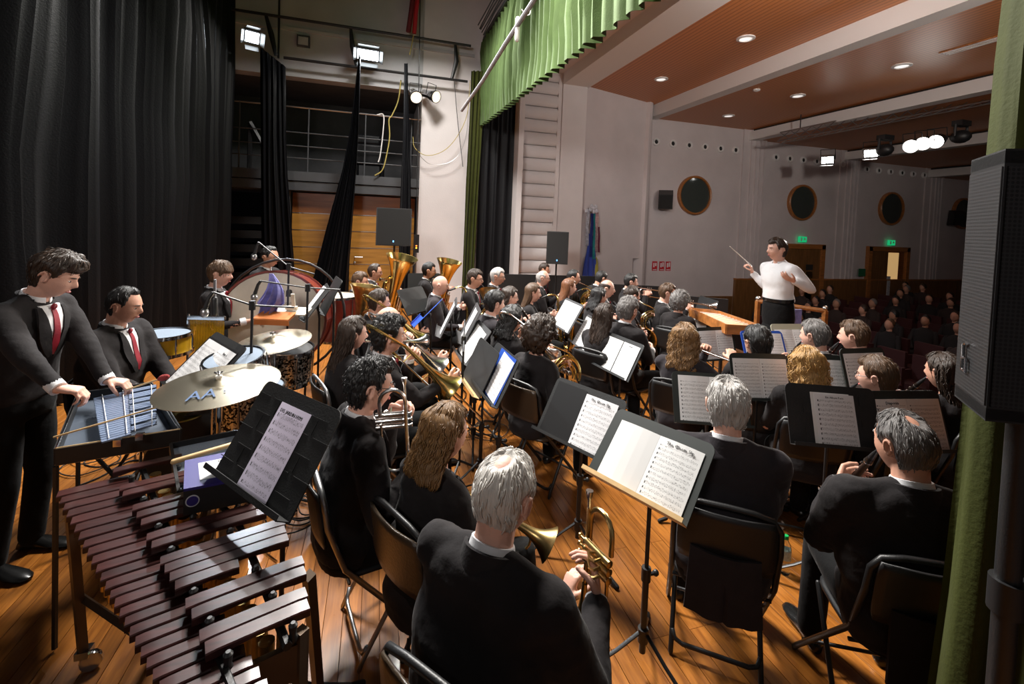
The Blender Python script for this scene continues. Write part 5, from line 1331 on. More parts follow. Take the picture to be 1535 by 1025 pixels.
# --- left column, nearest the mallet instruments
GL = P('man with black hair and glasses in black suit holding a silver cornet upright', (556, 537), 1.34, kind='grey', chairlab='grey steel folding chair under the man with glasses', face=-76, lean=7, hpitch=8, hyaw=-4, hair=('curly', 'h_black'), T=.022, glasses=True, skin='skin_pale', build=1.15, tails=False, suit='suit',
  hands={'l': ('W', atd(584, 622, 2.22), (.75, -.1, .45), (.1, -.6, -.2), .75, .8), 'r': ('W', atd(622, 705, 2.12), (.55, .1, .1), (0, .2, -1), .6)}, seed=21)
trumpet('silver cornet held upright by the man with glasses', place((.08, .0, -1), (1, -.15, 0), atd(606, 566, 2.0)), 'silver')
BL = P('woman with honey blond bob seen from behind in black jacket', (668, 604), 1.24, kind='brown', chairlab='brown-backed folding chair under the blond-bobbed woman', face=-62, lean=6, hyaw=-6, hair=('bob', 'h_blond'), female=True, skin='skin_pale',
  hands={'r': (V((.09, .36, .66)), (-.3, .9, -.1), (0, 0, -1), .6), 'l': (V((-.1, .38, .66)), (.3, .9, -.1), (0, 0, -1), .6)}, seed=5)
trumpet('brass flugelhorn lying in the lap of the blond-bobbed woman', place(V((.80, -.42, -.42)), Z3, atd(824, 816, 2.0)-V((.80, -.42, -.42)).normalized()*.49), 'brass_old', True)
OLD = P('white-haired old man with pink crown in black suit holding a cornet upright on his knee', (762, 676), 1.32, kind='brown', chairlab='brown-backed folding chair under the white-haired old man', face=-50, lean=12, hpitch=12, hyaw=-2, hair=('crown', 'h_white'), skin='skin_pale', T=.011, build=1.14,
  hands={'r': ('W', atd(894, 899, 1.46), (.10, .42, .75), (-.75, .45, .1), .72, .9), 'l': ('W', atd(852, 908, 1.62), (.25, .25, .6), (.8, .1, 0), .6, .7)}, seed=9, knees={'r': (.17, .44, .53), 'l': (-.13, .42, .56)})
trumpet('brass cornet held upright on the knee of the white-haired old man', place((-.02, -.02, -1), (-.2, 1, 0), atd(884, 735, 1.56)), 'brass_old')
CU = P('young man with curly black hair, stubble and red tie playing trombone', (583, 474), 1.34, 'trb', 'grey', 'trombone played by the curly-haired young man', face=-84, lean=5, hpitch=6, hair=('curly', 'h_black'), skin='skin_pale', seed=31, T=.032)
P('woman with long straight dark brown hair seen from behind', (529, 474), 1.29, 'trpt', 'grey', 'trumpet held by the woman with long straight hair', face=-70, hair=('long', 'h_brown'), female=True, skin='skin_pale')
P('bald man partly hidden behind the curly-haired trombonist', (582, 458), 1.30, 'trb', 'black', 'trombone played by the bald man', face=-84, hair=('ring', 'h_brown'), skin='skin_pale')
P('man with short dark hair playing brass, in front of the leaning tuba', (568, 433), 1.32, 'trb', 'black', 'trombone of the dark-haired man in front of the leaning tuba', face=-80, hair=('short', 'h_brown'), skin='skin')
# --- back row, tubas to the wall
P('man with glasses beside the big tuba bell under the pole loudspeaker', (562, 395), 1.32, None, 'black', face=-95, hair=('recede', 'h_brown'), glasses=True, hands=h_tuba)
P('brown-haired player half hidden left of the man with glasses and tuba', (540, 407), 1.30, None, 'black', face=-100, hair=('short', 'h_mid'))
P('man with glasses and black hair between the two tuba bells', (643, 393), 1.36, None, 'black', face=-95, hair=('short', 'h_black'), glasses=True, hands=h_tuba)
def tub(lab, px, d, s, m='brass', lean=(0, 0), rz=0, **k):
    c = atd(px[0], px[1], d); return tuba(lab, Matrix.Translation(c) @ Matrix.Rotation(R(rz), 4, 'Z') @ Euler((R(lean[0]), R(lean[1]), 0)).to_matrix().to_4x4() @ Matrix.Translation((0, 0, -.92*s)), m, s, **k)
tub('large brass tuba with tall bell below the pole loudspeaker', (603, 385), 6.2, 1.08, lean=(-4, 14), rz=-60)
tub('brass tuba with bell standing before the olive curtain', (674, 391), 6.9, .98, lean=(-4, 12), rz=-60)
tub('pale brass euphonium resting mouth up in front of the brown-haired player', (548, 428), 4.9, .80, 'brass_old', lean=(4, -6), rz=150, cat='euphonium', name='euphonium')
SX = P('bald-topped man in grey suit and red tie playing a saxophone', (660, 412), 1.33, 'sax', 'black', 'brass saxophone played by the man in the grey suit', face=-100, hair=('none', 'h_grey'), skin='skin_pale', suit='suit_grey')
P('man with glasses and brown hair in black suit and red tie beside the saxophonist', (712, 403), 1.40, 'clar', 'black', 'black clarinet of the man with glasses beside the saxophonist', face=-115, hair=('short', 'h_brown'), glasses=True)
P('white-haired man with glasses seated before the black masking drape', (746, 401), 1.37, None, 'black', face=-115, hair=('short', 'h_grey'), glasses=True)
P('young man with short black hair and red tie behind the grey leaning stand', (742, 436), 1.31, None, 'black', face=-80, hair=('short', 'h_black'), T=.024, skin='skin_pale', suit='suit_grey')
tub('aged brass horn bell showing above the young black-haired man', (733, 436), 5.5, .62, 'brass_old', lean=(-20, -24), rz=-60, cat='baritone horn', name='baritone_horn')
P('woman with loose black shoulder-length hair behind the blue folder stand', (768, 457), 1.29, 'trb', 'black', 'slender trombone of the black-haired woman', face=-70, hair=('bob', 'h_black'), female=True)
P('woman with wild dark curly hair playing a French horn', (812, 480), 1.28, 'horn', 'brown', 'shiny brass French horn of the woman with wild curls', face=-62, hair=('wild', 'h_brown'), female=True, hpitch=10)
P('young woman with glasses and dark hair playing oboe beside the young black-haired man', (764, 429), 1.27, 'clar', 'black', 'dark oboe of the young woman with glasses', face=-95, hair=('bob', 'h_brown'), female=True, glasses=True, skin='skin_pale')
P('young woman with long brown hair and red tie behind the bassoon', (799, 424), 1.27, 'sax', 'black', 'brass saxophone of the long-haired young woman', face=-105, hair=('long', 'h_mid'), female=True, skin='skin_pale')
P('grey bearded man with glasses below the ribbed wall', (814, 404), 1.32, None, 'black', face=-110, hair=('ring', 'h_grey'), glasses=True, skin='skin_pale', hands=h_sax)
P('dark-haired player almost hidden behind the grey bearded man', (818, 401), 1.12, None, 'black', pos=(3.0, 8.1), hair=('short', 'h_brown'), face=-120)
P('balding man with dark hair and horn below the black wall loudspeaker', (860, 404), 1.32, 'horn', 'black', 'brass horn of the balding man below the banner', face=-115, hair=('recede', 'h_black'), skin='skin')
P('woman with long auburn hair and saxophone behind the double music pages', (853, 417), 1.29, 'sax', 'black', 'brass saxophone of the auburn-haired woman', face=-95, hair=('long', 'h_auburn'), female=True, skin='skin_pale')
P('black-haired woman in profile beside the bald man', (898, 430), 1.27, None, 'black', face=-85, hair=('bob', 'h_black'), female=True, skin='skin_pale', hands=h_clar)
P('man with black hair looking down behind the bald man', (904, 406), 1.30, None, 'black', face=-80, hpitch=24, hair=('short', 'h_black'))
P('bald man with beard in black suit below the banner', (910, 418), 1.32, None, 'black', face=-115, hair=('ring', 'h_brown'), skin='skin_pale', hands=h_sax)
P('young man with short black hair in the back row near the wall niche', (946, 410), 1.32, 'trpt', 'black', 'brass trumpet of the young man near the wall niche', face=-110, hair=('short', 'h_black'), skin='skin_pale')
P('balding brown-haired man with horn in front of the niche player', (948, 428), 1.29, 'horn', 'black', 'brass horn of the balding man in front of the niche player', face=-90, hair=('recede', 'h_brown'), skin='skin_pale')
P('man with tousled greying hair in profile behind the centre stand', (943, 445), 1.33, 'clar', 'black', 'clarinet of the man with tousled greying hair', face=-68, hair=('curly', 'h_salt'), T=.026, skin='skin_pale')
P('woman with long glossy dark hair behind the narrow music page', (907, 455), 1.27, None, 'black', face=-62, hair=('long', 'h_brown'), female=True, hands=h_clar)
P('man with short brown hair and glasses playing a cornet near the wooden psaltery', (1001, 424), 1.33, 'trpt', 'black', 'silver cornet of the man near the wooden psaltery', face=-118, hair=('short', 'h_mid'), skin='skin_pale', build=1.1, tie='tie_black')
P('player with frizzy grey hair half hidden beside the cornet player', (1020, 437), 1.27, None, 'black', face=-60, hair=('wild', 'h_salt'), female=True, T=.04)
# --- right block, backs to the camera
P('woman with long wavy light brown hair seen from behind in dark jacket', (1028, 484), 1.27, 'flute', 'black', 'silver flute of the woman with long wavy hair', hair=('wavy', 'h_blond'), female=True, suit='suit_grey', face=-48)
R1 = P('grey-haired man in charcoal jacket seen from behind with tails over his chair', (1093, 566), 1.33, None, 'black', face=-38, hair=('crown', 'h_grey'), suit='suit_grey', skin='skin_pale', T=.02, build=1.12, tails=True, lean=6, hpitch=14, hands=h_clar, chairlab='black folding chair under the grey-haired man in charcoal')
P('man with short black hair before the blue-edged music', (1137, 489), 1.31, 'clar', 'black', 'clarinet of the black-haired man before the blue-edged music', face=-32, hyaw=18, hair=('short', 'h_black'), T=.022)
P('man with greying brown hair beside the cream music stand', (1223, 479), 1.34, 'clar', 'black', 'red-brown clarinet of the man beside the cream stand', face=-12, hyaw=24, hair=('short', 'h_salt'), skin='skin_pale')
P('man with short brown hair nearest the dark auditorium', (1282, 480), 1.34, 'clar', 'black', 'clarinet of the brown-haired man nearest the auditorium', face=-2, hyaw=24, hair=('short', 'h_mid'), skin='skin_pale')
P('woman with curly golden blond hair behind the big black music desk', (1212, 519), 1.27, None, 'black', face=-34, hair=('wavy', 'h_gold'), female=True, hands=h_clar)
P('young woman with short brown hair and glasses behind the double page stand', (1317, 535), 1.25, 'clar', 'black', 'clarinet of the young woman with short brown hair', face=-2, hyaw=22, hair=('short', 'h_mid'), glasses=True, skin='skin_pale', tie='tie_black', T=.022)
P('woman with straight long dark hair at the edge of the black loudspeaker', (1417, 529), 1.27, 'clar', 'black', 'clarinet of the long-haired woman at the loudspeaker edge', face=-2, hair=('long', 'h_brown'), female=True)
R2 = P('man with thinning dark grey hair in black suit playing clarinet at the front right', (1358, 618), 1.32, 'clar', 'black', 'clarinet of the man with thinning dark grey hair', face=-28, hyaw=22, hair=('crown', 'h_salt'), skin='skin', T=.014, build=1.2, lean=4, tails=True, chairlab='black folding chair under the man with thinning dark grey hair', knees={'l': (-.12, .43, .54)})

# --- conductor
CD = P('conductor in white shirt and black trousers raising a white baton', (1167, 357), atd(1167, 357, 5.1).z, face=92, sit=False, size=.98, lean=4, hyaw=-14, hpitch=4, jacket=False, hair=('short', 'h_brown'), T=.02, skin='skin_pale', tie=None,
  hands={'r': ('W', atd(1128, 409, 5.45), (-.25, .0, .9), (-.6, .5, .3), .9, .9), 'l': ('W', atd(1190, 421, 4.85), (-.85, .1, .25), (.0, .3, .9), .35, .4)}, elbow=(.6, -.2, -.9))
cz = CD['M'].translation
bt = MB().tube([V((0, 0, 0)), atd(1094, 369, 5.2)-atd(1126, 398, 5.4)], [.007, .0035], 6)
o = obj('baton', bt, M['white_paint']); o.location = atd(1126, 398, 5.4); tag(o, 'white conducting baton in the raised hand of the conductor', 'baton')
_u4 = CD['upper']
obj('belt', MB().lathe([(.162, -.0), (.166, .0), (.166, .038), (.162, .038)], 28, _u4 @ Matrix.Translation((0, .0, .05)) @ Matrix.Diagonal((1.05, .82, 1, 1)), cap=False), M['shoe'], None).parent = CD['root']
bpy.data.objects['belt'].matrix_parent_inverse = CD['M'].inverted()
obj('shirt_collar', MB().tube([_u4 @ V((.062*math.cos(a), -.008+.062*math.sin(a), .49-.012*math.sin(a))) for a in [R(-240+i*15) for i in range(21)]], .011, 6, flat=1.8), M['shirt']).parent = CD['root']
bpy.data.objects[[o.name for o in bpy.data.objects if o.name.startswith('shirt_collar') and o.parent == CD['root']][-1]].matrix_parent_inverse = CD['M'].inverted()
obj('waistband', MB().lathe([(.165, -.22), (.178, -.12), (.170, 0.0), (.160, .05), (.15, .06)], 28, _u4 @ Matrix.Diagonal((1.02, .80, 1, 1))), M['trousers'], None).parent = CD['root']
bpy.data.objects['waistband'].matrix_parent_inverse = CD['M'].inverted()
pz = .93*.98 if 0 else 0
# podium with wooden rail
pod = thing('conductor_podium', 'wooden conductor podium with a brown handrail behind the conductor', 'podium', loc=(cz.x, cz.y, 0))
zt_ = .20
obj('platform', MB().box((0, 0, .09), (1.3, 1.3, .18)), M['oak'], pod, False)
ra, rb = atd(1136, 451, 5.75)-V((cz.x, cz.y, 0)), atd(1237, 466, 5.3)-V((cz.x, cz.y, 0))
for q in (ra, rb, ra.lerp(rb, .5)): obj('rail_post', MB().box((q.x, q.y, q.z/2), (.045, .045, q.z)), M['oak'], pod, False)
obj('handrail', MB().tube([ra, ra.lerp(rb, .5), rb], .026, 8, round_caps=True), M['oak'], pod)
for q in (ra, rb): obj('rail_knob', MB().ball(q+V((0, 0, .03)), .032, 10, 6), M['silver'], pod)
lt = obj('lilac_folder', MB().box((0, 0, 0), (.14, .02, .25)), M['purple']); lt.location = atd(1193, 480, 5.15); tag(lt, 'lilac folder standing behind the conductor against the rail', 'folder')

# wooden psaltery and the black desk behind it
ps = thing('psaltery', 'orange wooden trapezoid psaltery with strings on a stand before the conductor', 'psaltery', loc=atz(1090, 480, 0))
po = V(ps.location)
def pp(x, y, z=1.05): return atz(x, y, z)-po
c4 = [pp(1034, 461), pp(1089, 486), pp(1146, 489), pp(1078, 466)]
def wallseg(a, b, h=.10, th=.02):
    d = b-a; return MB().box((a+b)/2-Z3*h/2, (d.length, th, h), Matrix.Rotation(math.atan2(d.y, d.x), 3, 'Z'))
for a, b in zip(c4, c4[1:]+c4[:1]): obj('side_board', wallseg(a, b), M['oak'], ps, False)
obj('sound_board', MB().loft([[p-Z3*.07 for p in c4], [p-Z3*.05 for p in c4]]), M['wood_pale'], ps, False)
for k in range(12): t = (k+1)/13; obj('string', MB().tube([c4[0].lerp(c4[1], t)-Z3*.03, c4[3].lerp(c4[2], t)-Z3*.03], .003, 4), M['white_paint'], ps)
obj('rest_board', wallseg(pp(1034, 461), pp(1068, 464), .12), M['oak'], ps, False)
cc = sum(c4, V((0, 0, 0)))/4
obj('leg_post', MB().tube([V((cc.x, cc.y, .02)), V((cc.x, cc.y, cc.z-.1))], .02, 8), M['black_metal'], ps)
obj('foot_bar', MB().box((cc.x, cc.y, .02), (.6, .05, .03)), M['black_metal'], ps, False)

# ------------------------------------------------------------------ music stands (centre, heading of the desk normal, tilt)
TT = 'The Gloom Slip'
stand('black ridged music stand with a lilac page beside the marimba', (-.33, 1.85, 1.15), 4.03, .57, 'desk', ridges=True, w=.52, h=.36, papers=[('lilac-tinted music page on the ridged stand by the marimba', 'l', .015, .20, .305, 0, ('DEL JARDIN HYM', .019, -.02, .91))], rz=.3)
stand('black music stand with a white spread in front of the heavy percussionist', tuple(CAM+(V((-.90, 2.92, 1.13))-CAM)*1.14), 4.14, .78, 'desk', ridges=True, w=.58, h=.42, papers=[('navy folder on the percussion stand behind the big cymbal', 'f', -.02, .54, .37, 0), ('white double music page above the big cymbal', 'd', -.01, .51, .355, 0, ('Num. 6', .022, .3, .9))])
stand('black music stand before the bass drum with a small white page', (-1.10, 5.1, .92), 3.92, .45, 'desk', papers=[('small white music page on the stand before the bass drum', 's', .0, .24, .29, 0)])
stand('black music stand with blue folder in the low brass row', (.85, 3.06, .95), 4.66, .45, 'desk', papers=[('blue folder on the low brass music stand', 'b', .05, .31, .325, 0), ('white music page lying on the blue folder', 's', .075, .23, .30, -4)])
stand('dark music stand left of the blue folder stand showing its pale ledge', (.78, 3.30, .93), 4.66, .42, 'desk', lip_m='wood_pale')
stand('grey-edged music stand with loose white pages in the low brass row', (.84, 3.84, .97), 4.71, .6, 'desk_grey', papers=[('loose white pages on the grey-edged stand', 'd', .0, .38, .29, -3)])
stand('steep grey music stand seen edge-on behind the loose white pages', (.88, 4.18, 1.06), 4.85, .45, 'desk_grey', papers=[('white page seen edge-on on the steep grey stand', 's', .0, .22, .30, 0)])
stand('music stand with a blue folder seen edge-on in front of the saxophonist', tuple(atd(643, 468, 4.7)), 5.0, .75, 'blue', w=.46, h=.30, thin=True)
stand('music stand with a white page seen edge-on in front of the saxophonist', tuple(atd(673, 474, 4.3)), 4.87, .42, 'desk_grey', w=.44, h=.34, papers=[('white page on the edge-on stand in front of the saxophonist', 's', 0, .22, .30, 0)])
stand('dark music stand turned away below the second tuba', tuple(atd(622, 450, 5.6)), 2.3, .55, 'desk', w=.5)
stand('dark music stand edge-on beside the bass drum', tuple(atd(474, 452, 4.1)), 4.55, .62, 'desk', w=.46, papers=[('white page curling off the stand beside the bass drum', 's', -.1, .22, .30, 4)])
stand('second dark music stand edge-on beside the bass drum with a small cloth bag', tuple(atd(496, 442, 4.25)), 4.5, .42, 'desk', w=.42)
stand('music stand with double white pages below the auburn-haired woman', (2.04, 4.57, 1.03), 4.73, .51, 'desk_grey', papers=[('white double music pages below the auburn-haired woman', 'd', .0, .45, .31, 0)])
stand('music stand with a narrow white page right of the double pages', (2.1, 4.17, .92), 4.82, .5, 'desk_grey', papers=[('narrow white music page right of the double pages', 'd', -.01, .43, .31, 0)])
stand('music stand with two white pages and a dark gap in the middle of the band', (2.1, 3.56, .87), 4.58, .49, 'desk', papers=[('blank white left page on the middle stand', 'p', -.115, .215, .30, 0), ('printed right page on the middle stand', 's', .115, .215, .30, 0, ('Gloom', .018, 0, .93))])
stand('large black music stand with a black folder and a titled page', (1.21, 2.46, .86), 4.26, .57, 'desk', w=.53, h=.36, papers=[('black open folder on the left half of the titled stand', 'f', -.125, .23, .33, 0), ('titled white music page beside the black folder', 's', .11, .23, .315, 0, (TT, .022, 0, .93))])
stand('large grey-green music stand with a blank page and a titled page', tuple(CAM+(V((1.28, 1.85, .90))-CAM)*.92), 4.28, .75, 'desk_green', w=.49, h=.34, lip_m='wood_pale', papers=[('blank and titled double page on the large grey-green stand', 'h', .010, .41, .285, 0, (TT, .020, .26, .925))], rz=.9)
stand('music stand with a bright white spread before the grey-haired man', (2.23, 2.55, .86), 3.52, .42, 'desk_green', papers=[('bright white music spread before the grey-haired man', 'd', .0, .42, .31, 0)])
stand('music stand with double pages between the two blond heads', tuple(CAM+(V((3.15, 3.03, .80))-CAM)*.82), 3.38, .3, 'desk_green', w=.42, h=.31, papers=[('white double pages between the two blond heads', 'd', .0, .385, .27, 0)])
stand('big black music desk with one off-centre titled page at front right', tuple(CAM+(V((2.75, 2.09, .89))-CAM)*.885), 3.55, .35, 'desk', w=.465, h=.32, ridges=True, papers=[('beige backing sheet behind the off-centre page', 'p', -.005, .20, .275, 0), ('off-centre titled page on the big black desk', 's', .015, .205, .27, 0, ('Ein Album Fern', .015, 0, .93))], rz=.4)
stand('black music desk with overlapping pages before the man with thinning hair', tuple(CAM+(V((3.24, 1.97, .87))-CAM)*.92), 3.31, .3, 'desk_green', w=.46, h=.33, papers=[('overlapping double page titled by hand before the man with thinning hair', 'd', .0, .43, .28, 0, ('Diaponia', .024, -.24, .92))])
stand('music stand with double pages before the young woman with short brown hair', tuple(atd(1298, 556, 3.25)), 3.2, .3, 'desk_green', w=.40, h=.32, papers=[('white double pages before the young woman with short brown hair', 'd', .0, .36, .28, 0)])
stand('music stand half hidden behind the golden blond curls', tuple(atd(1234, 568, 3.28)), 3.42, .35, 'desk_green', papers=[('white page half hidden behind the golden blond curls', 'd', .0, .44, .30, 0)])
stand('music stand with white pages right of the long wavy light brown hair', (3.45, 3.9, .84), 3.1, .28, 'desk_green', w=.48, papers=[('white pages right of the long wavy hair', 'd', .0, .43, .30, 0)])
stand('music stand with bright pages near the cornet player', (3.5, 4.93, .86), 4.72, .5, 'desk_green', w=.36, papers=[('bright white page near the cornet player', 'd', .0, .33, .29, 0)])
stand('music stand with a wide white spread near the wooden psaltery', (3.84, 4.80, .86), 4.48, .55, 'desk_grey', papers=[('wide white spread near the wooden psaltery', 'p', .0, .46, .30, 0)])
stand('music stand with blue-edged folder behind the black-haired man', tuple(atd(1146, 522, 4.15)), 3.3, .42, 'blue', w=.42, h=.32, papers=[('white pages in the blue-edged folder', 'd', .0, .38, .29, 0)])
stand('cream music stand with two white pages below the conductor', tuple(atd(1190, 510, 4.25)), 3.25, .44, 'desk_cream', w=.42, h=.31, papers=[('two white pages on the cream stand below the conductor', 'd', .0, .37, .25, 0)])
stand('music stand at the edge of the black loudspeaker with one white page', tuple(atd(1432, 640, 3.1)), 3.2, .3, 'desk', papers=[('white page at the edge of the black loudspeaker', 's', -.1, .22, .30, 0)])
stand('black desk standing behind the wooden psaltery', tuple(atd(1058, 462, 6.4)), 4.9, .3, 'desk', w=.5, h=.30)
stand('perforated dark orchestra stand beside the second tuba', tuple(atd(636, 424, 7.0)), 3.1, .2, 'desk', w=.5, h=.30)

# ------------------------------------------------------------------ marimba
MO = V((-1.18, 2.2, 0)); ma = V((.337, -.9415, 0)); mbv = V((.9415, .337, 0))
mar = thing('marimba', 'rosewood marimba with two rows of dark bars in the near left corner', 'marimba', loc=MO)
def mpt(s, b, z): return ma*s+mbv*b+Z3*z
def bar(s, b0, b1, z, w=.047, th=.022, name='bar'):
    """one bar with bevelled edges and the arch cut below"""
    rings = []; n_ = 10
    for i in range(n_+1):
        t = i/n_; b = b0+(b1-b0)*t; ar = .010*(1-((t-.5)*2.6)**2) if abs(t-.5) < .384 else 0; e = .002 if i in (0, n_) else 0
        pr = [(-w/2, -th+ar), (w/2, -th+ar), (w/2, -.003-e), (w/2-.003, -e), (-w/2+.003, -e), (-w/2, -.003-e)]
        rings.append([mpt(s+x, b, z+q) for x, q in pr])
    return obj(name, MB().loft(rings), M['rosewood'], mar, ang=30)
NAT = [0, .06, .12, .18, .24, .30, .36, .42, .475, .53, .583, .635, .685, .735, .78, .83, .875, .92, .965, 1.01, 1.055, 1.10, 1.145, 1.19, 1.235, 1.28]
for i, s in enumerate(NAT):
    d_ = (NAT[i+1]-s) if i+1 < len(NAT) else .045; bar(s, .305*s, .235+.255*s, .86, d_-.006)
ACC = [(-.02, .166, .40), (.155, .20, .44), (.207, .213, .46), (.335, .25, .49), (.393, .265, .50), (.45, .28, .58), (.555, .30, .62), (.608, .315, .65), (.71, .34, .695), (.757, .352, .69), (.805, .365, .69), (.852, .378, .54), (.945, .402, .71), (.995, .415, .705), (1.085, .43, .69), (1.133, .44, .685)]
for s, a, b in ACC: bar(s, a, b, .898, .046)
# cords, posts, rails and resonators
for f_, z in ((.16, .852), (.80, .852)):
    obj('bar_rail', MB().tube([mpt(-.06, .02+.2*f_, .826), mpt(1.34, .43+.15*f_, .826)], .014, 6), M['black_metal'], mar)
obj('bar_rail', MB().tube([mpt(-.06, .26, .856), mpt(1.30, .50, .856)], .012, 6), M['black_metal'], mar)
obj('bar_rail', MB().tube([mpt(-.06, .40, .856), mpt(.6, .57, .856), mpt(1.2, .62, .856)], .012, 6), M['black_metal'], mar)
for s in (.07, .28, .50, .66, .90, 1.04, 1.18):
    for b in (.215+.23*s, .40+.20*s if s > .5 else .38+.10*s):
        obj('cord_post', MB().lathe([(.012, 0), (.014, .01), (.009, .02), (.012, .045), (.006, .052)], 10, Matrix.Translation(mpt(s, b, .848))), M['black_plastic'], mar)
for i, s in enumerate(NAT[:-2]):
    obj('resonator', MB().lathe([(.021, 0), (.021, -.42+.012*i), (.019, -.42+.012*i)], 12, Matrix.Translation(mpt(s, .15+.28*s, .825)), cap=True), M['brass_old'], mar)
for s, a, b in ACC:
    obj('resonator', MB().lathe([(.021, 0), (.021, -.40+.2*s), (.019, -.40+.2*s)], 12, Matrix.Translation(mpt(s, a+.14, .84))), M['brass_old'], mar)
FR = mat('bronze_painted_frame', (.11, .075, .05), .4, .5)
def leg(top, bot, castor=True, w=.035):
    l = obj('leg', MB().tube([top, bot+Z3*.09], w*.62, 4), FR, mar, False)
    if castor:
        obj('castor', MB().lathe([(.0, -.013), (.038, -.013), (.042, 0), (.038, .013), (0, .013)], 16, Matrix.Translation(bot+V((.03, 0, .043))) @ Matrix.Rotation(R(90), 4, 'X') @ Matrix.Rotation(R(20), 4, 'Y')).box(bot+V((.005, 0, .085)), (.05, .05, .03)), M['chrome'], l)
leg(atz(106, 765, .80)-MO, atz(124, 1006, 0)-MO); leg(atz(463, 862, .84)-MO, V((-.16, 1.86, 0))-MO)
leg(mpt(-.05, .34, .80), mpt(-.12, .36, 0)); leg(mpt(1.30, .44, .80), mpt(1.36, .44, 0))
obj('cross_rail', MB().tube([atz(118, 892, .35)-MO, mpt(.5, .40, .35)], .016, 4), FR, mar, False)
obj('long_rail', MB().tube([mpt(-.05, .3, .35), mpt(1.3, .45, .35)], .018, 6), M['black_metal'], mar)
for s_ in (1.18,):
    q = [mpt(1.17, .47, .84), mpt(1.17, .66, .84)]
    obj('end_bracket', MB().box((q[0]+q[1])/2-Z3*.06, (.22, .018, .10), Matrix.Rotation(math.atan2(mbv.y, mbv.x), 3, 'Z')), FR, mar, False)
    for p_ in q: obj('bracket_post', MB().tube([p_+Z3*.02, p_-Z3*.5], .02, 4), FR, mar, False)

# glockenspiel in its open case
K4 = [atz(84, 672, .93), atz(270, 643, .93), atz(226, 573, .93), atz(118, 588, .93)]
go = (K4[0]+K4[1])/2; gk = thing('glockenspiel', 'steel-barred glockenspiel lying in its open black case', 'glockenspiel', loc=V((go.x, go.y, .87)))
G0 = V((go.x, go.y, .87)); K = [p-G0 for p in K4]
obj('case_floor', MB().loft([[p-Z3*.065 for p in K], [p-Z3*.052 for p in K]]), M['lining_dark'], gk, False)
for i, (a, b) in enumerate(zip(K, K[1:]+K[:1])):
    obj('case_wall', wallseg(a, b, .075, .016), M['black_plastic'], gk, False)
    obj('metal_edge', MB().tube([a-Z3*.075, b-Z3*.075], .0045, 6).tube([a, b], .0045, 6), M['wood_pale'] if i == 0 else M['chrome'], gk)
gb = [atz(152, 664, .95)-G0, atz(234, 641, .95)-G0, atz(234, 578, .95)-G0, atz(140, 597, .95)-G0]
nb = 24
for k in range(nb):
    t = (k+.5)/nb; a, b = gb[3].lerp(gb[0], t), gb[2].lerp(gb[1], t); d = b-a; half = k % 2
    for q in ((0, .52), (.54, 1)):
        if q[0] and k % 7 in (2, 6): continue
        p0, p1 = a.lerp(b, q[0]), a.lerp(b, q[1]); z = .005 if q[0] else 0
        obj('bar', MB().box((p0+p1)/2+Z3*z, ((p1-p0).length, (gb[3]-gb[0]).length/nb*.78, .007), Matrix.Rotation(math.atan2(d.y, d.x), 3, 'Z')), M['glockbar'], gk, False)
for q in (.13, .45, .60, .92):
    obj('cord', MB().tube([gb[3].lerp(gb[2], q)+Z3*.012, gb[0].lerp(gb[1], q)+Z3*.012], .002, 5), M['white_paint'], gk)
for q in (.35, .75): obj('latch', MB().box(gb[0].lerp(gb[1], q)+V((0, -.03, -.01)), (.03, .02, .03)), M['chrome'], gk, False)
for q in (K[0], K[1]+V((-.05, .08, 0)), K[2], K[3]): obj('leg', MB().tube([q-Z3*.08, V((q.x, q.y, -.85))], .012, 6), M['black_metal'], gk)
def mallet(label, a, b, headm, r, name='mallet', headlen=1.0):
    t = thing(name, label, name.replace('_', ' '), loc=a); v = b-a
    obj('shaft', MB().tube([V((0, 0, 0)), v], .0045, 8, round_caps=True), M['wood_pale'], t)
    d = v.normalized(); q = d.to_track_quat('Z', 'Y').to_matrix().to_4x4()
    obj('head', MB().lathe([(r*.4, -r*headlen), (r*.85, -r*.5*headlen), (r, 0), (r*.85, r*.5*headlen), (r*.4, r*headlen)], 12, Matrix.Translation(v) @ q), headm, t); return t
mallet('wooden mallet with a white yarn head in the near hand of the mallet player', atd(81, 655, 2.02), atd(243, 608, 2.22), M['mallet_white'], .019)
mallet('wooden mallet with a long red yarn head in the far hand of the mallet player', atd(190, 584, 2.5), atd(245, 566, 2.5), M['mallet_red'], .018, headlen=1.7)
# second open case with blue box and drumsticks
C4 = [atz(268, 735, .90), atz(400, 705, .90), atz(372, 641, .90), atz(256, 664, .90)]
co = V((C4[0].x, C4[0].y, .86)); oc = thing('open_case', 'shallow open black case with blue-grey lining behind the marimba', 'case', loc=co); C_ = [p-co for p in C4]
obj('case_floor', MB().loft([[p-Z3*.035 for p in C_], [p-Z3*.025 for p in C_]]), M['lining'], oc, False)
for a, b in zip(C_, C_[1:]+C_[:1]): obj('case_wall', wallseg(a, b, .04, .012), M['black_plastic'], oc, False)
obj('support', MB().tube([sum(C_, V((0, 0, 0)))/4-Z3*.04, V((C_[3].x*.5, C_[3].y*.5, -.84))], .02, 6), M['black_metal'], oc)
bo_ = [atz(275, 733, .99), atz(385, 712, .99), atz(360, 673, .99), atz(277, 690, .99)]
b0 = V((bo_[0].x, bo_[0].y, .89)); bx = thing('blue_box', 'navy and black cardboard box with a white label lying in the open case', 'box', loc=b0); q4 = [p-b0 for p in bo_]
obj('body', MB().loft([[V((p.x, p.y, 0)) for p in q4], [p-Z3*.01 for p in q4]]), M['black_plastic'], bx, False)
obj('lid', MB().loft([[p-Z3*.01 for p in q4], [p for p in q4]]), M['navy'], bx, False)
def inq(u, v): return q4[0].lerp(q4[1], u).lerp(q4[3].lerp(q4[2], u), v)
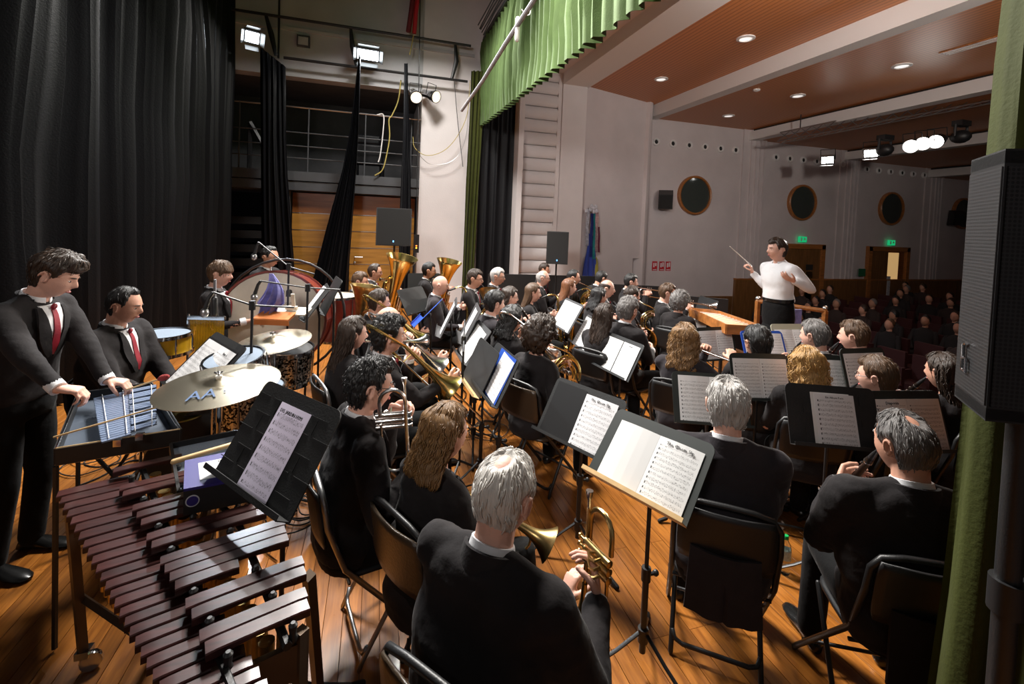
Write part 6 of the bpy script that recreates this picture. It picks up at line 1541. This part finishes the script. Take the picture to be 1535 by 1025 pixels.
obj('label', MB().loft([[inq(u, v)+Z3*.0005 for u, v in ((.22, .18), (.80, .18), (.80, .78), (.22, .78))], [inq(u, v)+Z3*.0012 for u, v in ((.22, .18), (.80, .18), (.80, .78), (.22, .78))]]), M['paper'], bx, False)
lx = (q4[1]-q4[0]).normalized(); ly = Z3.cross(lx)
TMx = Matrix(((lx.x, ly.x, 0, inq(.72, .7).x), (lx.y, ly.y, 0, inq(.72, .7).y), (0, 0, 1, inq(.72, .7).z+.002), (0, 0, 0, 1)))
text('DIGITAL', .02, M['ink'], bx, TMx)
fn = V((lx.y, -lx.x, 0)); em = inq(.12, 0)-Z3*.05+fn*.001
obj('round_emblem', MB().lathe([(.022, 0), (.022, .001)], 24, Matrix.Translation(em) @ fn.to_track_quat('Z', 'Y').to_matrix().to_4x4()).lathe([(.0, 0), (.0, .0)], 3), M['flag_pale'], bx)
obj('round_emblem', MB().lathe([(.018, 0), (.018, .002)], 24, Matrix.Translation(em) @ fn.to_track_quat('Z', 'Y').to_matrix().to_4x4()), M['navy'], bx)
a_, b_ = atz(260, 692, .97), atz(362, 662, .97)
st_ = thing('drumstick', 'pale wooden drumstick lying across the open case', 'drumstick', loc=a_)
obj('shaft', MB().tube([V((0, 0, 0)), (b_-a_)*.85, (b_-a_)], [.011, .011, .006], 10, round_caps=True), M['wood_pale'], st_)

# cymbals, drums
def cymbal(label, c, r, m, tilt=(0, 0), h=None, stand_=True, brand=None, name='cymbal'):
    t = thing(name, label, 'cymbal', loc=(c.x, c.y, 0)); Mz = Matrix.Translation((0, 0, c.z)) @ Euler((R(tilt[0]), R(tilt[1]), 0)).to_matrix().to_4x4()
    pr = [(.004, .030), (.02*1, .029), (.045, .022), (.065, .012), (.075, .009)]+[(.075+(r-.075)*k/6, .009-.018*(k/6)**1.5) for k in range(1, 7)]
    pr += [(rr, z-.0015) for rr, z in reversed(pr)]
    obj('plate', MB().lathe(pr, 48, Mz, cap=False), M[m], t, ang=80)
    obj('wing_nut', MB().tube([Mz @ V((0, 0, .02)), Mz @ V((0, 0, .065))], .006, 8).tube([Mz @ V((-.02, 0, .06)), Mz @ V((0, 0, .05)), Mz @ V((.02, 0, .06))], .005, 6), M['chrome'], t)
    obj('felt', MB().lathe([(.016, .028), (.016, .040)], 12, Mz), M['mallet_white'], t)
    if stand_:
        obj('pole', MB().tube([(0, 0, c.z-.0), (0, 0, .15)], .012, 10), M['chrome'], t)
        obj('collar', MB().tube([(0, 0, c.z-.02), (0, 0, c.z-.20)], .022, 10), M['chrome'], t)
        for k in range(3):
            a = .5+2*PI*k/3; obj('leg', MB().tube([(0, 0, .4), V((math.cos(a), math.sin(a), 0))*.3+Z3*.012], .009, 6), M['chrome'], t)
    return t, Mz
cy, Mz = cymbal('large bronze crash cymbal with blue letter marks on a chrome stand', atd(329, 574, 2.36), .285, 'cymbal', (4, -3))
bl = mat('blue_print', (.05, .10, .22), .6)
tm = Mz @ Matrix.Translation((-.03, -.155, .0105)) @ Euler((R(4.6), 0, R(8))).to_matrix().to_4x4() @ Matrix.Diagonal((1.1, 1.5, 1, 1))
text('AA', .085, bl, cy, tm, ext=.0008); text('.', .07, bl, cy, tm @ Matrix.Translation((.085, .02, 0)), ext=.0008)
cymbal('bronze ride cymbal behind the large one beside the bass drum stand', atd(410, 510, 3.3), .255, 'cymbal', (6, -6))
cymbal('golden hi-hat cymbal beside the glockenspiel case', atd(262, 612, 2.75), .185, 'cymbal_gold', (3, 4))
def drum(name, label, c, r, h, shell, head, ax=(0, 0, 1), lugs=8, hoop='chrome', legs=False, hoopw=.006, cat='drum'):
    q = V(ax).to_track_quat('Z', 'Y').to_matrix().to_4x4(); t = thing(name, label, cat, loc=(c.x, c.y, 0)); B = Matrix.Translation((0, 0, c.z)) @ q
    obj('shell', MB().lathe([(r, -h/2), (r, h/2)], 36, B, cap=False), M[shell], t); obj('batter_head', MB().lathe([(r*.99, h/2), (r*.99, h/2+.003)], 36, B), M[head], t)
    obj('resonant_head', MB().lathe([(r*.99, -h/2-.003), (r*.99, -h/2)], 36, B), M[head], t)
    for z in (-h/2, h/2): obj('hoop', MB().lathe([(r+.002, z-.014), (r+hoopw+.004, z-.014), (r+hoopw+.004, z+.012), (r-.003, z+.012)], 36, B, cap=False), M[hoop], t)
    for k in range(lugs):
        a = 2*PI*k/lugs; p = [B @ V((math.cos(a)*(r+.014), math.sin(a)*(r+.014), z)) for z in (-h/2, -h*.15, h*.15, h/2)]
        obj('lug', MB().tube(p, [.003, .0085, .0085, .003], 6), M['chrome'], t)
    if legs:
        obj('pole', MB().tube([(0, 0, c.z-h/2-.03), (0, 0, .2)], .012, 8), M['chrome'], t)
        for k in range(3):
            a = .4+2*PI*k/3; e = V((math.cos(a), math.sin(a), 0))
            obj('basket_arm', MB().tube([(0, 0, c.z-h/2-.08), e*(r+.015)+Z3*(c.z-h/2-.02), e*(r+.015)+Z3*(c.z-h/2+.02)], .007, 6), M['chrome'], t); obj('leg', MB().tube([(0, 0, .35), e*.3+Z3*.012], .009, 6), M['chrome'], t)
    return t, B
drum('snare_drum', 'yellow snare drum with chrome hoops beside the heavy percussionist', atd(243, 514, 3.55), .19, .14, 'yellow', 'lining', legs=True)
drum('tom_drum', 'sparkling tom drum with a pale head behind the big cymbal', atd(355, 565, 2.95), .17, .26, 'sparkle', 'lining', (-.1, -.15, 1), legs=True)
drum('tom_drum', 'sparkling tom drum below the ride cymbal', atd(432, 545, 3.5), .17, .25, 'sparkle', 'ink', (.05, -.1, 1), legs=True)
drum('floor_tom', 'glittering floor tom right below the large cymbal', atd(372, 628, 2.85), .20, .40, 'sparkle', 'lining', legs=True)
drum('kick_drum', 'glossy black kick drum below the large cymbal', atd(300, 665, 2.9), .28, .40, 'black_plastic', 'ink', (.4, -1, 0), hoop='black_metal')
drum('field_drum', 'dark red drum with chrome fittings standing beside the leaning euphonium', atd(505, 475, 5.4), .24, .5, 'red_wood', 'skin_drum', legs=True)
bd, B = drum('bass_drum', 'huge concert bass drum with cream head and red hoop', atd(417, 478, 4.55), .47, .42, 'red_wood', 'skin_drum', (-.05, -1, .10), lugs=10, hoop='red_wood', hoopw=.014)
obj('stand_ring', MB().tube([B @ V((.60*math.cos(a), .60*math.sin(a), -.25)) for a in [2*PI*i/32 for i in range(32)]], .014, 8, closed=True), M['black_metal'], bd)
for sx in (-1, 1): obj('stand_leg', MB().tube([B @ V((sx*.60, 0, -.25)), V((sx*.45, .2, .02)), V((sx*.45, -.35, .02))], .016, 8), M['black_metal'], bd)
q = B @ Matrix.Translation((.17, -.26, .217)) 
for sx in (0, 1):
    obj('logo_block', MB().prism(rrect(.055, .07, .02), .003, B @ Matrix.Translation((.065+.07*sx, .27, .216))), M['ink'], bd)
text('CORTER', .03, M['ink'], bd, B @ Matrix.Translation((.14, .17, .217)))
# cloth hanging in front of the bass drum
ctop = atd(406, 410, 3.9); rings = []
for k in range(10):
    t = k/9; w_ = .03+.24*min(1, t*1.3)-(.12 if t > .75 else 0); z = -.36*t
    rr = [V((-w_/2+w_*i/14+.03*math.sin(t*5), .05*math.sin(i*1.5+t)*t, z-.03*abs(i-7)/7*t)) for i in range(15)]; rings.append(rr+[p+V((0, .008, 0)) for p in reversed(rr)])
o = obj('cloth', MB().loft(rings), M['purple']); o.location = ctop; o.rotation_euler.z = -YAW; tag(o, 'lilac patterned cloth hanging in front of the bass drum', 'cloth')
o = obj('orange_cloth', MB().box((0, 0, 0), (.30, .14, .02)).box((.0, -.07, -.02), (.30, .01, .05)), M['orange_felt']); o.location = atd(412, 474, 3.86); o.rotation_euler = (R(15), 0, -.3); tag(o, 'orange cloth and tray lying below the bass drum', 'cloth')
o = obj('percussion_tray', MB().box((0, 0, 0), (.34, .16, .012)).box((.02, .0, .03), (.10, .03, .03)).box((.04, 0, .10), (.03, .015, .12)), M['skin_drum']); o.location = atd(434, 466, 3.98); o.rotation_euler = (R(12), 0, -.3); tag(o, 'pale tray table with a wooden brush before the bass drum', 'tray')
# bar chimes
cb = thing('bar_chimes', 'row of thin golden bar chimes hanging from a rail beside the boy', 'chimes', loc=atd(310, 478, 3.8)); cx = V((1, -.25, 0)).normalized()
obj('rail', MB().box((0, 0, .01), (.30, .03, .03), Matrix.Rotation(-.25, 3, 'Z')), M['chrome'], cb, False)
for k in range(30): L_ = .32-.0065*k; p = cx*(-.13+.27*k/29); obj('chime', MB().tube([p-Z3*.01, p-Z3*L_], .0026, 5), M['yellow'], cb)
obj('stand_pole', MB().tube([cx*-.15+Z3*.04, V((cx.x*-.15, cx.y*-.15, -cb.location.z+.02))], .011, 8), M['chrome'], cb)
mic_stand('chrome boom microphone stand crossing in front of the bass drum', atz(378, 650, 0)[:2] if 0 else atd(376, 560, 3.0)[:2], 1.40, (-1, -.1, 0), .22, .09)
mic_stand('microphone stand with ball head before the bass drum', atd(458, 560, 3.7)[:2], 1.42, (-1, .1, 0), .35, .05, rz=.5)
mic_stand('tall boom stand reaching over the bass drum', atd(430, 520, 4.0)[:2], 1.55, (-.4, .2, 0), .3, .2, rz=.9)
mic_stand('black boom stand standing in the trombone row', atd(692, 600, 3.5)[:2], 1.1, (.2, 1, 0), .25, .1, mic=False)
cb2 = thing('hanging_microphone', 'black studio microphone hanging by the boy in front of the curtain', 'microphone', loc=atd(322, 440, 3.2))
obj('body', MB().tube([(0, 0, -.04), (0, 0, -.14)], .022, 12, round_caps=True), M['black_metal'], cb2); obj('clip', MB().tube([(0, 0, .1), (0, 0, -.04)], .01, 8), M['steel'], cb2)
# cables on the floor
rnd = random.Random(11)
for j, (px, n_) in enumerate((((455, 770), 5), ((478, 725), 4), ((500, 600), 3), ((150, 690), 3), ((720, 640), 2))):
    c = atz(px[0], px[1], 0); mb = MB()
    for k in range(n_):
        r_ = .10+.07*rnd.random(); cx_, cy_ = c.x+rnd.uniform(-.08, .08), c.y+rnd.uniform(-.12, .12); z = .006+.008*k
        mb.tube([V((cx_+r_*math.cos(a)*(1+.2*math.sin(a*2+k)), cy_+r_*1.2*math.sin(a), z)) for a in [2*PI*i/24 for i in range(24)]], .0045, 5, closed=True)
    o = obj('cable_coil', mb, M['rubber']); tag(o, 'loose black cable coil on the floor ' + ['nearest the foot of the ridged stand', 'between the ridged stand and the grey chair', 'among the drum stands', 'behind the feet of the mallet player', 'under the trombone row stands'][j], 'cable')
cable('black cable trailing over the boards behind the mallet instruments', [atz(x, y, .006) for x, y in ((100, 735), (150, 715), (200, 690), (260, 700))], .006, M['rubber'])
# dark flight case at the left edge
o = obj('stage_box', BX(-.35, .35, -.25, .25, 0, .12), M['black_plastic'], None, False); o.location = (-2.55, 3.55, 0); o.rotation_euler.z = .5; tag(o, 'low black stage box on the floor at the foot of the backdrop', 'box')

# water bottle
wb_ = thing('water_bottle', 'clear plastic water bottle with green cap on the floor beside the black chair', 'bottle', loc=atz(1175, 858, 0))
pr = [(.0, .002), (.028, .002), (.031, .010), (.030, .03), (.032, .04), (.030, .05), (.032, .06), (.030, .07), (.032, .085), (.032, .15), (.027, .175), (.014, .198), (.0125, .205), (.0125, .212)]
obj('bottle_body', MB().lathe(pr, 24, cap=False), M['clear'], wb_, ang=80); obj('label', MB().lathe([(.0325, .09), (.0325, .145)], 24, cap=False), M['label'], wb_)
obj('cap', MB().lathe([(.0145, .205), (.0150, .208), (.0150, .224), (.0135, .227), (0, .227)], 18), M['green_cap'], wb_)

# ------------------------------------------------------------------ loudspeakers
def pa(label, c, w, h, rz, foot=True):
    t = thing('loudspeaker', label, 'loudspeaker', loc=(c.x, c.y, 0), rz=rz)
    z0 = c.z-h/2
    poly = [(-w/2, -.18), (w/2, -.18), (w/2*.72, .2), (-w/2*.72, .2)]
    obj('cabinet', MB().loft([[V((x, y, z0)) for x, y in poly], [V((x, y, z0+h)) for x, y in poly]]), M['black_plastic'], t, False)
    obj('grille', MB().box((0, -.186, c.z), (w*.93, .012, h*.95)), M['rubber'], t, False)
    obj('logo_light', MB().box((.0, -.195, z0+.08), (.018, .008, .03)), M['led_blue'], t, False)
    obj('pole', MB().tube([(0, 0, z0), (0, 0, .1)], .018, 8), M['black_metal'], t)
    for k in range(3):
        a = .5+2*PI*k/3; obj('leg', MB().tube([(0, 0, .6), V((math.cos(a), math.sin(a), 0))*.45+Z3*.015], .013, 6), M['black_metal'], t)
    return t
pa('black loudspeaker on a pole in front of the wooden stage doors', atd(592, 340, 8.1), .60, .66, R(-8))
pa('black loudspeaker on a pole in front of the ribbed wall', atd(835, 371, 9.4), .44, .66, R(-20))
def dotted(name, base, hole, sc, stretch):
    m = mat(name, base, .45); nt = m.node_tree; b = nt.nodes['Principled BSDF']; tc = nt.nodes.new('ShaderNodeTexCoord'); mp = nt.nodes.new('ShaderNodeMapping'); mp.inputs['Scale'].default_value = stretch
    v = nt.nodes.new('ShaderNodeTexVoronoi'); v.inputs['Scale'].default_value = sc; v.inputs['Randomness'].default_value = 0
    nt.links.new(tc.outputs['UV'], mp.inputs[0]); nt.links.new(mp.outputs[0], v.inputs[0]); r = nt.nodes.new('ShaderNodeValToRGB')
    r.color_ramp.elements[0].position = .30; r.color_ramp.elements[0].color = (*hole, 1); r.color_ramp.elements[1].position = .42; r.color_ramp.elements[1].color = (*base, 1)
    nt.links.new(v.outputs['Distance'], r.inputs[0]); nt.links.new(r.outputs[0], b.inputs['Base Color']); return m
cs0 = atd(1492, 430, 1.02); cL = atd(1443, 430, 1.18); cR = atd(1660, 430, .98)
sp = thing('line_loudspeaker', 'big black loudspeaker with perforated grille on a thick pole in the near right corner', 'loudspeaker', loc=(cs0.x, cs0.y, 0))
A0, AL, AR = V((0, 0, 0)), V((cL.x-cs0.x, cL.y-cs0.y, 0)), V((cR.x-cs0.x, cR.y-cs0.y, 0)); BK = AL+(AR-A0)*.9+(AL-A0)*.35
z0, z1 = atd(1500, 637, 1.0).z, atd(1490, 226, 1.02).z
def face(a, b, z0, z1, ins, m, name):
    d = (b-a); n_ = V((d.y, -d.x, 0)).normalized(); a2, b2 = a+d*ins, b-d*ins
    vs = [a2+n_*.003+Z3*(z0), b2+n_*.003+Z3*z0, b2+n_*.003+Z3*z1, a2+n_*.003+Z3*z1]; me = bpy.data.meshes.new(name)
    vs2 = vs+[v-n_*.006 for v in vs]; me.from_pydata([tuple(v) for v in vs2], [], [(0, 1, 2, 3), (7, 6, 5, 4), (0, 4, 5, 1), (1, 5, 6, 2), (2, 6, 7, 3), (3, 7, 4, 0)]); me.materials.append(m)
    ul = me.uv_layers.new(name='UV'); W_ = (b2-a2).length; H_ = z1-z0; c8 = [(0, 0), (W_, 0), (W_, H_), (0, H_)]*2
    for l in me.loops: ul.data[l.index].uv = c8[l.vertex_index]
    o = bpy.data.objects.new(name, me); COL.objects.link(o); o.parent = sp; return o
poly = [AL, A0, AR, AR+(AL-A0)*1.4, BK]
obj('cabinet', MB().loft([[p+Z3*z0 for p in poly], [p+Z3*z1 for p in poly]]), M['black_plastic'], sp, False)
face(AL, A0, z0+.03, z1-.035, .02, dotted('fine_slotted_grille', (.028, .028, .03), (.003, .003, .003), 1, (170, 120, 1)), 'side_grille')
face(A0, AR, z0+.03, z1-.035, .03, dotted('round_hole_grille', (.018, .018, .02), (.001, .001, .001), 1, (105, 105, 1)), 'front_grille')
obj('top_rim', MB().loft([[p*1.01+Z3*(z1-.028) for p in poly], [p*1.01+Z3*(z1+.004) for p in poly]]), M['desk'], sp, False)
obj('bottom_rim', MB().loft([[p*1.01+Z3*(z0-.004) for p in poly], [p*1.01+Z3*(z0+.025) for p in poly]]), M['desk'], sp, False)
lg = A0.lerp(AL, .62)+Z3*(atd(1455, 535, 1.15).z); nrm = V(((AL-A0).y, -(AL-A0).x, 0)).normalized(); 
if nrm.dot(V((cs0.x, cs0.y, 0))) > 0: nrm = -nrm
dx_ = (A0-AL).normalized()
lm = MB().tube([lg+nrm*.008-dx_*.010+Z3*-.03, lg+nrm*.008-dx_*.010+Z3*.035, lg+nrm*.008+dx_*.006+Z3*.04], .0035, 6).tube([lg+nrm*.008-dx_*.014+Z3*.0, lg+nrm*.008+dx_*.010+Z3*.004, lg+nrm*.008+dx_*.012-Z3*.03, lg+nrm*.008-dx_*.008-Z3*.028], .0035, 6)
obj('logo_badge', lm, M['chrome'], sp)
pc = atd(1538, 760, 1.06); pcl = V((pc.x-cs0.x, pc.y-cs0.y, 0))+V((.02, .03, 0))
obj('pole', MB().tube([pcl+Z3*(z0+.02), pcl+Z3*.05], .024, 16), M['black_metal'], sp)
obj('pole_clamp', MB().tube([pcl+Z3*1.19, pcl+Z3*1.11], .034, 16).box(pcl+V((.05, -.01, 1.15)), (.05, .05, .05)), M['black_plastic'], sp)
for k in range(3):
    a = .2+2*PI*k/3; obj('leg', MB().tube([pcl+Z3*.5, pcl+V((math.cos(a), math.sin(a), 0))*.5+Z3*.02], .016, 8), M['black_metal'], sp)

# folded chair leaning in the lower left corner
lc = thing('folding_chair', 'empty black folding chair behind the near end of the marimba', 'chair', Mx=Matrix.Translation((-.28, .98, 0)) @ Matrix.Rotation(R(-20), 4, 'Z'))
for k, me in chair_meshes('black').items(): inst(k, me, lc)

# ------------------------------------------------------------------ auditorium: seats and listeners
seat_me = MB().box((0, 0, .42), (.5, .45, .1)).box((0, .24, .68), (.5, .08, .5)).box((-.26, 0, .5), (.04, .4, .3)).box((.26, 0, .5), (.04, .4, .3)).mesh('auditorium_seat', M['seat_red'], False)
def listener_mesh(seed):
    rnd = random.Random(seed); mb = MB(); n = 12
    mb.loft([ell((0, 0, z), X3, Y3, a, b, n) for z, a, b in ((.5, .2, .14), (.75, .2, .13), (.95, .21, .12), (1.02, .12, .08), (1.06, .05, .05))])
    mb.tube([(.18, 0, .95), (.24, -.05, .72), (.12, -.26, .64)], [.06, .05, .04], 7, round_caps=True).tube([(-.18, 0, .95), (-.24, -.05, .72), (-.10, -.26, .62)], [.06, .05, .04], 7, round_caps=True)
    mb.tube([(.09, 0, .5), (.1, -.42, .5), (.1, -.42, .1)], [.09, .07, .05], 7).tube([(-.09, 0, .5), (-.1, -.42, .5), (-.1, -.42, .1)], [.09, .07, .05], 7)
    h = MB(); rg_ = head_grid(16, 12); h.loft([[V((p.x, -p.y, p.z+1.2)) for p in r] for r in rg_]); h.tube([(0, .01, 1.0), (0, 0, 1.13)], .05, 8)
    hr = MB(); k = rnd.choice([1.06, 1.12]); hr.loft([[V((p.x*k, -p.y*k*.92+.018, p.z*k+1.215)) for p in r] for r in rg_[5:]])
    return mb.mesh('clothes', M['audience' if seed % 3 else 'audience_b']), h.mesh('head', M['skin_dark' if seed % 2 else 'skin']), hr.mesh('hair', M[['h_brown', 'h_black', 'h_mid', 'h_salt'][seed % 4]])
LM = [listener_mesh(i) for i in range(6)]
rnd = random.Random(5); ns = 0
for r_ in range(9):
    x = 8.4+r_*1.05; z = -1.1+.05*r_
    for k in range(9):
        y = 10.6-k*.62
        if (V((x, y, 0))-V((0, 0, 0))).length > 40: continue
        az_ = math.degrees(math.atan2(x, y)); 
        if az_ < 45: continue
        s = inst('auditorium_seat', seat_me, None, None, Matrix.Translation((x, y, z)) @ Matrix.Rotation(R(90+180), 4, 'Z')); tag(s, 'dark red auditorium seat in the unlit stalls', 'seat', 'auditorium seats in the stalls')
        if rnd.random() < .58:
            i = rnd.randrange(6); c_, h_, a_ = LM[i]; t = thing('person', 'listener in dark clothes sitting in the unlit stalls', 'person', Mx=Matrix.Translation((x-.02+rnd.uniform(-.08, .05), y+rnd.uniform(-.1, .1), z+rnd.uniform(-.03, .04))) @ Matrix.Rotation(R(-90+rnd.uniform(-15, 15)), 4, 'Z'), group='audience in the dark stalls')
            inst('clothes', c_, t); inst('head', h_, t); inst('hair', a_, t)
